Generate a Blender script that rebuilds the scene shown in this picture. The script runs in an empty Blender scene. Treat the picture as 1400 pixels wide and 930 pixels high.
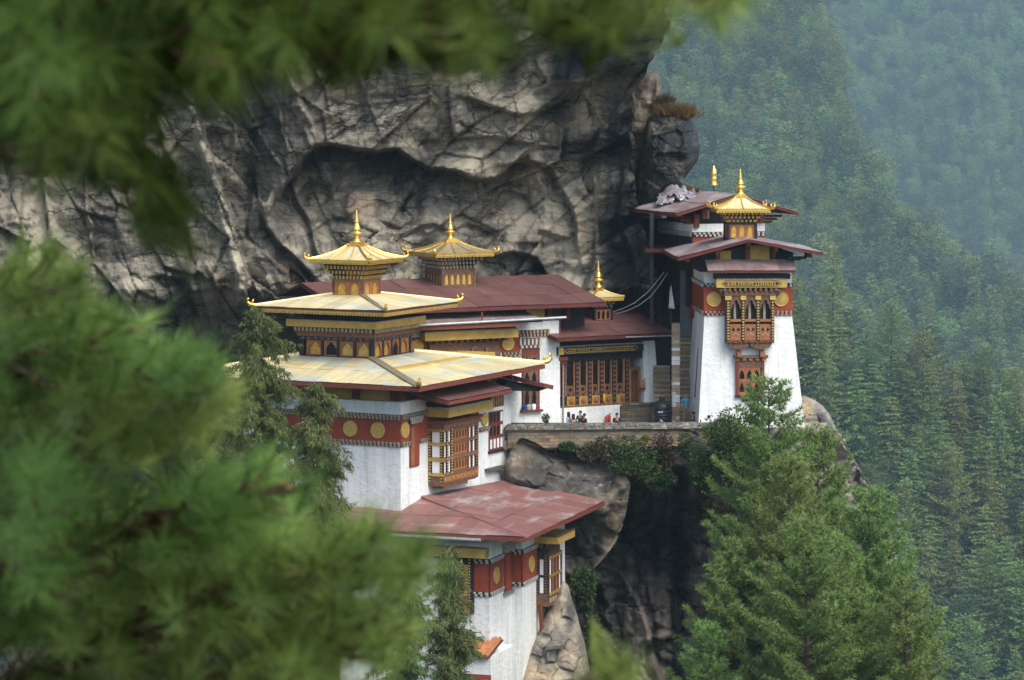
import bpy, math, random
import numpy as np
from mathutils import Vector, Matrix

# ------------------------------------------------------------------ camera, world, sun, exposure
F = 4000.0        # focal length in photo pixels (photo 1400 wide)
HY = 135.0        # row of the horizon in the photo
sc = bpy.context.scene
COL = sc.collection
cam_d = bpy.data.cameras.new('camera')
cam = bpy.data.objects.new('camera', cam_d)
COL.objects.link(cam)
cam.location = (0, 0, 0)
cam.rotation_euler = (math.radians(90), 0, 0)
cam_d.sensor_width = 36.0
cam_d.lens = F / 1400.0 * 36.0
cam_d.shift_y = -(465.0 - HY) / 1400.0
cam_d.clip_start = 0.5
cam_d.clip_end = 9000
cam_d.dof.use_dof = True
cam_d.dof.focus_distance = 178.0
cam_d.dof.aperture_fstop = 6.6
sc.camera = cam

SUN_EL, SUN_AZ = math.radians(52), math.radians(38)   # azimuth: degrees to the right of straight behind the camera
world = bpy.data.worlds.new('World')
sc.world = world
world.use_nodes = True
wn = world.node_tree
sky = wn.nodes.new('ShaderNodeTexSky')
sky.sky_type = 'NISHITA'
sky.sun_disc = False
sky.sun_elevation = SUN_EL
sky.air_density = 1.0
sky.dust_density = 2.5
sky.ozone_density = 1.0
sdir = Vector((math.sin(SUN_AZ) * math.cos(SUN_EL), -math.cos(SUN_AZ) * math.cos(SUN_EL), math.sin(SUN_EL)))
sky.sun_rotation = math.atan2(sdir.x, sdir.y)
wn.links.new(sky.outputs[0], wn.nodes['Background'].inputs[0])
wn.nodes['Background'].inputs[1].default_value = 0.12
sun_d = bpy.data.lights.new('sun', 'SUN')
sun_d.energy = 1.4
sun_d.angle = math.radians(40)
sun_d.color = (1.0, 0.955, 0.88)
sun = bpy.data.objects.new('sun', sun_d)
COL.objects.link(sun)
sun.rotation_euler = sdir.to_track_quat('Z', 'Y').to_euler()
sc.view_settings.view_transform = 'Standard'
sc.view_settings.look = 'None'
sc.view_settings.exposure = 1.28
sc.view_settings.gamma = 1.0
sc.view_settings.use_curve_mapping = False
sc.render.engine = 'CYCLES'
sc.cycles.use_denoising = True
sc.cycles.max_bounces = 6
sc.cycles.diffuse_bounces = 3
sc.cycles.volume_bounces = 1
sc.cycles.transparent_max_bounces = 4
sc.cycles.sample_clamp_indirect = 4.0

rnd = random.Random(7)
nr = np.random.default_rng(11)
WL = {}                                     # world location of every object built here

# ------------------------------------------------------------------ helpers
def P(px, py, Y):
    return Vector(((px - 700.0) * Y / F, Y, (HY - py) * Y / F))

def V(*a): return Vector(a)

def tag(o, label=None, cat=None, group=None, kind=None):
    if label: o['label'] = label
    if cat: o['category'] = cat
    if group: o['group'] = group
    if kind: o['kind'] = kind
    return o

def empty(name, loc, label, cat, group=None):
    o = bpy.data.objects.new(name, None)
    o.empty_display_size = 0.3
    COL.objects.link(o)
    o.location = loc
    WL[o] = Vector(loc)
    return tag(o, label, cat, group)

class MB:
    def __init__(s):
        s.v = []; s.f = []; s.uv = None
    def poly(s, pts):
        b = len(s.v); s.v += [tuple(p) for p in pts]
        s.f.append(tuple(range(b, b + len(pts))))
    def box(s, o, a, b, c):
        o, a, b, c = Vector(o), Vector(a), Vector(b), Vector(c)
        if a.cross(b).dot(c) < 0: a, b = b, a
        k = len(s.v)
        for q in (o, o + a, o + a + b, o + b, o + c, o + a + c, o + a + b + c, o + b + c): s.v.append(tuple(q))
        for q in ((3, 2, 1, 0), (4, 5, 6, 7), (0, 1, 5, 4), (1, 2, 6, 5), (2, 3, 7, 6), (3, 0, 4, 7)):
            s.f.append(tuple(k + i for i in q))
        return s
    def block(s, bot, top):
        n = len(bot); k = len(s.v)
        s.v += [tuple(p) for p in bot] + [tuple(p) for p in top]
        s.f.append(tuple(k + i for i in reversed(range(n))))
        s.f.append(tuple(k + n + i for i in range(n)))
        for i in range(n):
            j = (i + 1) % n
            s.f.append((k + i, k + j, k + n + j, k + n + i))
        return s
    def prism(s, pts, d):
        d = Vector(d)
        return s.block([Vector(p) for p in pts], [Vector(p) + d for p in pts])
    def beam(s, a, b, w, h, up=(0, 0, 1)):
        a, b = Vector(a), Vector(b); d = (b - a)
        x = d.cross(Vector(up)).normalized(); y = x.cross(d.normalized())
        return s.box(a - x * w / 2 - y * h / 2, d, x * w, y * h)
    def tube(s, path, rad, n=6):
        path = [Vector(p) for p in path]; m = len(path); k = len(s.v)
        if not hasattr(rad, '__len__'): rad = [rad] * m
        for i, p in enumerate(path):
            d = (path[min(i + 1, m - 1)] - path[max(i - 1, 0)]).normalized()
            x = d.cross(Vector((0, 0, 1)))
            if x.length < 1e-3: x = d.cross(Vector((0, 1, 0)))
            x.normalize(); y = d.cross(x)
            for j in range(n):
                a = 2 * math.pi * j / n
                s.v.append(tuple(p + (x * math.cos(a) + y * math.sin(a)) * rad[i]))
        for i in range(m - 1):
            for j in range(n):
                q = (j + 1) % n
                s.f.append((k + i * n + j, k + (i + 1) * n + j, k + (i + 1) * n + q, k + i * n + q))
        s.f.append(tuple(k + j for j in range(n)))
        s.f.append(tuple(k + (m - 1) * n + j for j in reversed(range(n))))
        return s
    def lathe(s, c, prof, n=16, ax=(0, 0, 1), xa=None):
        c = Vector(c); ax = Vector(ax).normalized()
        x = Vector(xa) if xa else ax.orthogonal().normalized()
        y = ax.cross(x); k = len(s.v); m = len(prof)
        for r, h in prof:
            for j in range(n):
                a = 2 * math.pi * j / n
                s.v.append(tuple(c + ax * h + (x * math.cos(a) + y * math.sin(a)) * r))
        for i in range(m - 1):
            for j in range(n):
                q = (j + 1) % n
                s.f.append((k + i * n + j, k + i * n + q, k + (i + 1) * n + q, k + (i + 1) * n + j))
        s.f.append(tuple(k + j for j in reversed(range(n))))
        s.f.append(tuple(k + (m - 1) * n + j for j in range(n)))
        return s
    def build(s, name, mat, parent=None, smooth=False, kind=None, **kw):
        return mesh_obj(name, s.v, s.f, mat, parent, smooth, kind, s.uv, **kw)

def mesh_obj(name, v, f, mat, parent=None, smooth=False, kind=None, uv=None, label=None, cat=None, group=None, origin=None, attrs=None):
    v = np.asarray(v, dtype=np.float64).reshape(-1, 3)
    if origin is None:
        lo, hi = v.min(0), v.max(0)
        origin = Vector(((lo[0] + hi[0]) / 2, (lo[1] + hi[1]) / 2, lo[2]))
    origin = Vector(origin)
    me = bpy.data.meshes.new(name)
    vl = v - np.array(origin)
    if isinstance(f, np.ndarray):
        n, k = f.shape
        me.vertices.add(len(vl)); me.vertices.foreach_set('co', vl.ravel().astype(np.float32))
        me.loops.add(n * k); me.loops.foreach_set('vertex_index', f.ravel().astype(np.int32))
        me.polygons.add(n)
        me.polygons.foreach_set('loop_start', np.arange(0, n * k, k, dtype=np.int32))
        me.update(calc_edges=True)
    else:
        me.from_pydata([tuple(p) for p in vl], [], f)
        me.update()
    if uv is not None:
        l = me.uv_layers.new(name='UVMap')
        li = np.empty(len(me.loops), dtype=np.int32); me.loops.foreach_get('vertex_index', li)
        l.data.foreach_set('uv', np.asarray(uv, dtype=np.float32)[li].ravel())
    for an, av in (attrs or {}).items():
        a = me.attributes.new(an, 'FLOAT', 'POINT'); a.data.foreach_set('value', np.asarray(av, dtype=np.float32))
    if mat: me.materials.append(mat)
    if smooth: me.polygons.foreach_set('use_smooth', np.ones(len(me.polygons), dtype=bool))
    o = bpy.data.objects.new(name, me)
    COL.objects.link(o)
    WL[o] = origin
    if parent is not None:
        o.parent = parent; o.location = origin - WL[parent]
    else:
        o.location = origin
    tag(o, label, cat, group, kind)
    return o

class Fr:
    """a vertical facade: s along it (towards the right of the photo), o outwards, z up"""
    def __init__(s, O, deg):
        a = math.radians(deg); s.O = Vector((O[0], O[1], 0))
        s.u = Vector((math.cos(a), math.sin(a), 0)); s.n = Vector((math.sin(a), -math.cos(a), 0))
    def S(s, px, o=0.0):
        k = (px - 700.0) / F; B = s.O + s.n * o
        return (k * B.y - B.x) / (s.u.x - k * s.u.y)
    def Z(s, px, py, o=0.0):
        Y = (s.O + s.n * o + s.u * s.S(px, o)).y
        return (HY - py) * Y / F
    def pt(s, a, o, z):
        q = s.O + s.u * a + s.n * o
        return Vector((q.x, q.y, z))
    def rect(s, x0, x1, y0, y1, o=0.0, at=None):
        c = (x0 + x1) / 2 if at is None else at
        return (s.S(x0, o), s.S(x1, o), s.Z(c, y1, o), s.Z(c, y0, o))
    def box(s, mb, s0, s1, o0, o1, z0, z1):
        mb.box(s.pt(s0, o0, z0), s.u * (s1 - s0), s.n * (o1 - o0), V(0, 0, z1 - z0))
        return mb
    def poly(s, mb, pts, o0, o1):                 # extruded (s,z) polygon
        mb.prism([s.pt(a, o0, z) for a, z in pts], s.n * (o1 - o0))
        return mb
    def shifted(s, ds, do):
        r = Fr((0, 0), 0); r.u = s.u; r.n = s.n; r.O = s.O + s.u * ds + s.n * do
        return r

# ------------------------------------------------------------------ materials
def new_mat(name):
    m = bpy.data.materials.new(name); m.use_nodes = True
    nt = m.node_tree; return m, nt, nt.nodes['Principled BSDF'], nt.nodes, nt.links

def n_noise(nd, ln, vec, scale, detail=5, rough=0.6, dist=0.0):
    t = nd.new('ShaderNodeTexNoise'); t.inputs['Scale'].default_value = scale
    t.inputs['Detail'].default_value = detail; t.inputs['Roughness'].default_value = rough
    t.inputs['Distortion'].default_value = dist
    ln.new(vec, t.inputs['Vector']); return t.outputs[0]

def n_ramp(nd, ln, fac, stops):
    r = nd.new('ShaderNodeValToRGB'); e = r.color_ramp.elements
    while len(e) < len(stops): e.new(0.5)
    for i, (p, c) in enumerate(stops):
        e[i].position = p; e[i].color = (c, c, c, 1) if not hasattr(c, '__len__') else (*c, 1)
    ln.new(fac, r.inputs[0]); return r.outputs[0]

def n_mix(nd, ln, fac, a, b, mode='MIX'):
    m = nd.new('ShaderNodeMix'); m.data_type = 'RGBA'; m.blend_type = mode
    for s, v in ((m.inputs[0], fac), (m.inputs[6], a), (m.inputs[7], b)):
        if hasattr(v, 'is_output'): ln.new(v, s)
        elif hasattr(v, '__len__'): s.default_value = (*v, 1)
        else: s.default_value = v
    return m.outputs[2]

def n_math(nd, ln, op, a, b=None, clamp=False):
    m = nd.new('ShaderNodeMath'); m.operation = op; m.use_clamp = clamp
    for s, v in ((m.inputs[0], a), (m.inputs[1], b)):
        if v is None: continue
        if hasattr(v, 'is_output'): ln.new(v, s)
        else: s.default_value = v
    return m.outputs[0]

def n_scale(nd, ln, vec, sx, sy, sz, rot=(0, 0, 0)):
    m = nd.new('ShaderNodeMapping'); m.inputs['Scale'].default_value = (sx, sy, sz)
    m.inputs['Rotation'].default_value = rot
    ln.new(vec, m.inputs['Vector']); return m.outputs[0]

def n_bump(nd, ln, bs, h, strength, dist):
    b = nd.new('ShaderNodeBump'); b.inputs['Strength'].default_value = strength
    b.inputs['Distance'].default_value = dist
    ln.new(h, b.inputs['Height']); ln.new(b.outputs[0], bs.inputs['Normal'])

def M(name, c1, c2=None, scale=2.0, rough=0.8, metal=0.0, bump=0.3, bscale=25.0, bdist=0.02, stretch=(1, 1, 1), vary=0.12, dirt=None, dscale=1.2, dlo=0.55, dhi=0.75, spec=0.3):
    m, nt, bs, nd, ln = new_mat(name)
    pos = nd.new('ShaderNodeNewGeometry').outputs['Position']
    pos = n_scale(nd, ln, pos, *stretch)
    c2 = c2 or tuple(x * 0.7 for x in c1)
    col = n_mix(nd, ln, n_ramp(nd, ln, n_noise(nd, ln, pos, scale, 6, 0.65), [(0.32, 0.0), (0.68, 1.0)]), c1, c2)
    if dirt:
        col = n_mix(nd, ln, n_ramp(nd, ln, n_noise(nd, ln, pos, dscale, 8, 0.7), [(dlo, 0.0), (dhi, 1.0)]), col, dirt)
    if vary:
        oi = nd.new('ShaderNodeObjectInfo')
        hsv = nd.new('ShaderNodeHueSaturation')
        v = n_math(nd, ln, 'MULTIPLY_ADD', oi.outputs['Random'], 2 * vary); v.node.inputs[2].default_value = 1 - vary
        ln.new(v, hsv.inputs['Value']); ln.new(col, hsv.inputs['Color']); col = hsv.outputs[0]
    ln.new(col, bs.inputs['Base Color'])
    bs.inputs['Roughness'].default_value = rough
    bs.inputs['Metallic'].default_value = metal
    bs.inputs['Specular IOR Level'].default_value = spec
    if bump: n_bump(nd, ln, bs, n_noise(nd, ln, pos, bscale, 4), bump, bdist)
    return m

def M_roof(name, c1, c2, patch, plo, phi, rough, metal, pitch=0.076, streak=(0.25, 0.06, 0.06)):
    """corrugated sheet metal; UV in metres: u along the eave, v up the slope"""
    m, nt, bs, nd, ln = new_mat(name)
    uv = nd.new('ShaderNodeUVMap').outputs[0]
    pos = nd.new('ShaderNodeNewGeometry').outputs['Position']
    col = n_mix(nd, ln, n_ramp(nd, ln, n_noise(nd, ln, pos, 0.9, 7, 0.7), [(0.3, 0.0), (0.7, 1.0)]), c1, c2)
    st = n_noise(nd, ln, n_scale(nd, ln, uv, 2.5, 0.35, 1), 1.0, 6, 0.75)
    col = n_mix(nd, ln, n_ramp(nd, ln, st, [(0.46, 0.0), (0.68, 0.85)]), col, streak)
    pat = n_noise(nd, ln, n_scale(nd, ln, uv, 0.35, 1.0, 1), 0.55, 8, 0.72, 0.4)
    col = n_mix(nd, ln, n_ramp(nd, ln, pat, [(plo, 0.0), (phi, 0.85)]), col, patch)
    oi = nd.new('ShaderNodeObjectInfo')
    hsv = nd.new('ShaderNodeHueSaturation')
    v = n_math(nd, ln, 'MULTIPLY_ADD', oi.outputs['Random'], 0.26); v.node.inputs[2].default_value = 0.86
    ln.new(v, hsv.inputs['Value']); ln.new(col, hsv.inputs['Color'])
    ln.new(hsv.outputs[0], bs.inputs['Base Color'])
    bs.inputs['Roughness'].default_value = rough; bs.inputs['Metallic'].default_value = metal
    bs.inputs['Specular IOR Level'].default_value = 0.35
    sx = nd.new('ShaderNodeSeparateXYZ'); ln.new(uv, sx.inputs[0])
    h = n_math(nd, ln, 'SINE', n_math(nd, ln, 'MULTIPLY', sx.outputs[0], 2 * math.pi / pitch))
    n_bump(nd, ln, bs, h, 0.5, 0.008)
    return m

def M_plaster(name):
    m, nt, bs, nd, ln = new_mat(name)
    pos = nd.new('ShaderNodeNewGeometry').outputs['Position']
    big = n_noise(nd, ln, n_scale(nd, ln, pos, 1, 1, 0.35), 0.7, 7, 0.7)
    col = n_mix(nd, ln, n_ramp(nd, ln, big, [(0.38, 0.0), (0.72, 1.0)]), (0.77, 0.80, 0.78), (0.60, 0.63, 0.615))
    sp = n_noise(nd, ln, n_scale(nd, ln, pos, 1, 1, 2.2), 5.0, 3, 0.6)
    col = n_mix(nd, ln, n_ramp(nd, ln, sp, [(0.60, 0.0), (0.70, 0.65)]), col, (0.40, 0.40, 0.385))
    run = n_noise(nd, ln, n_scale(nd, ln, pos, 3.0, 3.0, 0.16), 1.0, 6, 0.75)
    col = n_mix(nd, ln, n_ramp(nd, ln, run, [(0.50, 0.0), (0.76, 0.62)]), col, (0.38, 0.36, 0.31))
    ln.new(col, bs.inputs['Base Color']); bs.inputs['Roughness'].default_value = 0.9
    bs.inputs['Specular IOR Level'].default_value = 0.15
    h = n_noise(nd, ln, n_scale(nd, ln, pos, 1, 1, 1.6), 2.2, 6, 0.65)
    n_bump(nd, ln, bs, h, 0.45, 0.14)
    return m

def M_masonry(name, cols, mortar, scale=1.0, bw=0.35, rh=0.1, ang=0.0):
    m, nt, bs, nd, ln = new_mat(name)
    pos = nd.new('ShaderNodeNewGeometry').outputs['Position']
    # rotate so x runs along the wall, then use (x, z) as the brick plane
    mp = n_scale(nd, ln, pos, 1, 1, 1, (0, 0, -ang))
    sx = nd.new('ShaderNodeSeparateXYZ'); ln.new(mp, sx.inputs[0])
    cb = nd.new('ShaderNodeCombineXYZ')
    wob = n_noise(nd, ln, pos, 2.5, 3)
    ln.new(n_math(nd, ln, 'ADD', sx.outputs[0], n_math(nd, ln, 'MULTIPLY', wob, 0.12)), cb.inputs[0])
    ln.new(n_math(nd, ln, 'ADD', sx.outputs[2], n_math(nd, ln, 'MULTIPLY', wob, 0.10)), cb.inputs[1])
    br = nd.new('ShaderNodeTexBrick')
    br.inputs['Scale'].default_value = scale; br.inputs['Brick Width'].default_value = bw
    br.inputs['Row Height'].default_value = rh; br.inputs['Mortar Size'].default_value = 0.012
    br.inputs['Bias'].default_value = 0.0
    br.inputs['Color1'].default_value = (*cols[0], 1); br.inputs['Color2'].default_value = (*cols[1], 1)
    br.inputs['Mortar'].default_value = (*mortar, 1)
    ln.new(cb.outputs[0], br.inputs['Vector'])
    col = n_mix(nd, ln, n_ramp(nd, ln, n_noise(nd, ln, pos, 1.3, 7, 0.7), [(0.42, 0.0), (0.62, 1.0)]), br.outputs[0], cols[2])
    col = n_mix(nd, ln, 0.35, col, n_ramp(nd, ln, n_noise(nd, ln, pos, 6.0, 5, 0.7), [(0.3, 0.02), (0.7, 0.5)]), 'OVERLAY')
    ln.new(col, bs.inputs['Base Color']); bs.inputs['Roughness'].default_value = 0.92
    inv = n_math(nd, ln, 'SUBTRACT', 1.0, br.outputs['Fac'])
    hh = n_math(nd, ln, 'ADD', inv, n_math(nd, ln, 'MULTIPLY', n_noise(nd, ln, pos, 9, 5), 0.7))
    n_bump(nd, ln, bs, hh, 0.8, 0.05)
    return m

def M_rock(name, dark, mid, pale, warm, strata_rot, streaks=0.0, gloss=0.75, cracks=0.55):
    """rock: the 'tone' attribute is the mineral / water stain shape, 'warm' the iron stain"""
    m, nt, bs, nd, ln = new_mat(name)
    pos = nd.new('ShaderNodeNewGeometry').outputs['Position']
    at = nd.new('ShaderNodeAttribute'); at.attribute_name = 'tone'
    aw = nd.new('ShaderNodeAttribute'); aw.attribute_name = 'warm'
    st = n_noise(nd, ln, n_scale(nd, ln, pos, 0.16, 0.16, 1.1, strata_rot), 1.0, 9, 0.72, 1.0)
    st2 = n_noise(nd, ln, n_scale(nd, ln, pos, 0.5, 0.5, 4.0, strata_rot), 1.0, 8, 0.75, 0.6)
    fine = n_noise(nd, ln, pos, 1.6, 9, 0.75)
    run = n_noise(nd, ln, n_scale(nd, ln, pos, 1.6, 1.6, 0.09), 1.0, 6, 0.7)
    t = n_math(nd, ln, 'ADD', at.outputs['Fac'], n_math(nd, ln, 'MULTIPLY', n_math(nd, ln, 'SUBTRACT', st, 0.5), 0.95))
    t = n_math(nd, ln, 'ADD', t, n_math(nd, ln, 'MULTIPLY', n_math(nd, ln, 'ADD', n_math(nd, ln, 'SUBTRACT', fine, 0.5), n_math(nd, ln, 'SUBTRACT', st2, 0.5)), 0.65))
    wob = nd.new('ShaderNodeVectorMath'); wob.operation = 'MULTIPLY_ADD'
    nv = nd.new('ShaderNodeTexNoise'); nv.inputs['Scale'].default_value = 0.5; nv.inputs['Detail'].default_value = 4; ln.new(pos, nv.inputs['Vector'])
    ln.new(nv.outputs['Color'], wob.inputs[0]); wob.inputs[1].default_value = (1.6, 1.6, 1.6); ln.new(pos, wob.inputs[2])
    ck = None
    for sx_, sz_, wd_, seed_ in ((0.22, 0.62, 0.030, 0.9), (0.75, 1.7, 0.040, 0.5)):
        vo = nd.new('ShaderNodeTexVoronoi'); vo.feature = 'DISTANCE_TO_EDGE'; vo.inputs['Scale'].default_value = 1.0
        ln.new(n_scale(nd, ln, wob.outputs[0], sx_, sx_, sz_, strata_rot), vo.inputs['Vector'])
        c_ = n_math(nd, ln, 'MULTIPLY', n_ramp(nd, ln, vo.outputs['Distance'], [(0.0, 1.0), (wd_, 0.0)]), seed_)
        ck = c_ if ck is None else n_math(nd, ln, 'MAXIMUM', ck, c_)
    ck = n_math(nd, ln, 'MULTIPLY', ck, n_ramp(nd, ln, n_noise(nd, ln, pos, 0.35, 3), [(0.42, 0.0), (0.58, 1.0)]))
    t = n_math(nd, ln, 'SUBTRACT', t, n_math(nd, ln, 'MULTIPLY', ck, cracks))
    if streaks:
        t = n_math(nd, ln, 'SUBTRACT', t, n_math(nd, ln, 'MULTIPLY', n_ramp(nd, ln, run, [(0.5, 0.0), (0.66, 1.0)]), streaks))
    col = n_ramp(nd, ln, t, [(0.0, dark), (0.28, tuple(0.4 * a + 0.6 * b for a, b in zip(mid, dark))), (0.55, mid), (1.0, pale)])
    wn_ = n_math(nd, ln, 'MULTIPLY', aw.outputs['Fac'], n_ramp(nd, ln, n_noise(nd, ln, pos, 0.8, 7, 0.7), [(0.35, 0.15), (0.65, 1.0)]))
    col = n_mix(nd, ln, wn_, col, n_mix(nd, ln, fine, warm, tuple(x * 1.6 for x in warm)))
    ln.new(col, bs.inputs['Base Color'])
    bs.inputs['Specular IOR Level'].default_value = 0.35
    ln.new(n_ramp(nd, ln, t, [(0.0, gloss - 0.25), (0.5, gloss + 0.12)]), bs.inputs['Roughness'])
    h = n_math(nd, ln, 'ADD', n_math(nd, ln, 'MULTIPLY', st2, 0.9), n_math(nd, ln, 'MULTIPLY', n_noise(nd, ln, pos, 4.5, 9, 0.8), 0.7))
    h = n_math(nd, ln, 'SUBTRACT', h, n_math(nd, ln, 'MULTIPLY', ck, cracks * 1.6))
    n_bump(nd, ln, bs, h, 0.9, 0.15)
    return m

def M_leaf(name, c1, c2, vary=0.25, trans=0.3, rough=0.6, scale=0.5, tip=None, tlo=0.6, thi=0.75):
    m, nt, bs, nd, ln = new_mat(name)
    pos = nd.new('ShaderNodeNewGeometry').outputs['Position']
    col = n_mix(nd, ln, n_ramp(nd, ln, n_noise(nd, ln, pos, scale, 5, 0.65), [(0.3, 0.0), (0.7, 1.0)]), c1, c2)
    if tip: col = n_mix(nd, ln, n_ramp(nd, ln, n_noise(nd, ln, pos, scale * 2.3, 4, 0.7), [(tlo, 0.0), (thi, 1.0)]), col, tip)
    oi = nd.new('ShaderNodeObjectInfo'); hsv = nd.new('ShaderNodeHueSaturation')
    v = n_math(nd, ln, 'MULTIPLY_ADD', oi.outputs['Random'], 2 * vary); v.node.inputs[2].default_value = 1 - vary
    hu = n_math(nd, ln, 'MULTIPLY_ADD', oi.outputs['Random'], 0.05); hu.node.inputs[2].default_value = 0.475
    ln.new(v, hsv.inputs['Value']); ln.new(hu, hsv.inputs['Hue']); ln.new(col, hsv.inputs['Color']); col = hsv.outputs[0]
    ln.new(col, bs.inputs['Base Color']); bs.inputs['Roughness'].default_value = rough
    bs.inputs['Specular IOR Level'].default_value = 0.25
    if trans:
        tr = nd.new('ShaderNodeBsdfTranslucent'); ln.new(col, tr.inputs[0])
        mx = nd.new('ShaderNodeMixShader'); mx.inputs[0].default_value = trans
        ln.new(bs.outputs[0], mx.inputs[1]); ln.new(tr.outputs[0], mx.inputs[2])
        ln.new(mx.outputs[0], nd['Material Output'].inputs[0])
    return m

MT = dict(
    plaster=M_plaster('white_limewash'),
    red=M('red_ochre_band', (0.30, 0.062, 0.030), (0.23, 0.045, 0.024), 1.5, 0.85, bump=0.4, bscale=8, bdist=0.03, vary=0.05, dirt=(0.14, 0.05, 0.03)),
    maroon=M('maroon_paint', (0.105, 0.028, 0.022), (0.075, 0.020, 0.017), 1.5, 0.75, vary=0.1),
    redwood=M('red_brown_timber', (0.19, 0.050, 0.028), (0.11, 0.032, 0.020), 3, 0.7, stretch=(1, 1, 3)),
    brown=M('carved_brown_timber', (0.21, 0.115, 0.062), (0.085, 0.045, 0.030), 7.0, 0.75, bump=0.8, bscale=14, bdist=0.05, dirt=(0.30, 0.25, 0.19), dscale=6, dlo=0.58, dhi=0.7),
    orange=M('orange_timber', (0.36, 0.145, 0.055), (0.22, 0.085, 0.035), 5, 0.65, bump=0.4, dirt=(0.10, 0.06, 0.04), dscale=4),
    dark=M('dark_timber_and_shade', (0.028, 0.026, 0.028), (0.016, 0.014, 0.016), 4, 0.7),  # black painted timber; also fills places that are only deep shade
    navy=M('dark_blue_painted_timber', (0.030, 0.038, 0.050), (0.02, 0.02, 0.024), 4, 0.6),
    void=M('painted_dark_interior', (0.010, 0.012, 0.012), (0.006, 0.007, 0.007), 4, 0.35, bump=0, vary=0),  # near-black fill painting the darkness of unlit rooms, slots and holes
    cream=M('cream_painted_blocks', (0.40, 0.35, 0.26), (0.24, 0.20, 0.14), 4, 0.8, vary=0.1),
    dotted=M('pale_painted_blocks', (0.55, 0.54, 0.48), (0.34, 0.32, 0.27), 5, 0.8, vary=0.1),
    white=M('white_painted_panel', (0.78, 0.79, 0.80), (0.66, 0.67, 0.68), 2, 0.6, bump=0.1, vary=0.05),
    yellow=M('ochre_yellow_board', (0.52, 0.36, 0.095), (0.38, 0.25, 0.06), 1.6, 0.55, bump=0.3, bscale=10, dirt=(0.25, 0.16, 0.05), dscale=2.5, dlo=0.58, dhi=0.8, vary=0.05),
    goldp=M('gilded_panel', (0.74, 0.46, 0.10), (0.50, 0.27, 0.05), 4, 0.38, metal=0.55, bump=0.6, bscale=9, bdist=0.05, vary=0.1),
    disc=M('gilded_disc', (0.62, 0.43, 0.12), (0.46, 0.30, 0.08), 3.5, 0.5, metal=0.25, bump=0.6, bscale=9, bdist=0.04, vary=0.08, dirt=(0.30, 0.19, 0.06), dscale=5, dlo=0.56, dhi=0.7),
    gold=M('polished_gold', (0.88, 0.62, 0.16), (0.72, 0.46, 0.10), 5, 0.30, metal=0.8, bump=0.15, vary=0.05),
    goldd=M('tarnished_gold', (0.56, 0.37, 0.10), (0.36, 0.22, 0.06), 5, 0.45, metal=0.45, bump=0.5, bscale=16, vary=0.1),
    goldgrey=M('weathered_gilt_roof', (0.42, 0.36, 0.22), (0.27, 0.24, 0.18), 3, 0.5, metal=0.35, vary=0.05),
    goldroof=M_roof('gilded_roof_sheet', (0.70, 0.62, 0.375), (0.62, 0.53, 0.29), (0.40, 0.48, 0.47), 0.47, 0.58, 0.52, 0.15, streak=(0.47, 0.36, 0.14)),
    redroof=M_roof('maroon_roof_sheet', (0.165, 0.078, 0.068), (0.120, 0.058, 0.054), (0.20, 0.145, 0.135), 0.56, 0.72, 0.55, 0.0, streak=(0.085, 0.040, 0.038)),
    pinkroof=M_roof('faded_red_roof_sheet', (0.245, 0.115, 0.097), (0.180, 0.085, 0.074), (0.34, 0.305, 0.29), 0.50, 0.64, 0.6, 0.0, streak=(0.20, 0.085, 0.08)),
    greyroof=M_roof('grey_red_roof_sheet', (0.27, 0.185, 0.175), (0.20, 0.125, 0.12), (0.36, 0.345, 0.34), 0.44, 0.60, 0.5, 0.1, streak=(0.15, 0.06, 0.055)),
    steel=M('galvanised_steel', (0.42, 0.44, 0.45), (0.28, 0.29, 0.30), 4, 0.45, metal=0.5, vary=0.05),
    slate=M('lichen_slate', (0.155, 0.145, 0.12), (0.085, 0.08, 0.068), 2.2, 0.9, bump=0.6, bscale=7, bdist=0.05, vary=0.35, dirt=(0.34, 0.32, 0.26), dscale=3.5, dlo=0.52, dhi=0.7),
    stone=M('tan_stone', (0.42, 0.33, 0.21), (0.28, 0.22, 0.145), 2.5, 0.9, bump=0.7, bscale=7, bdist=0.05, vary=0.3, dirt=(0.50, 0.46, 0.38), dscale=2.5, dlo=0.55, dhi=0.7),
    step=M('worn_step_stone', (0.34, 0.265, 0.17), (0.20, 0.155, 0.105), 2.5, 0.9, bump=0.6, bscale=8, bdist=0.04, vary=0.2),
    paving=M('terrace_paving', (0.24, 0.22, 0.18), (0.15, 0.14, 0.12), 1.5, 0.9),
    masonry=M_masonry('terrace_wall_stone', ((0.38, 0.26, 0.15), (0.12, 0.10, 0.07), (0.22, 0.20, 0.15)), (0.06, 0.05, 0.04), 1.0, 0.62, 0.20, math.radians(5)),
    masonry2=M_masonry('rough_stone_base', ((0.30, 0.235, 0.15), (0.13, 0.10, 0.07), (0.20, 0.17, 0.12)), (0.04, 0.032, 0.025), 1.0, 0.7, 0.15, math.radians(28)),
    tank=M('black_tank_plastic', (0.014, 0.021, 0.026), (0.010, 0.014, 0.018), 2, 0.4, bump=0, vary=0, spec=0.5),
    terra=M('terracotta_tile', (0.46, 0.20, 0.085), (0.33, 0.13, 0.055), 4, 0.85, vary=0.3),
    foil=M('crumpled_silver_tarp', (0.60, 0.60, 0.63), (0.25, 0.16, 0.16), 3.0, 0.3, metal=0.5, bump=0.4, vary=0),
    bark=M('pine_bark', (0.115, 0.080, 0.058), (0.055, 0.040, 0.030), 4, 0.95, bump=0.8, bscale=12),
    twig=M('young_twig_bark', (0.16, 0.095, 0.045), (0.10, 0.055, 0.028), 12, 0.9),
)
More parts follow.
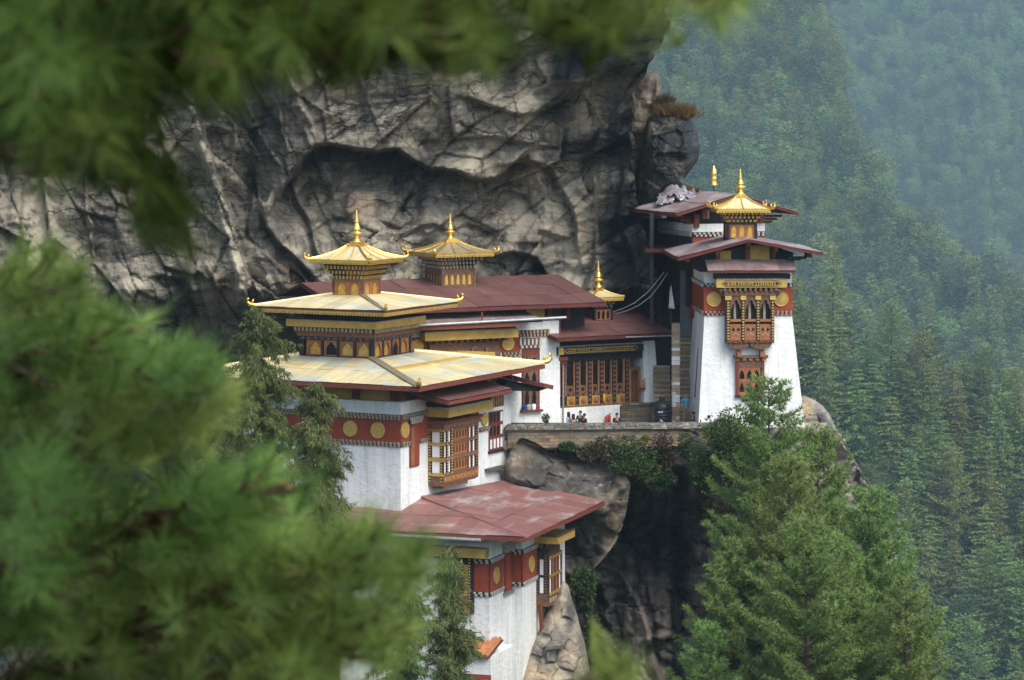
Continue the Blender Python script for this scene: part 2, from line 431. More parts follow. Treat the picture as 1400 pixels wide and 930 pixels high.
# ------------------------------------------------------------------ numpy noise
def _h(ix, iy, iz, seed):
    n = (ix.astype(np.int64) * 374761393 + iy.astype(np.int64) * 668265263 + iz.astype(np.int64) * 1274126177 + seed * 974634777) & 0x7fffffff
    n = (n ^ (n >> 13)) * 1274126177 & 0x7fffffff
    n = (n ^ (n >> 16)) * 2246822519 & 0x7fffffff
    return ((n ^ (n >> 15)) & 0xffffff) / float(0xffffff)

def vnoise(x, y, z, seed=0):
    x, y, z = np.broadcast_arrays(x, y, z)
    ix, iy, iz = np.floor(x), np.floor(y), np.floor(z)
    fx, fy, fz = x - ix, y - iy, z - iz
    s = lambda t: t * t * t * (t * (t * 6 - 15) + 10)
    fx, fy, fz = s(fx), s(fy), s(fz)
    ix, iy, iz = ix.astype(np.int64), iy.astype(np.int64), iz.astype(np.int64)
    r = 0
    for dx in (0, 1):
        for dy in (0, 1):
            for dz in (0, 1):
                w = (fx if dx else 1 - fx) * (fy if dy else 1 - fy) * (fz if dz else 1 - fz)
                r = r + w * _h(ix + dx, iy + dy, iz + dz, seed)
    return r * 2 - 1

def fbm(x, y, z, oct=5, seed=0, gain=0.5):
    a, r, f = 1.0, 0, 1.0
    for i in range(oct):
        r = r + a * vnoise(x * f, y * f, z * f, seed + i * 17); a *= gain; f *= 2.03
    return r

def facets(x, y, seed=0):
    """voronoi slabs: every cell is a tilted plane at its own height; returns (height, edge distance)"""
    ix, iy = np.floor(x).astype(np.int64), np.floor(y).astype(np.int64)
    z0 = np.zeros_like(ix)
    best = np.full(x.shape, 9.0); sec = np.full(x.shape, 9.0); H = np.zeros(x.shape)
    for dx in (-1, 0, 1):
        for dy in (-1, 0, 1):
            cx, cy = ix + dx, iy + dy
            px = cx + _h(cx, cy, z0, seed); py = cy + _h(cx, cy, z0, seed + 1)
            ddx, ddy = x - px, y - py
            d = np.sqrt(ddx * ddx + ddy * ddy)
            h = (_h(cx, cy, z0, seed + 2) * 2 - 1) + ddx * (_h(cx, cy, z0, seed + 3) * 2 - 1) * 1.9 + ddy * (_h(cx, cy, z0, seed + 4) * 2 - 1) * 1.9
            closer = d < best
            sec = np.where(closer, best, np.minimum(sec, d))
            H = np.where(closer, h, H); best = np.where(closer, d, best)
    return H, sec - best

def seg_dist(X, Y, pts):
    D = np.full(X.shape, 1e9); SD = np.zeros(X.shape)
    for (ax, ay), (bx, by) in zip(pts[:-1], pts[1:]):
        dx, dy = bx - ax, by - ay; L2 = dx * dx + dy * dy
        t = np.clip(((X - ax) * dx + (Y - ay) * dy) / L2, 0, 1)
        qx, qy = X - ax - t * dx, Y - ay - t * dy
        d = np.sqrt(qx * qx + qy * qy)
        sd = (-(X - ax) * dy + (Y - ay) * dx) / math.sqrt(L2)
        m = d < D
        SD = np.where(m, sd, SD); D = np.where(m, d, D)
    return D, SD

def ledge(X, Y, pts, A, w, lip=0.3, wl=10.0):
    D, SD = seg_dist(X, Y, pts)
    k = 1 / (1 + np.exp(-np.clip(SD / 0.8, -40, 40)))
    return A * k * np.exp(-D / w) - lip * A * (1 - k) * np.exp(-D / wl)

def blob(X, Y, cx, cy, sx, sy, rot=0.0):
    a = math.radians(rot); dx, dy = X - cx, Y - cy
    u = dx * math.cos(a) + dy * math.sin(a); v = -dx * math.sin(a) + dy * math.cos(a)
    return np.exp(-(u / sx) ** 2 - (v / sy) ** 2)

def in_poly(X, Y, pts, soft=2.0):
    D = np.full(X.shape, 1e9); ins = np.zeros(X.shape, dtype=bool); n = len(pts)
    for i in range(n):
        (ax, ay), (bx, by) = pts[i], pts[(i + 1) % n]
        d, _ = seg_dist(X, Y, [(ax, ay), (bx, by)]); D = np.minimum(D, d)
        c = ((ay > Y) != (by > Y)) & (X < (bx - ax) * (Y - ay) / (by - ay + 1e-9) + ax)
        ins ^= c
    return 1 / (1 + np.exp(-np.where(ins, D, -D) / soft))

def tri_relief(X, Y, box, step, rot, stretch, spacing, seed):
    """angular relief: random heights on scattered points, joined by flat triangles"""
    from mathutils.geometry import delaunay_2d_cdt
    r = np.random.default_rng(seed); x0, y0, x1, y1 = box; a = math.radians(rot); ca, sa = math.cos(a), math.sin(a)
    cx, cy, Rr = (x0 + x1) / 2, (y0 + y1) / 2, math.hypot(x1 - x0, y1 - y0) / 2 + spacing * stretch
    gu, gv = np.meshgrid(np.arange(-Rr, Rr, spacing * stretch), np.arange(-Rr, Rr, spacing))
    gu = gu + r.uniform(-.5, .5, gu.shape) * spacing * stretch * .95; gv = gv + r.uniform(-.5, .5, gv.shape) * spacing * .95
    qx, qy = (cx + gu * ca - gv * sa).ravel(), (cy + gu * sa + gv * ca).ravel()
    m = (qx > x0 - 90) & (qx < x1 + 90) & (qy > y0 - 90) & (qy < y1 + 90); qx, qy = qx[m], qy[m]
    h = r.uniform(-1, 1, len(qx))
    out = delaunay_2d_cdt([Vector((float(p), float(q))) for p, q in zip(qx, qy)], [], [], 0, 1e-4)
    vx = np.array([v[0] for v in out[0]]); vy = np.array([v[1] for v in out[0]]); hv = np.array([h[o[0]] if o else 0.0 for o in out[3]])
    nx, ny = int((x1 - x0) / step) + 2, int((y1 - y0) / step) + 2
    G = np.zeros((ny, nx))
    for t in out[2]:
        tx, ty, th_ = vx[list(t)], vy[list(t)], hv[list(t)]
        i0, i1 = max(0, math.ceil((tx.min() - x0) / step)), min(nx - 1, math.floor((tx.max() - x0) / step))
        j0, j1 = max(0, math.ceil((ty.min() - y0) / step)), min(ny - 1, math.floor((ty.max() - y0) / step))
        if i1 < i0 or j1 < j0: continue
        gx_ = x0 + np.arange(i0, i1 + 1)[None] * step; gy_ = y0 + np.arange(j0, j1 + 1)[:, None] * step
        d = (ty[1] - ty[2]) * (tx[0] - tx[2]) + (tx[2] - tx[1]) * (ty[0] - ty[2])
        if abs(d) < 1e-6: continue
        l0 = ((ty[1] - ty[2]) * (gx_ - tx[2]) + (tx[2] - tx[1]) * (gy_ - ty[2])) / d
        l1 = ((ty[2] - ty[0]) * (gx_ - tx[2]) + (tx[0] - tx[2]) * (gy_ - ty[2])) / d
        l2 = 1 - l0 - l1; ins = (l0 >= -1e-4) & (l1 >= -1e-4) & (l2 >= -1e-4)
        sl = G[j0:j1 + 1, i0:i1 + 1]; sl[ins] = (l0 * th_[0] + l1 * th_[1] + l2 * th_[2])[ins]
    fx, fy = np.clip((X - x0) / step, 0, nx - 2), np.clip((Y - y0) / step, 0, ny - 2)
    ix, iy = fx.astype(int), fy.astype(int); fx, fy = fx - ix, fy - iy
    return (G[iy, ix] * (1 - fx) + G[iy, ix + 1] * fx) * (1 - fy) + (G[iy + 1, ix] * (1 - fx) + G[iy + 1, ix + 1] * fx) * fy

def grid_faces(nr_, nc_):
    i = np.arange(nr_ - 1)[:, None] * nc_ + np.arange(nc_ - 1)[None, :]
    return np.stack([i, i + nc_, i + nc_ + 1, i + 1], -1).reshape(-1, 4)

def PA(px, py, Y):
    return np.stack([(px - 700.0) * Y / F, Y + 0 * px, (HY - py) * Y / F], -1)

ROCK = M_rock('grey_cliff_rock', (0.010, 0.012, 0.013), (0.168, 0.155, 0.124), (0.48, 0.435, 0.33), (0.24, 0.145, 0.085), (0.25, 0.6, 0.15), 0.26)
WETROCK = M_rock('dark_wet_rock', (0.010, 0.011, 0.012), (0.125, 0.112, 0.098), (0.36, 0.31, 0.255), (0.11, 0.065, 0.045), (0.1, 0.2, 0), 0.30, 0.7)
PALEROCK = M_rock('pale_weathered_rock', (0.022, 0.024, 0.025), (0.165, 0.157, 0.136), (0.52, 0.46, 0.35), (0.46, 0.29, 0.115), (0.3, 0.9, 0.2), 0.10, cracks=0.2)

GREYROCK = M_rock('grey_lichened_boulder', (0.016, 0.018, 0.019), (0.105, 0.106, 0.101), (0.46, 0.42, 0.33), (0.34, 0.25, 0.14), (0.3, 0.9, 0.2), 0.10, cracks=0.15)

# ------------------------------------------------------------------ ground, falling away from the viewpoint to the valley
gx = np.concatenate([np.linspace(-2400, -200, 14), np.linspace(-160, 160, 33), np.linspace(200, 2400, 14)])
gy = np.concatenate([np.linspace(-60, 560, 63), np.linspace(620, 3900, 30)])
GX, GY = np.meshgrid(gx, gy)
GZ = -3.0 - 0.24 * np.clip(GY, 0, 800) + 2.0 * fbm(GX / 40, GY / 40, 0 * GX, 4, 3) * np.clip(GY / 60, 0.1, 1)
def ground_z(x, y): return -3.0 - 0.24 * min(max(y, 0), 800) - 1.5
FLOOR = M('forest_floor', (0.035, 0.045, 0.02), (0.05, 0.04, 0.025), 0.3, 0.95, bump=0.5, bscale=2, bdist=0.3, vary=0)
mesh_obj('ground', np.stack([GX, GY, GZ], -1).reshape(-1, 3), grid_faces(len(gy), len(gx)), FLOOR, smooth=True, kind='structure', label='forest ground falling away into the valley')

# ------------------------------------------------------------------ the overhanging cliff
NC, NW, NR = 600, 36, 560
pyv = np.linspace(-240, 960, NR)
edge = np.interp(pyv, [-240, -100, 0, 60, 75, 100, 130, 150, 200, 245, 285, 320, 345, 380, 410, 460, 960],
                 [985, 955, 925, 905, 897, 885, 867, 863, 865, 866, 874, 884, 892, 898, 903, 905, 780])
u = np.linspace(0, 1, NC)
PX = -260 + (edge[:, None] + 260) * u[None, :]
PY = np.repeat(pyv[:, None], NC, 1)
rg = fbm(PX / 26, PY / 26, 0 * PX + 5, 4, 21)
PX = PX + np.where(u[None, :] > 0.93, (u[None, :] - 0.93) / 0.07 * rg * 3.5, 0)
Yc = np.interp(PX, [-260, 0, 250, 413, 600, 760, 830, 900], [176, 183, 186.0, 188.0, 191.6, 194.8, 193.2, 191.0])
Yc = Yc + np.clip(PY - 395, 0, 400) * 0.09
Yc = Yc + np.interp(PY, [-240, -60, 60, 150, 200, 260, 340, 420], [-13, -9.0, -5.2, -2.4, -1.4, 0.6, 0.4, 0.0])
ar = math.radians(-34)
RX, RY = PX * math.cos(ar) + PY * math.sin(ar), -PX * math.sin(ar) + PY * math.cos(ar)
wx, wy = fbm(PX / 70, PY / 70, 0 * PX, 3, 5) * 2.5, fbm(PX / 70, PY / 70, 0 * PX + 9, 3, 6) * 2.5
H1, E1 = facets((RX + wx) / 135, (RY + wy) / 54, 31)
H2, E2 = facets((RX + wx * .6) / 50, (RY + wy * .6) / 21, 47)
H5, E5 = facets(RX / 19, RY / 9, 57)
al = math.radians(62)
LX, LY = PX * math.cos(al) + PY * math.sin(al), -PX * math.sin(al) + PY * math.cos(al)
H3, E3 = facets((LX + wx) / 110, (LY + wy) / 38, 77)
H4, E4 = facets((LX + wx) / 40, (LY + wy) / 16, 87)
lw = 1 / (1 + np.exp((PX - 430) / 30))
BX = (-275, -250, 1000, 640)
TA, TB_ = tri_relief(PX, PY, BX, 2.0, -34, 2.4, 30, 1), tri_relief(PX, PY, BX, 2.0, -30, 2.2, 11, 2)
TC, TD_ = tri_relief(PX, PY, BX, 2.0, 64, 2.6, 28, 3), tri_relief(PX, PY, BX, 2.0, 60, 2.2, 11, 4)
rel = (H1 * 0.75 + H2 * 0.16 + TA * 1.15 + TB_ * .50) * (1 - lw) + (H3 * 0.75 + H4 * 0.16 + TC * 1.1 + TD_ * .50) * lw + 0.05 * H5
crack = np.minimum(np.exp(-E1 / 0.03) + 0.35 * np.exp(-E2 / 0.05), 1) * (1 - lw) + np.minimum(np.exp(-E3 / 0.03) + 0.35 * np.exp(-E4 / 0.05), 1) * lw
crack = crack * np.clip(0.5 + 1.1 * fbm(PX / 55, PY / 55, 0 * PX + 4, 3, 91), 0, 1)
dep = rel + 0.6 * crack + 0.06 * fbm(PX / 9, PY / 6, 0 * PX + 2, 3, 8, 0.55)
LEDGES = [
    ([(385, 262), (402, 235), (431, 202), (452, 199), (485, 205), (516, 207), (545, 205), (565, 220), (591, 233), (622, 235), (661, 248), (674, 245), (692, 235), (704, 222)], 4.6, 26, 0.35, 16),
    ([(590, 192), (640, 189), (687, 190), (729, 197), (762, 201), (806, 192), (835, 190)], 1.3, 9, 0.4, 8),
    ([(655, 140), (686, 151), (715, 157), (744, 150), (780, 133), (788, 126)], 2.0, 16, 0.35, 14),
    ([(700, 225), (722, 220), (745, 225), (757, 240), (773, 268), (784, 294), (788, 323)], 1.6, 13, 0.5, 9),
    ([(700, 262), (722, 268), (731, 284)], 1.5, 9, 0.3, 7),
    ([(672, 350), (702, 346), (733, 352), (752, 386)], 2.0, 18, 0.3, 9),
    ([(800, 134), (812, 150), (818, 172), (838, 182)], 1.1, 9, 0.3, 8),
    ([(812, 250), (818, 300), (812, 345), (800, 400)], 1.0, 12, 0.4, 8),
    ([(852, 240), (846, 300), (862, 350), (868, 410)], 1.1, 10, 0.4, 9),
    ([(278, 178), (296, 234), (319, 309), (335, 367), (338, 410)], -1.6, 9, 0.25, 14),
    ([(349, 240), (352, 270), (364, 312), (384, 335), (400, 349), (428, 378)], 1.9, 15, 0.4, 10),
    ([(395, 240), (404, 275), (420, 300), (432, 345)], 1.2, 10, 0.4, 9),
    ([(118, 200), (121, 279), (130, 349)], -1.5, 14, 0.3, 10),
    ([(232, 380), (252, 380), (262, 400), (272, 430)], 2.2, 16, 0.3, 10),
    ([(556, 320), (590, 305), (618, 318), (640, 306), (668, 316)], 0.9, 7, 0.4, 8),
    ([(528, 305), (545, 312), (566, 300), (572, 260), (560, 232)], 0.8, 6, 0.4, 7),
]
rl = random.Random(77)
for _ in range(46):                                  # long straight joints along the foliation
    x, y = rl.uniform(-100, 890), rl.uniform(-60, 420); a = math.radians(rl.gauss(-32, 9) if x > 430 else rl.gauss(64, 9)); l_ = rl.uniform(40, 150)
    pts_ = [(x + l_ * t * math.cos(a) + rl.gauss(0, 2.5), y + l_ * t * math.sin(a) + rl.gauss(0, 2.5)) for t in (0, .25, .5, .75, 1)]
    LEDGES.append((pts_, rl.uniform(.5, 1.3) * (1 if x > 430 else -1), rl.uniform(6, 14), .12, 5))
for pts, A, w, lip, wl in LEDGES:
    dep = dep + ledge(PX + rg * 3, PY + rg * 2, pts, A, w, lip, wl)
rib = np.exp(-(seg_dist(PX, PY, [(268, 176), (285, 234), (308, 309), (324, 367), (328, 410)])[0] / 6.5) ** 2)
dep = dep - 0.9 * rib
# the pale square spall scar and its flat face
scar = in_poly(PX, PY, [(477, 262), (513, 264), (512, 300), (498, 306), (484, 303), (470, 288)], 1.5)
Yc = Yc + dep * (1 - 0.6 * scar)
# mineral and iron stains, darker cracks, and painted shade under ledges and in hollows
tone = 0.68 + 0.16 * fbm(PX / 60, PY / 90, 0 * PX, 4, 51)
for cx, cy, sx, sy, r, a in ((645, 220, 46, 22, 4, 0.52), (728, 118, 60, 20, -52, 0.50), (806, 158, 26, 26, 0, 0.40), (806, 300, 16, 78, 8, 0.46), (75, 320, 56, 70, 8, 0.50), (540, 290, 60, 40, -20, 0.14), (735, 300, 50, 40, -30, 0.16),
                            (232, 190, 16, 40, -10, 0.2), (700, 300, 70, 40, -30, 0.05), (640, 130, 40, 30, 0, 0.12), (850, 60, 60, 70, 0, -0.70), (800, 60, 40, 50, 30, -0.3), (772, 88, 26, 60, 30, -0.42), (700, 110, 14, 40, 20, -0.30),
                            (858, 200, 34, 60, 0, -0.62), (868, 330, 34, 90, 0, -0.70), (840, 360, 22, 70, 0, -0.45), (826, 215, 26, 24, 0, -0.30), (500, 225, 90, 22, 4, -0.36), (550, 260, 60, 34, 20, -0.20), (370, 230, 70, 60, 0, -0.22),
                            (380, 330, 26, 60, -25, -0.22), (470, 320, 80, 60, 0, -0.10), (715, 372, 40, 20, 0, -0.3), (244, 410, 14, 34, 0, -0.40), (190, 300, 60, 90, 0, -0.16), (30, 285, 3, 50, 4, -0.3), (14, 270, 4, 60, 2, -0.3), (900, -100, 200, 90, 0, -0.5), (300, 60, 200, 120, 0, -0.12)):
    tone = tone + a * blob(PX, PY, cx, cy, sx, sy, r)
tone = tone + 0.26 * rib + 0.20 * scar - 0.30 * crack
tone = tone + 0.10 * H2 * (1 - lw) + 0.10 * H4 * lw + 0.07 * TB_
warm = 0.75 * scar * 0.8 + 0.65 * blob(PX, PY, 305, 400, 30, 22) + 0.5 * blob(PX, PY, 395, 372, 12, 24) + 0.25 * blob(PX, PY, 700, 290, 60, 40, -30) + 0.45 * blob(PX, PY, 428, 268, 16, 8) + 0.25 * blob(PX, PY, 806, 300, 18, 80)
warm = np.clip(warm, 0, 0.8)
# wrap the right edge back into the mountain, and close the top
kw = np.arange(1, NW + 1)[None, :] / NW
WPX = PX[:, -1:] - 34 * kw ** 2 + fbm(kw * 6 + 0 * PX[:, -1:], PY[:, -1:] / 26, 0 * kw, 3, 61) * 4 * kw
WY = Yc[:, -1:] + 0.8 * np.sin(kw * 1.57) + 30 * kw ** 1.6
PXf = np.concatenate([PX, WPX], 1); PYf = np.concatenate([PY, PY[:, -1:] + 0 * WPX], 1); Yf = np.concatenate([Yc, WY], 1)
tone = np.concatenate([tone, np.repeat(tone[:, -1:], NW, 1)], 1); warm = np.concatenate([warm, np.repeat(warm[:, -1:], NW, 1)], 1)
pts = PA(PXf, PYf, Yf)
top = np.repeat(pts[:1], 6, 0); top[:, :, 1] += np.linspace(60, 6, 6)[:, None]; top[:, :, 2] += np.linspace(20, 3, 6)[:, None]
pts = np.concatenate([top, pts], 0)
tone = np.concatenate([np.repeat(tone[:1], 6, 0), tone], 0); warm = np.concatenate([np.repeat(warm[:1], 6, 0), warm], 0)
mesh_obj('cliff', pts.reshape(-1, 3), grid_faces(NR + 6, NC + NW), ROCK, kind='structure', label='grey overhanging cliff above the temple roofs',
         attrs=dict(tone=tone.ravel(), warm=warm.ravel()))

# ------------------------------------------------------------------ the dark gorge wall and crag below the terrace and tower
NR2, NC2, NW2 = 200, 260, 30
pyv = np.linspace(578, 1060, NR2)
edge = np.interp(pyv, [578, 595, 630, 665, 720, 760, 930, 1060], [1132, 1146, 1166, 1186, 1210, 1226, 1245, 1252])
u = np.linspace(0, 1, NC2)
PX = 600 + (edge[:, None] - 600) * u[None, :]
PY = np.repeat(pyv[:, None], NC2, 1)
PX = PX + np.where(u[None, :] > 0.95, (u[None, :] - 0.95) / 0.05 * fbm(PX / 20, PY / 20, 0 * PX, 4, 33) * 6, 0)
Yg = np.interp(PX, [600, 780, 860, 930, 985, 1040, 1100, 1250], [181.2, 180.5, 180.7, 181.2, 181.0, 180.3, 180.8, 183.5])
rec = np.interp(PX, [600, 780, 840, 930, 985, 1060], [5, 6, 6, 5, 1.5, 0])
Yg = Yg + rec * np.clip((PY - 640) / 80, 0, 1) ** 0.8 - np.clip(PY - 760, 0, 400) * 0.012 * np.interp(PX, [600, 900, 1000], [1, 1, 0])
Yg = Yg + np.clip((586 - PY) / 8, 0, 1) * 1.5
wx, wy = fbm(PX / 60, PY / 60, 0 * PX, 3, 15) * 18, fbm(PX / 60, PY / 60, 0 * PX + 9, 3, 16) * 18
H1, E1 = facets((PX + wx) / 62, (PY + wy) / 105, 131)
H2, E2 = facets((PX + wx) / 24, (PY + wy) / 36, 147)
crack = np.minimum(np.exp(-E1 / 0.05) + 0.5 * np.exp(-E2 / 0.08), 1)
Yg = Yg + H1 * 0.9 + H2 * 0.3 + 0.35 * crack + 0.3 * fbm(PX / 24, PY / 24, 0 * PX, 5, 18)
Yg = Yg + ledge(PX, PY, [(790, 760), (850, 780), (880, 835), (905, 930)], -1.4, 26, 0.2, 10)
tone = 0.56 + 0.34 * fbm(PX / 16, PY / 130, 0 * PX, 4, 19) - 0.25 * crack
for cx, cy, sx, sy, r, a in ((860, 860, 30, 60, -20, 0.18), (925, 800, 8, 160, 0, -0.35), (908, 880, 10, 70, 0, 0.02), (850, 640, 50, 40, 0, 0.1), (955, 860, 24, 60, 0, 0.22), (1130, 610, 50, 60, 40, 0.55), (1190, 720, 40, 100, -25, 0.55), (905, 660, 30, 30, 0, 0.2), (960, 640, 30, 40, 0, 0.2), (820, 900, 14, 60, 0, -0.3)):
    tone = tone + a * blob(PX, PY, cx, cy, sx, sy, r)
warm = 0.55 * blob(PX, PY, 895, 880, 6, 90) + 0.5 * blob(PX, PY, 965, 880, 18, 90) + 0.4 * blob(PX, PY, 870, 700, 5, 100) + 0.5 * blob(PX, PY, 985, 700, 30, 40) + 0.5 * blob(PX, PY, 1125, 600, 20, 40, 40)
kw = np.arange(1, NW2 + 1)[None, :] / NW2
WPX = PX[:, -1:] - 26 * kw ** 2; WY = Yg[:, -1:] + 30 * kw ** 1.5
PX = np.concatenate([PX, WPX], 1); PYf = np.concatenate([PY, PY[:, -1:] + 0 * WPX], 1); Yg = np.concatenate([Yg, WY], 1)
tone = np.concatenate([tone, np.repeat(tone[:, -1:], NW2, 1)], 1); warm = np.concatenate([warm, np.repeat(warm[:, -1:], NW2, 1)], 1)
pts = PA(PX, PYf, Yg)
mesh_obj('gorge_cliff', pts.reshape(-1, 3), grid_faces(NR2, NC2 + NW2), WETROCK, kind='structure', label='dark wet gorge wall below the terrace',
         attrs=dict(tone=tone.ravel(), warm=np.clip(warm, 0, .7).ravel()))

# ------------------------------------------------------------------ single rocks
def rock(name, outline, Yc, T, depth, mat, tonef, warmf, label, seed=1, K=34, N=190, amp=0.35, fs=0.5, parent=None):
    o = np.array(outline, float); n = len(o)
    cum = np.concatenate([[0], np.cumsum(np.linalg.norm(np.roll(o, -1, 0) - o, axis=1))])
    t = np.linspace(0, cum[-1], N, endpoint=False)
    oc = np.concatenate([o, o[:1]])
    ox, oy = np.interp(t, cum, oc[:, 0]), np.interp(t, cum, oc[:, 1])
    for _ in range(2): ox, oy = (np.roll(ox, 1) + 2 * ox + np.roll(ox, -1)) / 4, (np.roll(oy, 1) + 2 * oy + np.roll(oy, -1)) / 4
    cx, cy = ox.mean(), oy.mean()
    rr = np.concatenate([np.linspace(0.02, 1, K), np.linspace(1, 0.02, K // 2)[1:]])
    side = np.concatenate([np.full(K, -1.0), np.full(K // 2 - 1, 1.0)])
    X = cx + (ox[None] - cx) * rr[:, None]; Yp = cy + (oy[None] - cy) * rr[:, None]
    bulge = np.sqrt(np.clip(1 - rr ** 4.5, 0, 1))[:, None]
    Yd = Yc + side[:, None] * T * bulge + np.where(side[:, None] < 0, depth(X, Yp) * bulge ** 0.6, 0)
    p = PA(X, Yp, Yd)
    w = fbm(p[..., 0] * fs, p[..., 1] * fs, p[..., 2] * fs, 5, seed, 0.55)
    h, e = facets((X + Yp * .3) / 26, (Yp - X * .3) / 20, seed + 9)
    p[..., 1] += amp * w + 0.22 * h * bulge + 0.15 * np.exp(-e / 0.06) * bulge
    p[..., 2] += 0.15 * amp * w; p[..., 0] += 0.15 * amp * w
    nr_ = len(rr)
    i = np.arange(nr_ - 1)[:, None] * N + np.arange(N)[None]; j = np.arange(nr_ - 1)[:, None] * N + (np.arange(N)[None] + 1) % N
    f = np.stack([i, i + N, j + N, j], -1).reshape(-1, 4)
    return mesh_obj(name, p.reshape(-1, 3), f, mat, parent, label=label, cat='rock' if parent is None else None,
                    attrs=dict(tone=np.clip(tonef(X, Yp), -0.5, 1.5).ravel(), warm=np.clip(warmf(X, Yp) + 0 * X, 0, 0.9).ravel()))

# slab boulder beside the lower red roof: dark lichened top, pale undercut belly
def bd(X, Y):
    cr = np.interp(X, [680, 720, 780, 825, 862], [648, 660, 684, 694, 656])
    return np.where(Y < cr, (cr - Y) * 0.045, (Y - cr) * 0.05)
def bt(X, Y):
    D, SD = seg_dist(X, Y, [(690, 655), (730, 668), (790, 694), (826, 690), (845, 670), (862, 650)])
    up = 1 / (1 + np.exp(SD / 2.5))
    return 0.62 - 0.42 * up + 0.5 * up * np.clip(fbm(X / 5, Y / 4, 0 * X, 4, 13) - 0.35, 0, 1) + 0.1 * fbm(X / 10, Y / 7, 0 * X, 4, 3) - 0.45 * np.exp(-(seg_dist(X, Y, [(838, 690), (826, 730), (806, 772)])[0] / 7) ** 2) - 0.2 * blob(X, Y, 790, 740, 18, 40) + 0.3 * blob(X, Y, 704, 620, 16, 26) + 0.16 * blob(X, Y, 820, 665, 18, 8)
def bw(X, Y): return 0.30 * blob(X, Y, 704, 625, 18, 30) + 0.42 * blob(X, Y, 840, 720, 18, 60) + 0.1
rock('boulder', [(688, 640), (700, 612), (712, 597), (735, 606), (752, 618), (770, 624), (795, 628), (822, 630), (842, 640), (858, 650), (863, 662), (858, 690), (853, 715), (842, 742), (822, 768), (800, 788), (784, 790), (766, 776), (744, 750), (714, 720), (690, 690)], 178.7, 2.0, bd, GREYROCK, bt, bw,
     'huge grey boulder with pale undercut belly wedged beside the faded red roof', 5, amp=0.3)
# pale rock that carries the lower house
rock('rock_footing', [(690, 950), (706, 915), (722, 880), (740, 850), (756, 815), (770, 792), (778, 800), (784, 825), (792, 850), (800, 880), (806, 915), (812, 960), (760, 1000)], 173.5, 3.4, lambda X, Y: -(Y - 800) * 0.02, PALEROCK,
     lambda X, Y: 0.80 + 0.12 * fbm(X / 20, Y / 30, 0 * X, 3, 3) - 0.35 * blob(X, Y, 778, 850, 6, 30) - 0.3 * blob(X, Y, 745, 890, 12, 10), lambda X, Y: 0.45 * blob(X, Y, 752, 830, 14, 30) + 0.5 * blob(X, Y, 735, 925, 26, 14) + 0.3 * blob(X, Y, 780, 900, 10, 20),
     'cream and orange rock under the bay window of the lower house', 15, amp=0.25)
# bulging black outcrop at the end of the cliff, above the upper hall, and the pale pillar behind it
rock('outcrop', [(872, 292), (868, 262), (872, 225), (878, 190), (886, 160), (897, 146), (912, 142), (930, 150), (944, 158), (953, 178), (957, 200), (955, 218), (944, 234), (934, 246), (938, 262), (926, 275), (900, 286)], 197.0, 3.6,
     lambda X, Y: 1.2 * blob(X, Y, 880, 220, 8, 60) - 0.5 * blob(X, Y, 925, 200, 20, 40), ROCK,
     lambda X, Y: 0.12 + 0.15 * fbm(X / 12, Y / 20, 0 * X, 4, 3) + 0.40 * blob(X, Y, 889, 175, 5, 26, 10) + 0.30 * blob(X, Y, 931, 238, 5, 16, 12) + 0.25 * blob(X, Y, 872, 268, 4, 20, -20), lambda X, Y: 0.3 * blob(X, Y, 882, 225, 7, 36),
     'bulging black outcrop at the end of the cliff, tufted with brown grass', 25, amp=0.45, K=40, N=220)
rock('rock_pillar', [(846, 300), (846, 230), (850, 160), (862, 120), (876, 106), (891, 97), (900, 96), (905, 108), (904, 128), (910, 150), (914, 190), (910, 240), (905, 300)], 200.5, 3.4,
     lambda X, Y: 0.8 * blob(X, Y, 893, 120, 3, 16, 10), ROCK,
     lambda X, Y: 0.50 + 0.2 * fbm(X / 12, Y / 20, 0 * X, 4, 3) + 0.2 * blob(X, Y, 884, 150, 8, 40, 10) - 0.4 * blob(X, Y, 893, 122, 4, 14) - 0.3 * blob(X, Y, 878, 220, 6, 40), lambda X, Y: 0.25 + 0 * X,
     'pale split rock pillar between the cliff and the black outcrop', 27, amp=0.4, K=36, N=180)
rock('crag', [(1080, 600), (1082, 560), (1090, 543), (1100, 541), (1114, 548), (1126, 558), (1136, 572), (1148, 596), (1160, 622), (1150, 650), (1110, 660)], 186.5, 3.0, lambda X, Y: 0 * X, PALEROCK,
     lambda X, Y: 0.62 + 0.1 * fbm(X / 12, Y / 20, 0 * X, 4, 3) - 0.3 * blob(X, Y, 1122, 570, 6, 20, -35), lambda X, Y: 0.7 * blob(X, Y, 1100, 560, 10, 20) + 0.3 * blob(X, Y, 1150, 600, 10, 10),
     'orange stained crag at the foot of the white tower', 35, amp=0.25)

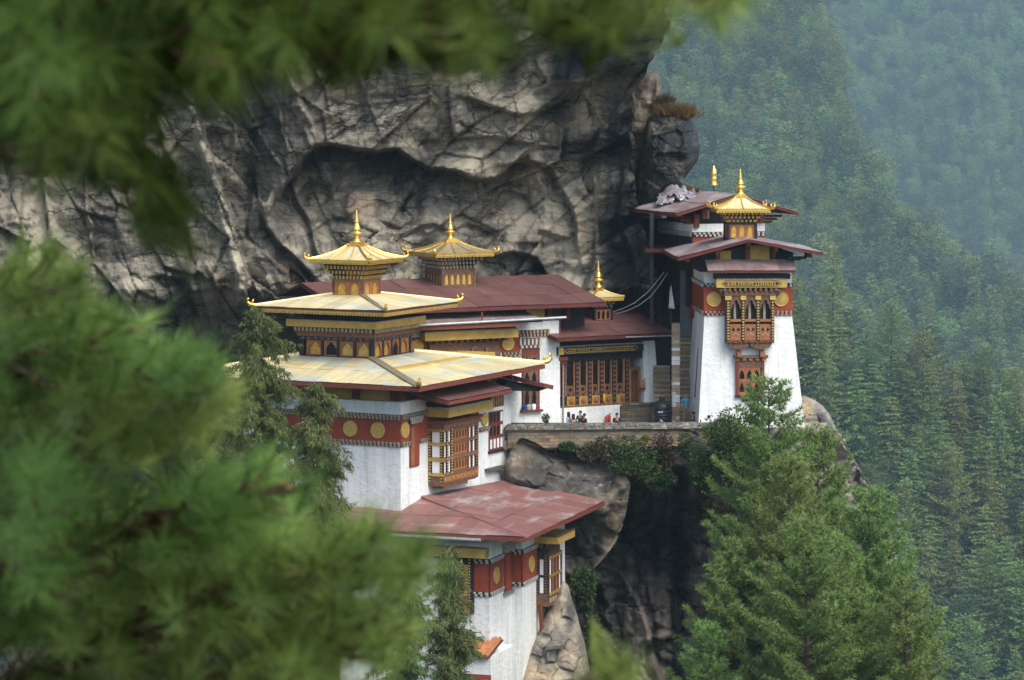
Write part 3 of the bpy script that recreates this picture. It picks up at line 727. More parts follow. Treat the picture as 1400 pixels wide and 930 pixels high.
# ------------------------------------------------------------------ forested hillsides
def hillside(name, pxr, crest, rows, label, seed, amp):
    nx, ny = 90, 60
    px = np.linspace(pxr[0], pxr[1], nx)[None]; cr = np.interp(px, *zip(*crest))
    t = np.linspace(0, 1, ny)[:, None]
    (y0, Y0), (dY) = rows
    py = cr + (y0 - cr) * (1 - t)
    Y = Y0 + dY * (y0 - py) / (y0 - 0.0)
    p = PA(px + 0 * t, py, Y)
    p[..., 2] += amp * fbm(p[..., 0] / 95, p[..., 1] / 95, 0 * t, 4, seed) * t
    back = np.repeat(p[-1:], 8, 0); k = np.arange(1, 9)[:, None]
    back[..., 1] += k * 40; back[..., 2] -= k ** 1.5 * 6
    p = np.concatenate([p, back], 0)
    mesh_obj(name, p.reshape(-1, 3), grid_faces(ny + 8, nx), FLOOR, smooth=True, kind='structure', label=label)
    def place(x, y):                       # pixel on this slope -> ground point
        Yv = Y0 + dY * (y0 - y) / (y0 - 0.0)
        q = P(x, y, Yv)
        q.z += float(amp * fbm(np.array(q.x / 95), np.array(q.y / 95), np.array(0.0), 4, seed) * max(0, min(1, (y0 - y) / max(1e-3, y0 - np.interp(x, *zip(*crest))))))
        return q
    return place
CREST_N = [(560, 330), (900, 400), (1090, 455), (1170, 505), (1250, 530), (1320, 560), (1400, 600), (1500, 660), (1800, 860)]
CREST_M = [(300, -140), (800, -120), (1000, -90), (1110, -20), (1152, 70), (1172, 235), (1222, 290), (1276, 340), (1384, 412), (1500, 500), (1900, 760)]
CREST_F = [(300, -210), (2000, -210)]
near_at = hillside('near_hillside', (560, 1800), CREST_N, ((1130, 775), 170), 'wooded slope just beyond the tower', 201, 3)
mid_at = hillside('middle_hillside', (300, 1900), CREST_M, ((640, 1490), 510), 'hazy wooded ridge behind the tower', 202, 6)
far_at = hillside('far_hillside', (300, 2000), CREST_F, ((560, 2560), 650), 'blue hazy mountainside across the valley', 203, 8)
# ------------------------------------------------------------------ building kit
def clip_poly(p, a, b, c):                       # keep a*x+b*y<=c
    out = []
    for i in range(len(p)):
        q, r = p[i], p[(i + 1) % len(p)]
        dq, dr_ = a * q[0] + b * q[1] - c, a * r[0] + b * r[1] - c
        if dq <= 0: out.append(q)
        if (dq < 0) != (dr_ < 0) and dq != dr_:
            t = dq / (dq - dr_); out.append((q[0] + t * (r[0] - q[0]), q[1] + t * (r[1] - q[1])))
    return out

def panelize(poly, udir, su, sv, th, name, mat, parent, lift=0.03, jit=0.028, skew=0.0):
    poly = [Vector(p) for p in poly]
    nrm = (poly[1] - poly[0]).cross(poly[2] - poly[0])
    if len(poly) > 3: nrm += (poly[2] - poly[0]).cross(poly[3] - poly[0])
    nrm.normalize()
    if nrm.z < 0: nrm = -nrm
    x = Vector(udir); x = (x - nrm * x.dot(nrm)).normalized(); y = nrm.cross(x)
    if y.z < 0: y = -y; x = -x
    o = poly[0]
    p2 = [((p - o).dot(x), (p - o).dot(y)) for p in poly]; hs = [(p - o).dot(nrm) for p in poly]
    xs, ys = [p[0] for p in p2], [p[1] for p in p2]
    nu = max(1, round((max(xs) - min(xs)) / su)); nv = max(1, round((max(ys) - min(ys)) / sv))
    du, dv = (max(xs) - min(xs)) / nu, (max(ys) - min(ys)) / nv
    # height of a warped quad: least squares plane is enough
    A = np.array([[a, b, 1] for a, b in p2]); co = np.linalg.lstsq(A, np.array(hs), rcond=None)[0]
    for j in range(nv):
        off = (j % 2) * 0.5 * du * 0
        for i in range(nu):
            a0, b0 = min(xs) + i * du + off, min(ys) + j * dv
            q = clip_poly(p2, -1, 0, -a0); 
            if q: q = clip_poly(q, 1, 0, a0 + du - 0.012)
            if q: q = clip_poly(q, 0, -1, -(b0 - (0.06 if j else 0)))
            if q: q = clip_poly(q, 0, 1, b0 + dv)
            if len(q) < 3: continue
            ar_ = abs(sum(q[k][0] * q[(k + 1) % len(q)][1] - q[(k + 1) % len(q)][0] * q[k][1] for k in range(len(q)))) / 2
            if ar_ < 0.02: continue
            jt = rnd.random() * jit; tl = (rnd.random() - 0.5) * jit
            top, bot, uv = [], [], []
            for (a, b) in q:
                h = co[0] * a + co[1] * b + co[2] + lift + jt + tl * (a - a0) / du + 0.022 * (1 - (b - b0) / dv)
                w = o + x * a + y * b + nrm * h
                top.append(w); bot.append(w - nrm * th); uv.append((a, b))
            mb = MB(); mb.block(bot, top); mb.uv = uv + uv
            mb.build(name, mat, parent)

def roof(parent, slopes, sheet, deck, su=0.9, sv=2.4, th=0.02, dth=0.10, name='roof', sheets=None):
    mb = MB()
    for poly, ud in slopes:
        A = np.array([[q[0], q[1], 1.0] for q in poly]); c_ = np.linalg.lstsq(A, np.array([q[2] for q in poly]), rcond=None)[0]
        poly = [V(q[0], q[1], c_[0] * q[0] + c_[1] * q[1] + c_[2]) for q in poly]
        mb.block([Vector(p) - V(0, 0, dth) for p in poly], [Vector(p) for p in poly])
    r = mb.build(name, deck, parent)
    for k, (poly, ud) in enumerate(slopes):
        if sheets is None or k in sheets: panelize(poly, ud, su, sv, th, 'roof_sheet', sheet, r)
    return r

def dentils(mb, fr, s0, s1, z0, z1, o0, o1, pitch, duty=0.5):
    n = max(1, int((s1 - s0) / pitch)); p = (s1 - s0) / n
    for i in range(n):
        a = s0 + (i + (1 - duty) / 2) * p
        fr.box(mb, a, a + duty * p, o0, o1, z0, z1)

def dentil_course(parent, fr, s0, s1, z0, z1, o=0.06, d=0.10, pitch=0.22, light='cream', back='brown', name='dentil_course'):
    """a dark string course with two rows of small painted blocks"""
    mb = MB(); fr.box(mb, s0, s1, -0.02, o, z0, z1)
    c = mb.build(name, MT[back], parent)
    h = z1 - z0
    mb = MB(); dentils(mb, fr, s0, s1, z0 + h * 0.52, z0 + h * 0.92, o - 0.01, o + d, pitch)
    dentils(mb, fr, s0 + pitch / 2, s1, z0 + h * 0.04, z0 + h * 0.46, o - 0.01, o + d * 0.6, pitch)
    mb.build('dentil', MT[light], c, kind='stuff')
    return c

ARCH = [(-1, .50), (-.74, .58), (-.70, .72), (-.42, .78), (-.34, .90), (0, 1.0), (.34, .90), (.42, .78), (.70, .72), (.74, .58), (1, .50)]
ROUND = [(-1, .55), (-.9, .74), (-.6, .9), (0, 1), (.6, .9), (.9, .74), (1, .55)]
def arch_plate(mb, fr, s0, s1, z0, z1, a0, a1, zb, zt, o0, o1, arch=ARCH):
    fr.box(mb, s0, a0, o0, o1, z0, z1); fr.box(mb, a1, s1, o0, o1, z0, z1)
    if zb > z0 + 0.01: fr.box(mb, a0, a1, o0, o1, z0, zb)
    c, hw, h = (a0 + a1) / 2, (a1 - a0) / 2, zt - zb
    pts = [(a0, z1)] + [(c + x * hw, zb + y * h) for x, y in arch] + [(a1, z1)]
    fr.poly(mb, pts, o0, o1)

def disc(parent, fr, s, z, r, o=0.0, t=0.09):
    mb = MB(); mb.lathe(fr.pt(s, o, z), [(r, 0), (r, t * .7), (r * .95, t), (r * .86, t * .82), (r * .45, t * .95), (0.02, t * 1.1)], 28, fr.n)
    return mb.build('disc', MT['disc'], parent)

def pbox(parent, name, mat, fr, s0, s1, o0, o1, z0, z1, **k):
    mb = MB(); fr.box(mb, s0, s1, o0, o1, z0, z1)
    return mb.build(name, MT[mat], parent, **k)

def rafters(parent, fr, s0, s1, o0, o1, za, zb, pitch=0.55, w=0.11, h=0.15, mat='redwood'):
    mb = MB(); n = max(1, int((s1 - s0) / pitch))
    for i in range(n + 1):
        s = s0 + (s1 - s0) * i / n
        mb.beam(fr.pt(s, o0, za), fr.pt(s, o1, zb), w, h)
    return mb.build('rafter_row', MT[mat], parent, kind='stuff')

def gold_curl(parent, p, d, size=0.5, mat='gold', name='corner_ornament'):
    """upturned makara curl at a roof corner, pointing along d"""
    d = Vector((d[0], d[1], 0)).normalized(); k = size; p = Vector(p)
    mb = MB()
    path = [(-.8, 0, .14), (-.35, .0, .17), (0, .02, .20), (.32, .10, .20), (.52, .32, .16), (.52, .58, .12), (.38, .70, .07), (.30, .62, .03)]
    mb.tube([p + d * a * k + V(0, 0, b * k) for a, b, r in path], [r * k for a, b, r in path], 7)
    mb.tube([p + d * .05 * k + V(0, 0, .12 * k), p - d * .02 * k + V(0, 0, .40 * k), p - d * .16 * k + V(0, 0, .62 * k)], [.12 * k, .08 * k, .02 * k], 6)
    return mb.build(name, MT[mat], parent, smooth=True)

FIN = [(7.5, 0), (7.5, 2), (5.5, 3), (5.5, 5), (4, 6), (3.6, 10), (3, 12), (8.6, 13.6), (9.8, 16), (7, 17.5), (3.6, 19), (6, 20.5), (5.7, 22), (4.3, 27), (3.2, 31), (2, 32), (4.4, 33.5), (2, 35), (2.9, 37), (1.7, 39), (2.4, 41), (1.3, 43), (1.8, 45), (1, 47), (1.3, 49), (.4, 53)]
def finial(parent, c, H, mat='gold', wide=1.0):
    k = H / 53.0
    mb = MB(); mb.lathe(c, [(r * k * wide, h * k) for r, h in FIN], 14)
    return mb.build('finial', MT[mat], parent, smooth=True)

def cupola(parent, c, deg, z0, z1, z2, z3, hb, hr, ztip, nwin=(2, 2), roofmat='goldroof', base=0.0, winmat='goldp', orn=0.42, wall='brown', fringe='goldd', ribs=2, detail=True):
    """lantern with corbelled timber body, gilt roof, curls and finial; deg = bearing of its right-hand face"""
    f0 = Fr(c, deg)
    faces = [Fr(c, deg), Fr(c, deg - 90), Fr(c, deg + 90), Fr(c, deg + 180)]
    mb = MB(); f0.box(mb, -hb + .06, hb - .06, -hb + .06, hb - .06, z0 - 0.5, z2 - .1)
    body = mb.build('cupola', MT['dark'], parent)
    H = z1 - z0
    for k, fr in enumerate(faces):
        mb = MB()
        for sgn in (-1, 1): fr.box(mb, sgn * hb - .09, sgn * hb + .09, hb - .08, hb + .05, z0 - 0.4, z1)
        fr.box(mb, -hb, hb, hb - .05, hb + .03, z0 - 0.4, z0 + base * H + 0.06)
        fr.box(mb, -hb, hb, hb - .05, hb + .06, z1 - 0.14 * H, z1)
        mb.build('body_frame', MT[wall], body)
        if k < 2:
            n = nwin[k]; w = (2 * hb - 0.2) / n
            for i in range(n):
                a = -hb + 0.1 + i * w; zb, zt = z0 + base * H + 0.10, z1 - 0.16 * H
                mb = MB(); arch_plate(mb, fr, a, a + w, zb - .05, zt + .03, a + w * .2, a + w * .8, zb, zt - 0.06 * H, hb - .03, hb + .035, ROUND)
                wdw = mb.build('window_frame', MT['orange' if n < 4 else 'brown'], body)
                mb = MB(); fr.box(mb, a + w * .15, a + w * .85, hb - .06, hb - .01, zb, zt)
                mb.build('window_panel', MT[winmat], wdw)
            if base > 0: pbox(body, 'base_panel', 'yellow', fr, -hb + .1, hb - .1, hb - .02, hb + .012, z0 - .3, z0 + base * H)
        # corbelled cornice
        mb = MB(); md = MB(); nt = 4; zc = z2 - z1
        for t in range(nt):
            e = hb + (hr * 0.86 - hb) * ((t + .6) / nt) ** 1.2
            za, zb2 = z1 + zc * t / nt, z1 + zc * (t + 1) / nt
            fr.box(mb, -e + .03, e - .03, 0, e - .05, za, zb2)
            dentils(md, fr, -e, e, za + .02, zb2 - zc / nt * .3, e - .07, e + .05, 0.24 if t < 3 else 0.17)
        mb.build('cornice', MT['brown' if k < 2 else 'dark'], body)
        md.build('cornice_dentil', MT['goldd' if fringe == 'gold' else 'cream'], body, kind='stuff')
        # gilt eave fringe
        mb = MB(); fr.box(mb, -hr + .02, hr - .02, hr - .10, hr - .02, z2 - 0.16, z2 + .02)
        dentils(mb, fr, -hr + .05, hr - .05, z2 - 0.26, z2 - 0.15, hr - .09, hr - .03, 0.17, .7)
        mb.build('eave_fringe', MT[fringe], body)
    # concave roof
    prof = [(0, 0), (.25, .13), (.5, .33), (.75, .62), (1, 1)]
    top = hr * 0.17
    mb = MB(); uv = []
    for fr in faces:
        for (t0, h0), (t1, h1) in zip(prof[:-1], prof[1:]):
            e0, e1 = hr + (top - hr) * t0, hr + (top - hr) * t1
            za, zb2 = z2 + (z3 - z2) * h0, z2 + (z3 - z2) * h1
            mb.poly([fr.pt(-e0, e0, za), fr.pt(e0, e0, za), fr.pt(e1, e1, zb2), fr.pt(-e1, e1, zb2)])
            uv += [(-e0, t0), (e0, t0), (e1, t1), (-e1, t1)]
    mb.poly([f0.pt(-hr, -hr, z2 - .02), f0.pt(-hr, hr, z2 - .02), f0.pt(hr, hr, z2 - .02), f0.pt(hr, -hr, z2 - .02)]); uv += [(0, 0)] * 4
    mb.uv = uv
    mb.build('cupola_roof', MT[roofmat], body)
    for fr in faces:
        for i in range(ribs + 1):
            q = -1 + 2 * i / (ribs + 1)
            path = [fr.pt(q * (hr + (top - hr) * t), hr + (top - hr) * t, z2 + (z3 - z2) * h + .02) for t, h in prof]
            MB().tube(path, 0.05 if i else 0.075, 6).build('roof_rib', MT['gold' if i == 0 else ('goldd' if roofmat == 'goldgrey' else 'yellow')], body)
    if orn:
        for sx, sy in ((-1, -1), (1, -1), (1, 1), (-1, 1)):
            q = f0.pt(sx * hr, sy * hr, z2 + .02); d = q - f0.pt(0, 0, z2 + .02)
            gold_curl(body, q, d, orn)
    mb = MB()
    for i, (e, h) in enumerate(((1.25, .0), (1.0, .4), (.7, .8))):
        f0.box(mb, -top * e - .05, top * e + .05, -top * e - .05, top * e + .05, z3 - .06 + h * .22, z3 + .04 + h * .22)
    mb.build('finial_base', MT['gold'], body)
    finial(body, V(c[0], c[1], z3 + .15), ztip - z3 - .15, wide=1.25)
    return body

def lettering_board(parent, fr, s0, s1, z0, z1, o0, o1, inset=0.12, dark='dark', gold='yellow', textcol='goldp', body=None):
    """gilt board with a pointed cartouche and rows of raised script strokes"""
    b = pbox(parent, 'name_board', gold if body is None else body, fr, s0, s1, o0, o1, z0, z1)
    h = z1 - z0; a0, a1 = s0 + inset * (s1 - s0), s1 - inset * (s1 - s0); tip = h * .55
    c = (z0 + z1) / 2
    def hexa(e): return [(a0 - tip + e * 1.6, c), (a0 + e * .6, z1 - h * .1 - e), (a1 - e * .6, z1 - h * .1 - e), (a1 + tip - e * 1.6, c), (a1 - e * .6, z0 + h * .1 + e), (a0 + e * .6, z0 + h * .1 + e)]
    mb = MB(); fr.poly(mb, hexa(0), o1 - .01, o1 + .012); mb.build('cartouche', MT[dark], b)
    mb = MB(); fr.poly(mb, hexa(h * .08), o1 - .01, o1 + .020); mb.build('cartouche_border', MT[gold], b)
    mb = MB(); fr.poly(mb, hexa(h * .16), o1 - .01, o1 + .028); mb.build('cartouche_field', MT[dark], b)
    mb = MB(); x = a0 + h * .12; r = random.Random(5)
    zt, zb = z1 - h * .27, z0 + h * .24
    while x < a1 - h * .25:
        w = h * r.choice((.2, .28, .34)); k = r.randrange(4); t = h * .085
        fr.box(mb, x, x + w, o1, o1 + .045, zt - t, zt)
        fr.box(mb, x + w - t, x + w, o1, o1 + .045, zb + (h * .1 if k == 1 else 0), zt)
        if k in (0, 3): fr.box(mb, x, x + t, o1, o1 + .045, (zt + zb) / 2 - t, zt)
        if k in (0, 2): fr.box(mb, x, x + w, o1, o1 + .045, (zt + zb) / 2 - t, (zt + zb) / 2)
        if k == 1: fr.box(mb, x + w * .2, x + w, o1, o1 + .045, zb, zb + t)
        x += w + h * .09
    mb.build('script', MT[textcol], b, kind='stuff')
    return b

def stack_posts(parent, fr, s0, s1, z0, z1, o0, o1, name='post', mat='dark', block='yellow', pitch=0.16):
    p = pbox(parent, name, mat, fr, s0, s1, o0, o1, z0, z1)
    mb = MB(); n = max(1, int((z1 - z0) / pitch)); e = (s1 - s0) * .18
    for i in range(n):
        z = z0 + (i + .25) * (z1 - z0) / n
        fr.box(mb, s0 + e, s1 - e, o1 - .01, o1 + .02, z, z + pitch * .5)
    mb.build('post_inlay', MT[block], p, kind='stuff')
    return p

def quatrefoil(mb, fr, s, z, r, o0, o1):
    pts = []
    for i in range(16):
        a = i * math.pi / 8; q = r * (1.0 if i % 4 == 0 else (.62 if i % 4 in (1, 3) else .45))
        pts.append((s + q * math.cos(a), z + q * math.sin(a)))
    fr.poly(mb, pts, o0, o1)

# ================================================================== gilded temple (two gold roofs)
ma = empty('gilded_temple', (-9, 174, -28), 'white temple with two tiered gold roofs, red band and gold discs', 'temple')
cor = (-6.4, 168.0)
FL, FRt = Fr(cor, -27), Fr(cor, 63)
WLn, WRn = 10.6, 13.9
zt = -17.45
def quadpts(fa, fb, la, lb, e, z):                # footprint of a corner block, grown by e
    c0 = fa.pt(0, 0, z) + (fa.n + fb.n) * e
    c1 = fa.pt(-la, 0, z) + (fa.n - fb.n) * e
    c3 = fb.pt(lb, 0, z) + (fb.n - fa.n) * e
    c2 = c1 + c3 - c0
    return [c0, c3, c2, c1]
MB().block(quadpts(FL, FRt, WLn, WRn, 0.05, -29), quadpts(FL, FRt, WLn, WRn, 0, zt)).build('wall', MT['plaster'], ma)
zz = lambda py: (HY - py) * 168.0 / F
for fr, s0, s1 in ((FL, -WLn + 1.4, 0.06), (FRt, 0.0, 9.6)):
    pbox(ma, 'red_band', 'red', fr, s0, s1, -.02, .05, zz(604.6), zz(575))
    dentil_course(ma, fr, s0, s1, zz(575), zz(567.5), .06, .10, .24)
    pbox(ma, 'cornice_plank', 'redwood', fr, s0, s1, -.02, .08, zz(577), zz(575) - .005)
dentil_course(ma, FL, -WLn + 1.4, 0.06, zz(612), zz(604.6), .06, .10, .26)
dentil_course(ma, FRt, 0, FRt.S(559.5), zz(612), zz(604.6), .06, .10, .26)
dentil_course(ma, FRt, FRt.S(572), FRt.S(584), zz(612), zz(604.6), .06, .10, .26)
for px in (442, 479.7, 517.4):
    disc(ma, FL, FL.S(px), zz(590), 0.47, .04)
disc(ma, FRt, FRt.S(552.3), zz(589), 0.47, .04)
disc(ma, FRt, FRt.S(661), FRt.Z(661, 573), 0.40, .04)
# slit window
s0, s1, z0, z1 = FRt.rect(559, 571.5, 579, 636)
w = pbox(ma, 'window', 'redwood', FRt, s0, s1, -.02, .10, z0 - .08, z1)
pbox(w, 'jamb', 'orange', FRt, s0 + .06, s0 + .40, .09, .14, z0, z1 - .2)
pbox(w, 'reveal', 'red', FRt, s0 + .42, s1 - .1, .09, .115, z0, z1)
dentil_course(ma, FRt, s0 - .15, s1 + .25, z1, z1 + .45, .12, .14, .22, 'dotted', 'dark')
# attic: recessed boards and red posts under the roof
attic = MB().block(quadpts(FL, FRt, WLn, WRn, -0.7, zt - .1), quadpts(FL, FRt, WLn, WRn, -0.7, -15.6)).build('attic_boarding', MT['yellow'], ma)
for fr, ss in ((FL, (-8.6, -6.6, -3.3, -.75)), (FRt, (.8, 3.0, 6.0, 9.0, 11.6))):
    for s in ss: pbox(attic, 'attic_post', 'redwood', fr, s - .2, s + .2, -.74, -.45, zt + .02, -16.1)
    a, b = (-WLn + .7, -.7) if fr is FL else (.7, WRn - .7)
    pbox(attic, 'attic_beam', 'dark', fr, a, b, -.72, -.5, -16.52, -16.2)
# lower gold roof
C0 = V(-5.28, 165.0, -16.3); dl, dr = V(-math.cos(math.radians(27)), math.sin(math.radians(27)), 0), V(math.sin(math.radians(27)), math.cos(math.radians(27)), 0)
EL, ER = C0 + dl * 16, C0 + dr * 16; EB = EL + dr * 16
tc = V(-9.3, 175.0, -15.3); h2 = 2.5
tF, tL, tR, tB = tc - (dl + dr) * h2, tc + (dl - dr) * h2, tc + (dr - dl) * h2, tc + (dl + dr) * h2
rf = roof(ma, [([EL, C0, tF, tL], C0 - EL), ([C0, ER, tR, tF], ER - C0), ([ER, EB, tB, tR], EB - ER), ([EB, EL, tL, tB], EL - EB)], MT['goldroof'], MT['maroon'], 1.15, 2.7, sheets=(0, 1))
for a, b in ((EL, C0), (C0, ER)):
    MB().beam(a - V(0, 0, .12), b - V(0, 0, .12), .10, .24).build('fascia', MT['redwood'], rf)
for off in (-.16, 0, .16):
    q = (dr - dl).normalized() * off
    MB().tube([C0 + q + V(0, 0, .10), tF + q + V(0, 0, .12)], .075, 6).build('hip_roll', MT['goldgrey'], rf)
MB().tube([ER + V(0, 0, .10), tR + V(0, 0, .12)], .15, 8).build('hip_roll', MT['goldroof'], rf)
MB().tube([EL + V(0, 0, .10), tL + V(0, 0, .12)], .15, 8).build('hip_roll', MT['goldroof'], rf)
gold_curl(rf, C0 + V(0, 0, .14), dl * -1 - dr, .62, 'goldd'); gold_curl(rf, ER + V(0, 0, .14), dr - dl, .8); gold_curl(rf, EL + V(0, 0, .14), dl - dr, .8)
f_el = Fr((C0.x, C0.y), -27); f_er = Fr((C0.x, C0.y), 63)
rafters(ma, f_el, -15.5, -.4, -2.4, -.15, -16.36, -16.52, .7)
rafters(ma, f_er, .4, 15.5, -2.4, -.15, -16.36, -16.52, .7)
# second tier
tfc = (tF.x + (dl + dr).x * .1, tF.y + (dl + dr).y * .1); TL, TR = Fr(tfc, -27), Fr(tfc, 63); W2 = 4.8
z2b = -15.35; zq = lambda py: (HY - py) * 172.4 / F
t2 = MB(); t2.block(quadpts(TL, TR, W2, W2, -.12, z2b - .3), quadpts(TL, TR, W2, W2, -.12, -12.2)); t2 = t2.build('upper_tier', MT['dark'], ma)
def tier_window(fr, px0, px1, zb, zt_, pane, parent):
    s0, s1 = fr.S(px0), fr.S(px1); g = (s1 - s0) * .22
    mb = MB(); arch_plate(mb, fr, s0 - g, s1 + g, zb - .1, zt_ + .12, s0, s1, zb, zt_, -.10, .05, ARCH)
    w = mb.build('window_frame', MT['orange'], parent)
    mb = MB(); fr.box(mb, s0 - .05, s1 + .05, -.13, -.07, zb - .02, zt_ + .02); mb.build('window_panel', MT[pane], w)
for px0, px1, pn in ((423, 438.7, 'goldp'), (445.8, 460.6, 'void'), (466.5, 482.6, 'disc'), (489.7, 505, 'disc')): tier_window(TL, px0, px1, zq(486.5), zq(468.5), pn, t2)
for px0, px1, pn in ((512, 520.5, 'goldp'), (524.5, 532.5, 'goldp'), (536.2, 544, 'void'), (547.5, 556, 'goldp')): tier_window(TR, px0, px1, zq(488), zq(469), pn, t2)
for fr, cols in ((TL, (414.5, 441.8, 463.2, 486, 507.2)), (TR, (509.6, 522.5, 534.3, 545.7, 559.5))):
    for px in cols:
        s = fr.S(px); pbox(t2, 'post', 'dark', fr, s - .1, s + .1, -.1, .09, z2b, zq(466))
    a, b = (-W2, 0) if fr is TL else (0, W2)
    pbox(t2, 'sill_plank', 'dark', fr, a, b, -.1, .11, z2b, z2b + .14)
    pbox(t2, 'carved_frieze', 'navy', fr, a - .05, b + .05, -.1, .13, zq(467), zq(461.5))
    mb = MB(); dentils(mb, fr, a, b, zq(465.5), zq(462.5), .12, .17, .42, .45); mb.build('frieze_inlay', MT['brown'], t2, kind='stuff')
    pbox(t2, 'carved_beam', 'brown', fr, a - .15, b + .15, -.1, .24, zq(461.5), zq(456.5))
    pbox(t2, 'red_beam', 'redwood', fr, a - .22, b + .22, -.1, .31, zq(456.5), zq(454))
    mb = MB(); dentils(mb, fr, a - .3, b + .3, zq(454), zq(449), .05, .46, .26, .5); mb.build('dentil', MT['cream'], t2, kind='stuff')
    pbox(t2, 'dentil_ground', 'dark', fr, a - .3, b + .3, -.1, .33, zq(454) + .003, zq(448))
ebm = MB(); 
for fr, a, b in ((TL, -W2 - .66, .66), (TR, -.66, W2 + .66)):
    m_ = MB(); fr.box(m_, a + (.12 if fr is TR else 0), b, .46, .66, zq(448), zq(439.5)); m_.build('eave_board', MT['yellow'], t2)
    m_ = MB(); dentils(m_, fr, a, b, zq(439.5), zq(438), .5, .68, .16); m_.build('eave_board_dentil', MT['dotted'], t2, kind='stuff')
# upper gold roof
R2 = 4.5; z2e = -12.3; z2t = -11.72; c2 = V(-9.3, 175.0, 0); h3 = 1.05
def sq(h, z): return [V(c2.x, c2.y, z) + d for d in (-(dl + dr) * h, (dr - dl) * h, (dl + dr) * h, (dl - dr) * h)]
e_, t_ = sq(R2, z2e), sq(h3, z2t)
rf2 = roof(ma, [([e_[3], e_[0], t_[0], t_[3]], e_[0] - e_[3]), ([e_[0], e_[1], t_[1], t_[0]], e_[1] - e_[0]), ([e_[1], e_[2], t_[2], t_[1]], e_[2] - e_[1]), ([e_[2], e_[3], t_[3], t_[2]], e_[3] - e_[2])], MT['goldroof'], MT['maroon'], 1.1, 3.6, name='upper_roof', dth=.08)
for off in (-.1, .06): MB().tube([e_[0] + V(off, 0, .08), t_[0] + V(off, 0, .10)], .06, 6).build('hip_roll', MT['goldgrey'], rf2)
for k in (1, 3): MB().tube([e_[k] + V(0, 0, .07), t_[k] + V(0, 0, .09)], .10, 6).build('hip_roll', MT['goldroof'], rf2)
gold_curl(rf2, e_[0] + V(0, 0, .1), -(dl + dr), .5, 'goldd'); gold_curl(rf2, e_[1] + V(0, 0, .1), dr - dl, .6); gold_curl(rf2, e_[3] + V(0, 0, .1), dl - dr, .6)
for fr, a, b in ((Fr(e_[0], -27), -2 * R2, 0), (Fr(e_[0], 63), 0, 2 * R2)):
    mb = MB(); fr.box(mb, a, b, -.1, -.02, z2e - .2, z2e - .02); dentils(mb, fr, a + .05, b - .05, z2e - .31, z2e - .19, -.09, -.03, .2, .7)
    mb.build('eave_fringe', MT['goldd'], rf2)
    rafters(rf2, fr, a + .4, b - .4, -2.2, -.2, z2e - .02, z2e - .2, 1.1, .14, .2)
cupola(ma, (-9.3, 175.0), 63, -11.8, -10.75, -9.55, -8.75, 1.0, 2.1, -6.65, nwin=(2, 2), fringe='gold', orn=.5)
# bay window on the right-hand wall
bo = 1.0
bs0, bs1 = FRt.S(606, bo), FRt.S(653.5, bo)
zb_ = lambda py: FRt.Z(628, py, bo)
bz0, bz1 = zb_(660), zb_(572)
bay = pbox(ma, 'bay_window', 'brown', FRt, bs0 + .05, bs1 - .05, -.02, bo - .08, bz0, bz1)
rows = [(586.7, 601), (605.5, 621), (626.6, 642.4)]
cols = [(606.9, 610), (612.7, 616), (618.7, 639), (640.9, 643.9), (646, 649.3)]
FB = FRt.shifted(0, bo)
for ci, (c0, c1) in enumerate(cols):
    for (r0, r1) in rows:
        a, b, za, zb2 = FB.S(c0), FB.S(c1), zb_(r1), zb_(r0)
        if ci != 2: pbox(bay, 'panel', 'white', FB, a, b, -.10, -.045, za, zb2)
        else:
            la = pbox(bay, 'lattice', 'void', FB, a, b, -.10, -.05, za, zb2); mb = MB(); n = 5; ww = (b - a) / n
            for i in range(n): arch_plate(mb, FB, a + i * ww, a + (i + 1) * ww, za, zb2, a + i * ww + ww * .26, a + (i + 1) * ww - ww * .26, za + (zb2 - za) * .22, zb2 - .04, -.05, .0, ROUND)
            mb.build('lattice_bar', MT['orange'], la)
edges = [(bs0, FB.S(606.9)), (FB.S(610), FB.S(612.7)), (FB.S(616), FB.S(618.7)), (FB.S(639), FB.S(640.9)), (FB.S(643.9), FB.S(646)), (FB.S(649.3), bs1)]
for k, (a, b) in enumerate(edges): stack_posts(bay, FB, a, b, zb_(645), zb_(583), -.09, .03, block='yellow' if k < 3 else 'orange')
for y0, y1 in ((642.4, 647), (621, 626.6), (601, 605.5), (582, 586.7)): pbox(bay, 'rail', 'brown', FB, bs0, bs1, -.09, .045, zb_(y1) + .02, zb_(y0) - .02)
pbox(bay, 'top_frieze', 'brown', FB, bs0 - .1, bs1 + .1, -.3, .12, zb_(582), zb_(575))
mb = MB(); dentils(mb, FB, bs0 - .2, bs1 + .2, zb_(575), zb_(571.5), -.1, .3, .34); mb.build('dentil', MT['redwood'], bay, kind='stuff')
pbox(bay, 'apron', 'orange', FB, bs0, bs1, -.09, .03, zb_(655), zb_(647))
mb = MB(); 
for i in range(9): FB.box(mb, bs0 + .1 + i * (bs1 - bs0) / 9, bs0 + .3 + i * (bs1 - bs0) / 9, .0, .06, zb_(653), zb_(649))
mb.build('apron_inlay', MT['goldd'], bay, kind='stuff')
mb = MB(); FB.box(mb, bs0 + .2, bs1 - 1.2, -.8, -.05, zb_(664), zb_(655)); dentils(mb, FB, bs0, bs1, zb_(658), zb_(655), -.1, .05, .25); mb.build('corbel', MT['brown'], bay)
FS = Fr(FB.pt(bs0, 0, 0), -27)                 # the side of the bay that faces the viewer
sw0 = -0.98
for (r0, r1) in rows:
    za, zb2 = zb_(r1), zb_(r0)
    pbox(bay, 'panel', 'white', FS, sw0 + .26, -.22, -.03, .03, za, zb2)
for a, b in ((sw0, sw0 + .22), (-.19, .0)): stack_posts(bay, FS, a, b, zb_(655), zb_(583), -.04, .06)
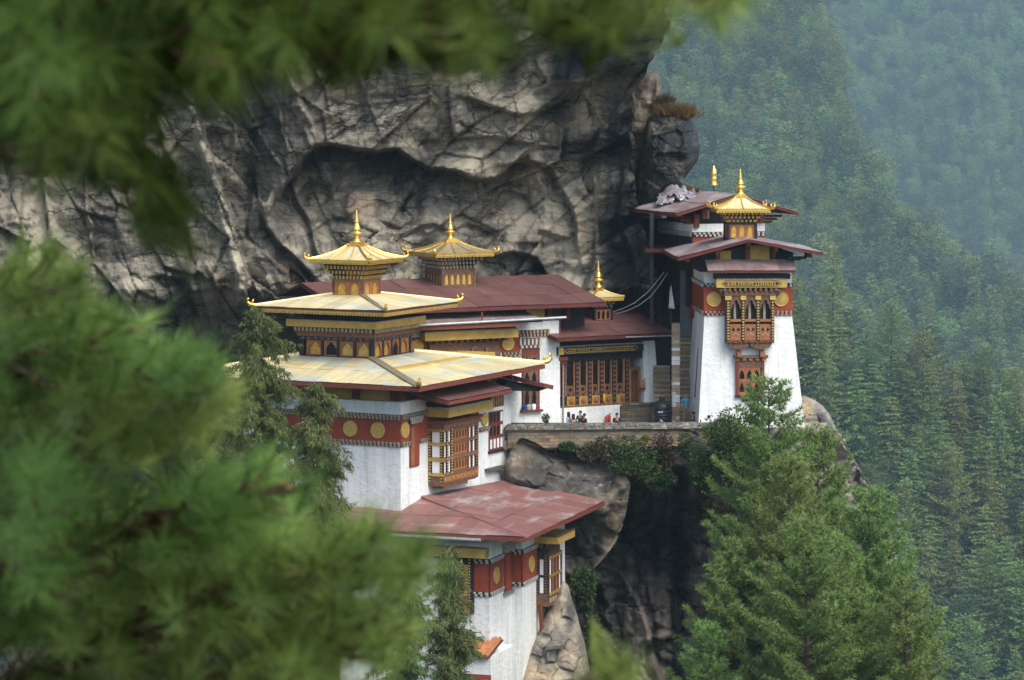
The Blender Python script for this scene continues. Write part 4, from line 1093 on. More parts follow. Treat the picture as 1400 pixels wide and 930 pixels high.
for y0, y1 in ((642.4, 647), (621, 626.6), (601, 605.5), (582, 586.7)): pbox(bay, 'rail', 'goldd', FS, sw0, 0.03, -.04, .085, zb_(y1) + .02, zb_(y0) - .02)
pbox(bay, 'apron', 'brown', FS, sw0, 0, -.04, .05, zb_(660), zb_(647))
pbox(bay, 'top_frieze', 'brown', FS, sw0, .1, -.04, .12, zb_(582), zb_(571))
# gilt beam over the bay, little roof above
go = 1.55; gs0, gs1 = FRt.S(613.5, go), FRt.S(674.5, go); gz0, gz1 = FRt.Z(613.5, 571.4, go), FRt.Z(613.5, 560, go)
gb = pbox(ma, 'eave_board', 'yellow', FRt, gs0, gs1, -.02, go, gz0, gz1)
mb = MB(); dentils(mb, FRt, gs0, gs1, gz1, gz1 + .09, go - .25, go + .03, .2); dentils(mb, Fr(FRt.pt(gs0, go, 0), -27), -1.5, 0, gz1, gz1 + .09, -.2, .03, .2); mb.build('eave_board_dentil', MT['dotted'], gb, kind='stuff')
pbox(gb, 'painted_shadow', 'dark', FRt, gs0 + .1, gs1 - .1, 0, go - .1, gz1 + .005, gz1 + .38)  # dark strip painting the shadow between board and roof
mb = MB(); dentils(mb, FRt, gs1 + .05, FRt.S(690, .9), gz0 - .1, gz1 + .2, .02, .9, .3); mb.build('bracket_row', MT['brown'], gb, kind='stuff')
eo = 2.5; es0, es1 = FRt.S(612.6, eo), FRt.S(699, eo); ze = FRt.Z(612.6, 549.5, eo)
lean = [FRt.pt(es0, eo, ze), FRt.pt(es1, eo, ze), FRt.pt(es1, .0, ze + .48), FRt.pt(es0, .0, ze + .48)]
lr = roof(ma, [(lean, FRt.u)], MT['redroof'], MT['dark'], 1.3, 2.8, name='lean_to_roof')
MB().beam(lean[0] - V(0, 0, .1), lean[1] - V(0, 0, .1), .08, .2).build('fascia', MT['redwood'], lr)
MB().beam(lean[0] - V(0, 0, .1), lean[3] - V(0, 0, .1), .08, .2).build('fascia', MT['redwood'], lr)
rafters(lr, FRt, es0 + .3, es1 - .2, .2, eo - .1, ze + .15, ze - .2, .9)
# small gable-ended roof at the far end of the same wall
q0, q1, q2 = P(690, 533, 177.5), P(707, 515.5, 178.6), P(756, 528.5, 180.2)
MB().block([q1 - V(0, 0, .25), q2 - V(0, 0, .2), q2 - V(2.2, -3.5, .2 - .3), q1 - V(2.2, -3.5, .25 - .3)], [q1, q2, q2 - V(2.2, -3.5, -.3), q1 - V(2.2, -3.5, -.3)]).build('gable_roof', MT['maroon'], ma)
MB().beam(q1 - V(0.4, 0, .05), q2 - V(0, 0, .05), .1, .24).build('barge_board', MT['redwood'], ma)
MB().block([q0 - V(.2, 0, -.1), q2 - V(.9, 0, .3), q2 - V(1.6, -1.5, .3), q0 - V(.8, -1.5, .2)], [q1 - V(.5, 0, .2), q2 - V(.3, 0, .1), q2 - V(1.2, -1.5, .1), q1 - V(1.2, -1.5, .2)]).build('gable_wall', MT['dark'], ma)
# far window on that wall
s0, s1, z0, z1 = FRt.rect(667.5, 686.5, 562, 615)
w = pbox(ma, 'window', 'redwood', FRt, s0, s1, -.02, .06, z0, z1)
n = 4; ww = (s1 - s0) / n
for i in range(n):
    for j in range(3):
        a, za, hh = s0 + i * ww + .12, z0 + .12 + j * (z1 - z0) / 3, (z1 - z0) / 3 - .22
        pbox(w, 'pane', 'white' if (i == 3 or j == 0) else 'void', FRt, a, a + ww - .2, .05, .075, za, za + hh)
pbox(w, 'sill', 'dark', FRt, s0 - .1, s1 + .1, -.02, .14, z0 - .14, z0)
dentil_course(ma, FRt, FRt.S(654.5), FRt.S(668), FRt.Z(661, 590), FRt.Z(661, 583.5), .06, .1, .3)
pbox(ma, 'ledge_stone', 'slate', FRt, FRt.S(668, .3), FRt.S(690, .3), -.05, .35, FRt.Z(679, 641), FRt.Z(679, 637))

# ================================================================== long hall with the maroon roof
mi = empty('long_hall', (-1, 186, -22), 'long hall with broad maroon metal roof, tucked under the overhanging cliff', 'temple')
o0 = P(560, 0, 180.0); FM = Fr((o0.x, o0.y), 28)
ms0, ms1 = FM.S(520), FM.S(765)
zm = lambda px, py, o=0: FM.Z(px, py, o)
MB().block([FM.pt(ms0, .02, -22), FM.pt(ms1 + .05, .02, -22), FM.pt(ms1, -8, -22), FM.pt(ms0, -8, -22)], [FM.pt(ms0, 0, zm(700, 441)), FM.pt(ms1, 0, zm(700, 441)), FM.pt(ms1, -8, zm(700, 441)), FM.pt(ms0, -8, zm(700, 441))]).build('wall', MT['plaster'], mi)
ao = -1.2
re = 1.0; rz = FM.Z(700, 419.0, re); rs0, rs1 = FM.S(413, -5.6), FM.S(828, re)
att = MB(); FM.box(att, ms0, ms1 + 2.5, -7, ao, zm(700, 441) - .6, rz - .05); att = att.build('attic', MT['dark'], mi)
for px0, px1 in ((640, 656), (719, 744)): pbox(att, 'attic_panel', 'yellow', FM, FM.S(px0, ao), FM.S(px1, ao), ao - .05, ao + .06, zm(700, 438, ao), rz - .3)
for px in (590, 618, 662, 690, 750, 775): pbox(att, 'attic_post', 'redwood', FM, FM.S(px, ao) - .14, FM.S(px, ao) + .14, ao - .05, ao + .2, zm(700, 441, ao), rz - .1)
ry = -5.6; rr_ = rz + 1.42
bk = -9.5
mr = roof(mi, [([FM.pt(rs0, re, rz), FM.pt(rs1, re, rz), FM.pt(rs1, ry, rr_), FM.pt(rs0, ry, rr_)], FM.u), ([FM.pt(rs1, bk, rr_ - .9), FM.pt(rs0, bk, rr_ - .9), FM.pt(rs0, ry, rr_), FM.pt(rs1, ry, rr_)], FM.u)], MT['redroof'], MT['maroon'], 1.5, 2.3, sheets=(0,), dth=.16)
MB().beam(FM.pt(rs0, re + .04, rz - .1), FM.pt(rs1, re + .04, rz - .1), .08, .22).build('fascia', MT['maroon'], mr)
for s in (rs0 - .05, rs1 + .05): MB().beam(FM.pt(s, re, rz - .08), FM.pt(s, ry, rr_ - .08), .08, .26).build('barge_board', MT['maroon'], mr)
rafters(mr, FM, rs0 + .4, rs1 - .4, ao, re - .1, rz + .12, rz - .2, .95)
# canopy below with gutter
co_ = 1.7; cz = FM.Z(569, 445, co_); cs0, cs1 = FM.S(569, co_), FM.S(742, co_)
cr_ = roof(mi, [([FM.pt(cs0, co_, cz), FM.pt(cs1, co_, cz), FM.pt(cs1, -1.2, cz + .5), FM.pt(cs0, -1.2, cz + .5)], FM.u)], MT['greyroof'], MT['dark'], 1.4, 3.2, name='canopy')
MB().tube([FM.pt(cs0 - .3, co_ + .06, cz), FM.pt(FM.S(773, co_), co_ + .06, cz + .12)], .09, 8).build('gutter', MT['steel'], cr_)
MB().beam(FM.pt(cs0, co_ - .05, cz - .22), FM.pt(FM.S(712, co_), co_ - .05, cz - .2), .1, .22).build('fascia', MT['redwood'], cr_)
for px in (660, 766): MB().beam(FM.pt(FM.S(px, co_), co_ - .1, cz - (.1 if px == 660 else .95)), FM.pt(FM.S(px, co_), co_ - .1, cz + (.65 if px == 660 else .05)), .1, .1, (0, 1, 0)).build('canopy_post', MT['redwood'], cr_)
# gilt beam
yo = .95; ys0, ys1 = FM.S(581, yo), FM.S(709, yo); yz0, yz1 = FM.Z(581, 466.8, yo), FM.Z(581, 455.6, yo)
yb = pbox(mi, 'eave_board', 'yellow', FM, ys0, ys1, .3, yo, yz0, yz1)
mb = MB(); dentils(mb, FM, ys0, ys1, yz1, yz1 + .08, yo - .3, yo + .02, .17); mb.build('eave_board_dentil', MT['dotted'], yb, kind='stuff')
pbox(yb, 'painted_shadow', 'dark', FM, ys0 + .2, ys1 - .1, 0, yo - .15, yz1 + .003, yz1 + .3)
mb = MB(); dentils(mb, FM, ys0 + .3, ys1 - .5, yz0 - .18, yz0, .0, yo - .3, .42); mb.build('dentil', MT['brown'], yb, kind='stuff')
# red field, discs, carved trefoil window strip
pbox(mi, 'red_band', 'red', FM, FM.S(563), FM.S(711), -.02, .05, zm(700, 481), zm(700, 456))
dentil_course(mi, FM, FM.S(686), FM.S(712), zm(700, 488), zm(700, 481), .06, .1, .26)
disc(mi, FM, FM.S(569), zm(569, 474), .47, .04); disc(mi, FM, FM.S(698.5, .5), FM.Z(698.5, 470, .5), .46, .06)
s0, s1 = FM.S(588, .4), FM.S(684, .4)
win = pbox(mi, 'carved_window_strip', 'brown', FM, s0, s1, -.02, .33, FM.Z(640, 515, .4), FM.Z(640, 468, .4))
n = 5; ww = (s1 - s0) / n
for i in range(n):
    a = s0 + i * ww; zt_, zb2 = FM.Z(640, 484.5, .4), FM.Z(640, 505, .4)
    mb = MB(); arch_plate(mb, FM, a, a + ww, zb2 - .1, zt_ + .12, a + ww * .28, a + ww * .72, zb2, zt_, .32, .42, ARCH); f = mb.build('window_frame', MT['brown'], win)
    mb = MB(); FM.box(mb, a + ww * .26, a + ww * .74, .30, .345, zb2, zt_); mb.build('pane', MT['void'], f)
    pbox(win, 'mullion', 'orange', FM, a - .07, a + .07, .3, .47, zb2, zt_ + .35)
# tall window near the corner
s0, s1, z0, z1 = FM.rect(713, 737.5, 462, 560)
tw = pbox(mi, 'window', 'redwood', FM, s0, s1, -.02, .05, z0, z1)
mb = MB(); dentils(mb, FM, s0 - .3, s1 + .1, z1 - .42, z1 - .05, .04, .24, .26); dentils(mb, FM, s0 - .17, s1 + .1, z1 - .62, z1 - .44, .04, .16, .26); mb.build('dentil', MT['dotted'], tw, kind='stuff')
dentil_course(mi, FM, s0 - .6, s1 + .7, z1 + .06, z1 + .5, .06, .12, .24, 'cream', 'redwood')
for (y0, y1) in ((486, 503), (507, 524), (528, 557)):
    za, zb2 = zm(725, y1), zm(725, y0); w2 = (s1 - .25 - s0) / 2
    for i in range(2):
        a = s0 + .06 + i * w2
        mb = MB(); arch_plate(mb, FM, a, a + w2, za, zb2, a + w2 * .2, a + w2 * .8, za + .06, zb2 - .05, .05, .12, ARCH); f = mb.build('window_frame', MT['brown'], tw)
        mb = MB(); FM.box(mb, a + w2 * .18, a + w2 * .82, .045, .065, za, zb2); mb.build('pane', MT['void'], f)
pbox(tw, 'sill', 'redwood', FM, s0 - .12, s1 + .12, -.02, .28, z0 - .14, z0)
# the lantern on the ridge
lc = FM.pt(FM.S(615.5, -4.7), -4.7, 0)
lz = rz + (rr_ - rz) * (re + 4.7) / (re + 5.6)
lY = lc.y
zl = lambda py: (HY - py) * (lY - .8) / F
cupola(mi, (lc.x, lc.y), 28, zl(401), zl(367), zl(345), zl(331), 1.13, 2.12, zl(293), nwin=(5, 5), roofmat='goldgrey', base=.30, orn=.55)

# ================================================================== porch house with timber screen
po = empty('porch_house', (5, 189, -21), 'porch house with dark timber screen of gilded panels behind the stone terrace', 'house')
c = FM.pt(ms1, -.35, 0); FP = Fr((c.x, c.y), 30)
zp = lambda px, py, o=0: FP.Z(px, py, o)
e1 = FP.S(895)
base_z = -21.6
# plinth: white to the left, rough stone to the right
sill = zp(800, 556)
pbox(po, 'plinth', 'plaster', FP, -.1, FP.S(848), -3, .12, base_z, sill)
mbp = MB(); FP.box(mbp, FP.S(846), e1 - .1, -3, .40, base_z, zp(868, 553)); mbp.build('stone_plinth', MT['masonry2'], po)
pbox(po, 'threshold', 'slate', FP, FP.S(856), e1 - .05, -2.5, .5, zp(868, 553) + .003, zp(868, 550.5))
# rear wall and whitewashed end pier
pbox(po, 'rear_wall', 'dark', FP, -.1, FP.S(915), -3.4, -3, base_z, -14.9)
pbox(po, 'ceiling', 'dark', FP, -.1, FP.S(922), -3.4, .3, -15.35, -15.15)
p0, p1 = FP.S(878), FP.S(894)
MB().block([FP.pt(p0, .28, zp(885, 551)), FP.pt(p1 + .22, .28, zp(885, 551)), FP.pt(p1 + .22, -2.6, zp(885, 551)), FP.pt(p0, -2.6, zp(885, 551))], [FP.pt(p0, .1, zp(885, 466)), FP.pt(p1, .1, zp(885, 466)), FP.pt(p1, -2.6, zp(885, 466)), FP.pt(p0, -2.6, zp(885, 466))]).build('end_pier', MT['plaster'], po)
# timber screen
sc_b, sc_t = zp(820, 555), zp(820, 492)
scr = pbox(po, 'screen', 'dark', FP, .05, FP.S(861), -.30, -.22, sc_b, sc_t)
wins = [(776.6, 785.4), (793.5, 802.4), (811, 819), (827, 836), (844, 853)]
pans = [(775.5, 788), (792, 804.5), (809, 822), (825.5, 839), (843, 860)]
zy = lambda py: zp(815, py)
bounds = [768.5] + [(wins[i][1] + wins[i + 1][0]) / 2 for i in range(4)] + [859]
for px in [770.5, 789.5, 806.7, 823, 840, 857.5]:
    s = FP.S(px); stack_posts(scr, FP, s - .14, s + .14, sc_b, sc_t, -.25, .0, 'post', 'dark', 'brown', .28)
    for d in (-1, 1): pbox(scr, 'post_edge', 'orange', FP, s + d * .2 - .05, s + d * .2 + .05, -.25, -.06, zy(539), sc_t)
for (w0, w1), (g0, g1) in zip(wins, pans):
    a, b = FP.S(w0), FP.S(w1)
    pbox(scr, 'pane', 'void', FP, a, b, -.24, -.2, zy(526), zy(499))
    q = pbox(scr, 'quatrefoil_panel', 'brown', FP, a - .02, b + .02, -.24, -.12, zy(537), zy(526))
    mb = MB(); quatrefoil(mb, FP, (a + b) / 2, zy(531.5), .17, -.13, -.10); mb.build('quatrefoil', MT['void'], q)  # raised dark plate, painting the shade inside a cutout
    pbox(scr, 'frieze', 'navy', FP, FP.S(g0), FP.S(g1), -.24, -.08, zy(540.5), zy(537))
    g = pbox(scr, 'carved_panel', 'goldd' if w0 > 825 else 'goldp', FP, FP.S(g0), FP.S(g1), -.24, -.03, zy(553.5), zy(540.5))
    mb = MB(); cx = FP.S((g0 + g1) / 2); 
    for rr2 in (.20, .12): mb.lathe(FP.pt(cx, -.03, zy(547)), [(rr2, 0), (rr2, .05 if rr2 > .15 else .1), (rr2 * .6, .05 if rr2 > .15 else .12)], 12, FP.n)
    mb.build('carved_boss', MT['orange'], g)
    for sx in (-.2, 0, .2): pass
pbox(scr, 'sill_beam', 'brown', FP, .0, FP.S(876), -.3, .1, sc_b - .02, sc_b + .12)
mb = MB(); dentils(mb, FP, .1, FP.S(860), zy(539.8), zy(537.8), -.09, -.04, .36, .4); mb.build('frieze_inlay', MT['orange'], scr, kind='stuff')
d0, d1 = FP.S(861), FP.S(876)
dr_f = pbox(po, 'door', 'brown', FP, d0 + .1, d1 - .1, -.55, -.48, zp(868, 551), zp(868, 507))
for i in range(5): pbox(dr_f, 'door_plank', 'brown', FP, d0 + .12 + i * (d1 - d0 - .24) / 5, d0 + .10 + (i + 1) * (d1 - d0 - .24) / 5, -.5, -.46, zp(868, 551), zp(868, 520))
pbox(dr_f, 'door_lintel', 'brown', FP, d0, d1, -.5, -.05, zp(868, 507), zp(868, 502))
for a in (d0, d1 - .14): pbox(dr_f, 'door_post', 'orange', FP, a, a + .14, -.5, -.05, zp(868, 551), zp(868, 507))
# lintel and name board under the eave
pbox(po, 'lintel', 'dark', FP, .0, FP.S(893), -.5, .05, sc_t, -15.3)
nb = lettering_board(po, FP, FP.S(763, .55), FP.S(880, .55), FP.Z(763, 486, .55), FP.Z(763, 475.5, .55), .25, .55, .1, 'dark', 'yellow', 'goldd', body='dark')
pbox(nb, 'gilt_end', 'yellow', FP, FP.S(763.5, .55), FP.S(771, .55), .3, .56, FP.Z(763, 485.5, .55), FP.Z(763, 476, .55))
mb = MB(); dentils(mb, FP, FP.S(763, .55), FP.S(880, .55), FP.Z(763, 475.5, .55), FP.Z(763, 473.8, .55), .3, .57, .2); mb.build('board_dentil', MT['dotted'], nb, kind='stuff')
# corbels beside the screen
for px in (768,): 
    for i in range(3): pbox(po, 'corbel', 'redwood', FP, FP.S(px) - .2 - .12 * i, FP.S(px) + .25, -.1, .1 + .14 * i, zy(500 - 5 * i), zy(495 - 5 * i))
pbox(po, 'drain_pipe', 'steel', FP, FP.S(767) , FP.S(767) + .09, .12, .22, base_z + .5, zy(496))
# roof
eo = 1.3; ez = FP.Z(762, 463, eo); ea, eb = FP.S(762, eo), FP.S(922, eo)
pr = roof(po, [([FP.pt(ea, eo, ez), FP.pt(eb, eo, ez), FP.pt(eb + .3, -4.0, ez + 1.08), FP.pt(ea - .6, -4.0, ez + 1.08)], FP.u)], MT['redroof'], MT['maroon'], 1.4, 2.8, dth=.14)
MB().beam(FP.pt(ea, eo + .04, ez - .1), FP.pt(eb, eo + .04, ez - .1), .08, .2).build('fascia', MT['maroon'], pr)
MB().beam(FP.pt(ea - .03, eo, ez - .08), FP.pt(ea - .63, -4, ez + 1.0), .08, .24).build('barge_board', MT['redwood'], pr)
MB().tube([FP.pt(FP.S(855, eo + .1), eo + .1, ez - .12), FP.pt(FP.S(919, eo + .1), eo + .1, ez - .16)], .05, 6).build('gutter', MT['steel'], pr)
rafters(pr, FP, ea + .3, eb - .3, -.4, eo - .1, ez + .1, ez - .2, .8)
# the little lantern at the back of that roof
k = FP.pt(FP.S(818, -2.6), -2.6, 0); zk = lambda py: (HY - py) * (k.y - .4) / F
cupola(po, (k.x, k.y), 28, zk(440), zk(420), zk(405.5), zk(397), .62, 1.25, zk(357), nwin=(3, 3), winmat='void', base=.1, orn=0, wall='dark', fringe='yellow', ribs=0)
# ================================================================== white tower
tw_ = empty('white_tower', (13.5, 183, -21.5), 'tapering white tower with overhanging gable roof and carved balcony window', 'tower')
a0 = P(963, 0, 181.0); TF = Fr((a0.x, a0.y), 3)
def slo(z): return (zt_w - z) * 0.058                    # batter: how far the wall stands out below its top
zt_w = TF.Z(1010, 372); zb_w = -22.5
TW = TF.S(1083); TD = 6.0
def tq(z, e):
    return [TF.pt(-e, e, z), TF.pt(TW + e * 1.7, e, z), TF.pt(TW + e * 1.7, -TD, z), TF.pt(-e, -TD, z)]
zc_ = TF.Z(1010, 432)
MB().block(tq(zb_w, (zc_ - zb_w) * .062), tq(zc_, 0)).block(tq(zc_, 0.0), tq(zt_w, -.02)).build('wall', MT['plaster'], tw_)
zT = lambda py, o=0: TF.Z(1010, py, o)
TS = Fr(TF.O, -87)                                        # left-hand side wall: s runs towards the corner
for fr, s0, s1 in ((TF, -.03, TW + .03), (TS, -TD, .03)):
    pbox(tw_, 'red_band', 'red', fr, s0, s1, -.02, .05, zT(425), zT(392))
    dentil_course(tw_, fr, s0, s1, zT(431.5), zT(424.6), .06, .09, .26, 'cream', 'redwood')
    dentil_course(tw_, fr, s0, s1, zT(392.5), zT(387), .06, .10, .26, 'dotted', 'dark')
for px in (976, 1068): disc(tw_, TF, TF.S(px, .1), zT(409), .47, .04)
# balcony window
bo = .75; TB = TF.shifted(0, bo); zB = lambda py: TF.Z(1025, py, bo); sB = lambda px: TF.S(px, bo)
b0, b1 = sB(992.5), sB(1058.5)
bal = MB(); TF.box(bal, b0 + .06, b1 - .06, -.02, .2, zB(468), zB(399)); bal = bal.build('balcony_window', MT['dark'], tw_)
for s in (b0, b1 - .16): pbox(bal, 'side_panel', 'brown', TF, s, s + .16, -.02, bo - .05, zB(468), zB(399))
pbox(bal, 'top_panel', 'brown', TB, b0, b1, -.7, .0, zB(407), zB(399))
opens = [(999, 1013), (1019, 1033.5), (1039.2, 1053.5)]
for (x0, x1) in opens:
    a, b = sB(x0), sB(x1)
    mb = MB(); arch_plate(mb, TB, a - .13, b + .13, zB(436.5), zB(403.5), a, b, zB(436.5), zB(409.5), -.10, .03, ARCH); f = mb.build('window_frame', MT['brown'], bal)
    pbox(f, 'pane', 'void', TB, a - .1, b + .1, -.34, -.3, zB(437), zB(405))
    pbox(f, 'curtain', 'cream', TB, a + (b - a) * .36, a + (b - a) * .58, -.30, -.26, zB(437), zB(409))
    pbox(bal, 'rail', 'orange', TB, a - .05, b + .05, -.12, .05, zB(439.8), zB(436.5))
    pbox(bal, 'dark_slot', 'void', TB, a, b, -.2, -.08, zB(443.5), zB(439.8))
    ap = pbox(bal, 'pierced_panel', 'orange', TB, a - .1, b + .1, -.12, .0, zB(465), zB(443.5))
    mb = MB(); mw = MB()
    for q in (.27, .73):
        quatrefoil(mb, TB, a + (b - a) * q, zB(450.5), .14, -.02, .012)
        quatrefoil(mw, TB, a + (b - a) * q, zB(458), .08, -.02, .03)
    quatrefoil(mw, TB, (a + b) / 2, zB(456), .09, -.02, .03); quatrefoil(mw, TB, (a + b) / 2, zB(450.5), .06, -.02, .03)
    mb.build('quatrefoil', MT['void'], ap); mw.build('rosette', MT['cream'], ap)  # dark quatrefoils paint the shade of pierced openings
for x0, x1 in ((993, 998), (1014, 1018), (1034.2, 1038.4), (1054.3, 1058.3)):
    stack_posts(bal, TB, sB(x0), sB(x1), zB(465), zB(404), -.1, .09, 'post', 'dark', 'yellow', .17)
    pbox(bal, 'post_capital', 'yellow', TB, sB(x0) - .08, sB(x1) + .08, -.1, .14, zB(410), zB(404.5))
pbox(bal, 'carved_frieze', 'brown', TB, b0 - .12, b1 + .12, -.6, .10, zB(404), zB(398))
mb = MB(); dentils(mb, TB, b0 - .25, b1 + .25, zB(398), zB(394), -.3, .25, .3); mb.build('dentil', MT['brown'], bal, kind='stuff')
for px, d in ((990, -1), (1061, 1)):
    s = sB(px)
    for i in range(3): pbox(bal, 'corbel', 'brown', TB, s - .2 - .05 * i, s + .2 + .05 * i, -.7, -.1 + .1 * i, zB(405 - 3.4 * i), zB(401.6 - 3.4 * i))
mb = MB(); dentils(mb, TB, b0, b1, zB(468.3), zB(465), -.6, .10, .3, .55); mb.build('dentil', MT['redwood'], bal, kind='stuff')
pbox(bal, 'floor_beam', 'brown', TB, b0, b1, -.7, .02, zB(469.2), zB(465.2))
cxs = (b0 + b1) / 2
for c0, c1 in ((b0 + .12, cxs), (cxs, b1 - .12)):         # scrolled corbels
    pts = [(c0, zB(469))] + [(c0 + (c1 - c0) * t, zB(469) - .36 * math.sin(math.pi * min(1, t * 1.02)) ** .5 - .04) for t in np.linspace(.04, .96, 12)] + [(c1, zB(469))]
    mb = MB(); TB.poly(mb, pts, -.45, -.02); mb.build('scroll_corbel', MT['brown'], bal)
for x0, x1 in ((1007, 1012), (1039, 1044)):
    mb = MB(); TF.box(mb, TF.S(x0, .3), TF.S(x1, .3), -.05, .55, zT(482, .3), zT(475, .3)); TF.box(mb, TF.S(x0, .3) - .03, TF.S(x1, .3) + .03, -.05, .75, zT(487.5, .3), zT(481.5, .3)); mb.build('bracket', MT['orange'], bal)
# board with lettering above the balcony
lettering_board(tw_, TF, TF.S(979.5, .95), TF.S(1075.5, .95), zT(393.4, .95), zT(382.6, .95), .3, .95, .13, 'dark', 'yellow', 'dark' if False else 'goldp')
mb = MB(); dentils(mb, TF, TF.S(979.5, .95), TF.S(1075.5, .95), zT(382.6, .95), zT(381, .95), .4, .97, .15); mb.build('board_dentil', MT['dotted'], tw_, kind='stuff')
pbox(tw_, 'painted_shadow', 'dark', TF, TF.S(975), TF.S(1078), -.1, .8, zT(380.8), zT(374))
# lower window
lo = .42
s0, s1 = TF.S(1006, lo), TF.S(1045, lo); zL = lambda py: TF.Z(1025, py, lo)
lw_ = MB(); TF.box(lw_, s0, s1, -.2, lo - .08, zL(541), zL(494)); lw_ = lw_.build('window', MT['dark'], tw_)
TLw = TF.shifted(0, lo)
pbox(lw_, 'lintel', 'brown', TLw, TF.S(1003, lo), TF.S(1050, lo), -.4, .16, zL(489.5), zL(486))
mb = MB(); dentils(mb, TLw, TF.S(1004, lo), TF.S(1048, lo), zL(493), zL(489.5), -.3, .12, .34, .55); mb.build('dentil', MT['orange'], lw_, kind='stuff')
pbox(lw_, 'frieze', 'brown', TLw, s0, s1, -.09, .03, zL(503), zL(494))
for x in (s0, s1 - .18): pbox(lw_, 'jamb', 'redwood', TLw, x, x + .18, -.09, .06, zL(541), zL(494))
for y0, y1 in ((505.5, 518.5), (523.5, 536)):
    for cxp in (1014.2, 1024.5, 1034.3):
        a, b = TF.S(cxp - 3.4, lo), TF.S(cxp + 3.4, lo); g = .075
        mb = MB(); arch_plate(mb, TLw, a - g, b + g, zL(y1) - .06, zL(y0) + .1, a, b, zL(y1), zL(y0), -.08, .03, ARCH); f = mb.build('window_frame', MT['orange'], lw_)
        pbox(f, 'pane', 'void', TLw, a - .03, b + .03, -.09, -.06, zL(y1), zL(y0))
for y0, y1 in ((519, 522.5), (537, 540)): pbox(lw_, 'rail', 'orange', TLw, s0 + .1, s1 - .1, -.08, .05, zL(y1), zL(y0))
pbox(lw_, 'sill', 'dark', TLw, s0 - .05, s1 + .05, -.3, .1, zL(543), zL(540.5))
pbox(lw_, 'drip_block', 'dark', TLw, TF.S(1016, lo), TF.S(1024.5, lo), -.3, .04, zL(548), zL(543))
mb = MB(); TF.box(mb, TF.S(967.5, .4), TF.S(971, .4), .2, .48, zT(571, .4), zT(567.5, .4)); mb.build('drain_hole', MT['void'], tw_)
MB().tube([TS.pt(-2.0, .12, zT(480)), TS.pt(-2.0, .35, zT(548))], .06, 6).build('drain_pipe', MT['redwood'], tw_)
# gable roof
ro = 1.35; ap = V(*TF.pt(TF.S(1024, ro), ro, zT(327.5, ro)))
gl = TF.pt(TF.S(927.4, ro), ro, TF.Z(927.4, 353, ro)); gr = TF.pt(TF.S(1125, ro), ro, TF.Z(1125, 346, ro))
bkv = TF.n * -9.0
tr = roof(tw_, [([gl, gl + bkv, ap + bkv, ap], bkv), ([gr + bkv, gr, ap, ap + bkv], bkv)], MT['greyroof'], MT['maroon'], 1.2, 2.5, dth=.14)
for g in (gl, gr): MB().beam(g - V(0, 0, .12), ap - V(0, 0, .10), .12, .26, (0, 1, 0)).build('barge_board', MT['maroon'], tr)
MB().beam(gl + V(0, 0, -.1), gl + bkv + V(0, 0, -.1), .1, .16).build('fascia', MT['redwood'], tr)
# gable: interior shade painted as a dark sheet, ochre panels, red posts and purlin ends
eav = max(gl.z, gr.z)
gpts = [(TF.S(958, .2), zt_w), (TF.S(1086, .2), zt_w), (TF.S(1086, .2), eav - .05), (TF.S(1024, .2), ap.z - .45), (TF.S(958, .2), eav - .05)]
mb = MB(); TF.poly(mb, gpts, -6, -.25); gab = mb.build('gable', MT['dark'], tw_)
for x0, x1, y0, y1 in ((985, 1000, 343, 358), (1026, 1053, 336, 357)): pbox(gab, 'gable_panel', 'yellow', TF, TF.S(x0), TF.S(x1), -.3, -.18, zT(y1), zT(y0))
for px, y0 in ((981, 345), (1022, 333), (1058, 342)): pbox(gab, 'gable_post', 'redwood', TF, TF.S(px) - .13, TF.S(px) + .13, -.3, .05, zT(359), zT(y0))
for px, py in ((940, 355.5), (981, 345), (1024, 333), (1061, 341), (1108, 350)):
    s = TF.S(px, 1.2); z = zT(py, 1.2)
    pbox(gab, 'purlin', 'redwood', TF, s - .12, s + .12, -.5, 1.22, z - .13, z + .12)
for px, py in ((1095, 353), (1103, 351)):
    s = TF.S(px, .6); pbox(gab, 'bracket_arm', 'dark', TF, TF.S(1075), s, -.2, .5, zT(py + 3), zT(py))
# pent roof over the board
pz0, pz1 = TF.Z(968, 371, 1.3), TF.Z(968, 371, 1.3) + .62
pent = [TF.pt(TF.S(968, 1.3), 1.3, pz0), TF.pt(TF.S(1088.5, 1.3), 1.3, pz0), TF.pt(TF.S(1086, .1), .1, pz1), TF.pt(TF.S(963.5, .1), .1, pz1)]
roof(tw_, [(pent, TF.u)], MT['greyroof'], MT['maroon'], 1.1, 2.0, name='pent_roof', dth=.1)
# gilt lantern on the roof
kc = TF.pt(TF.S(1012, -2.2), -2.2, 0); zk = lambda py: (HY - py) * (kc.y - .9) / F
cupola(tw_, (kc.x, kc.y), 3, zk(328), zk(304), zk(285), zk(270), .86, 1.72, zk(231), nwin=(3, 3), base=.05, orn=.55, wall='dark', fringe='gold', ribs=1)

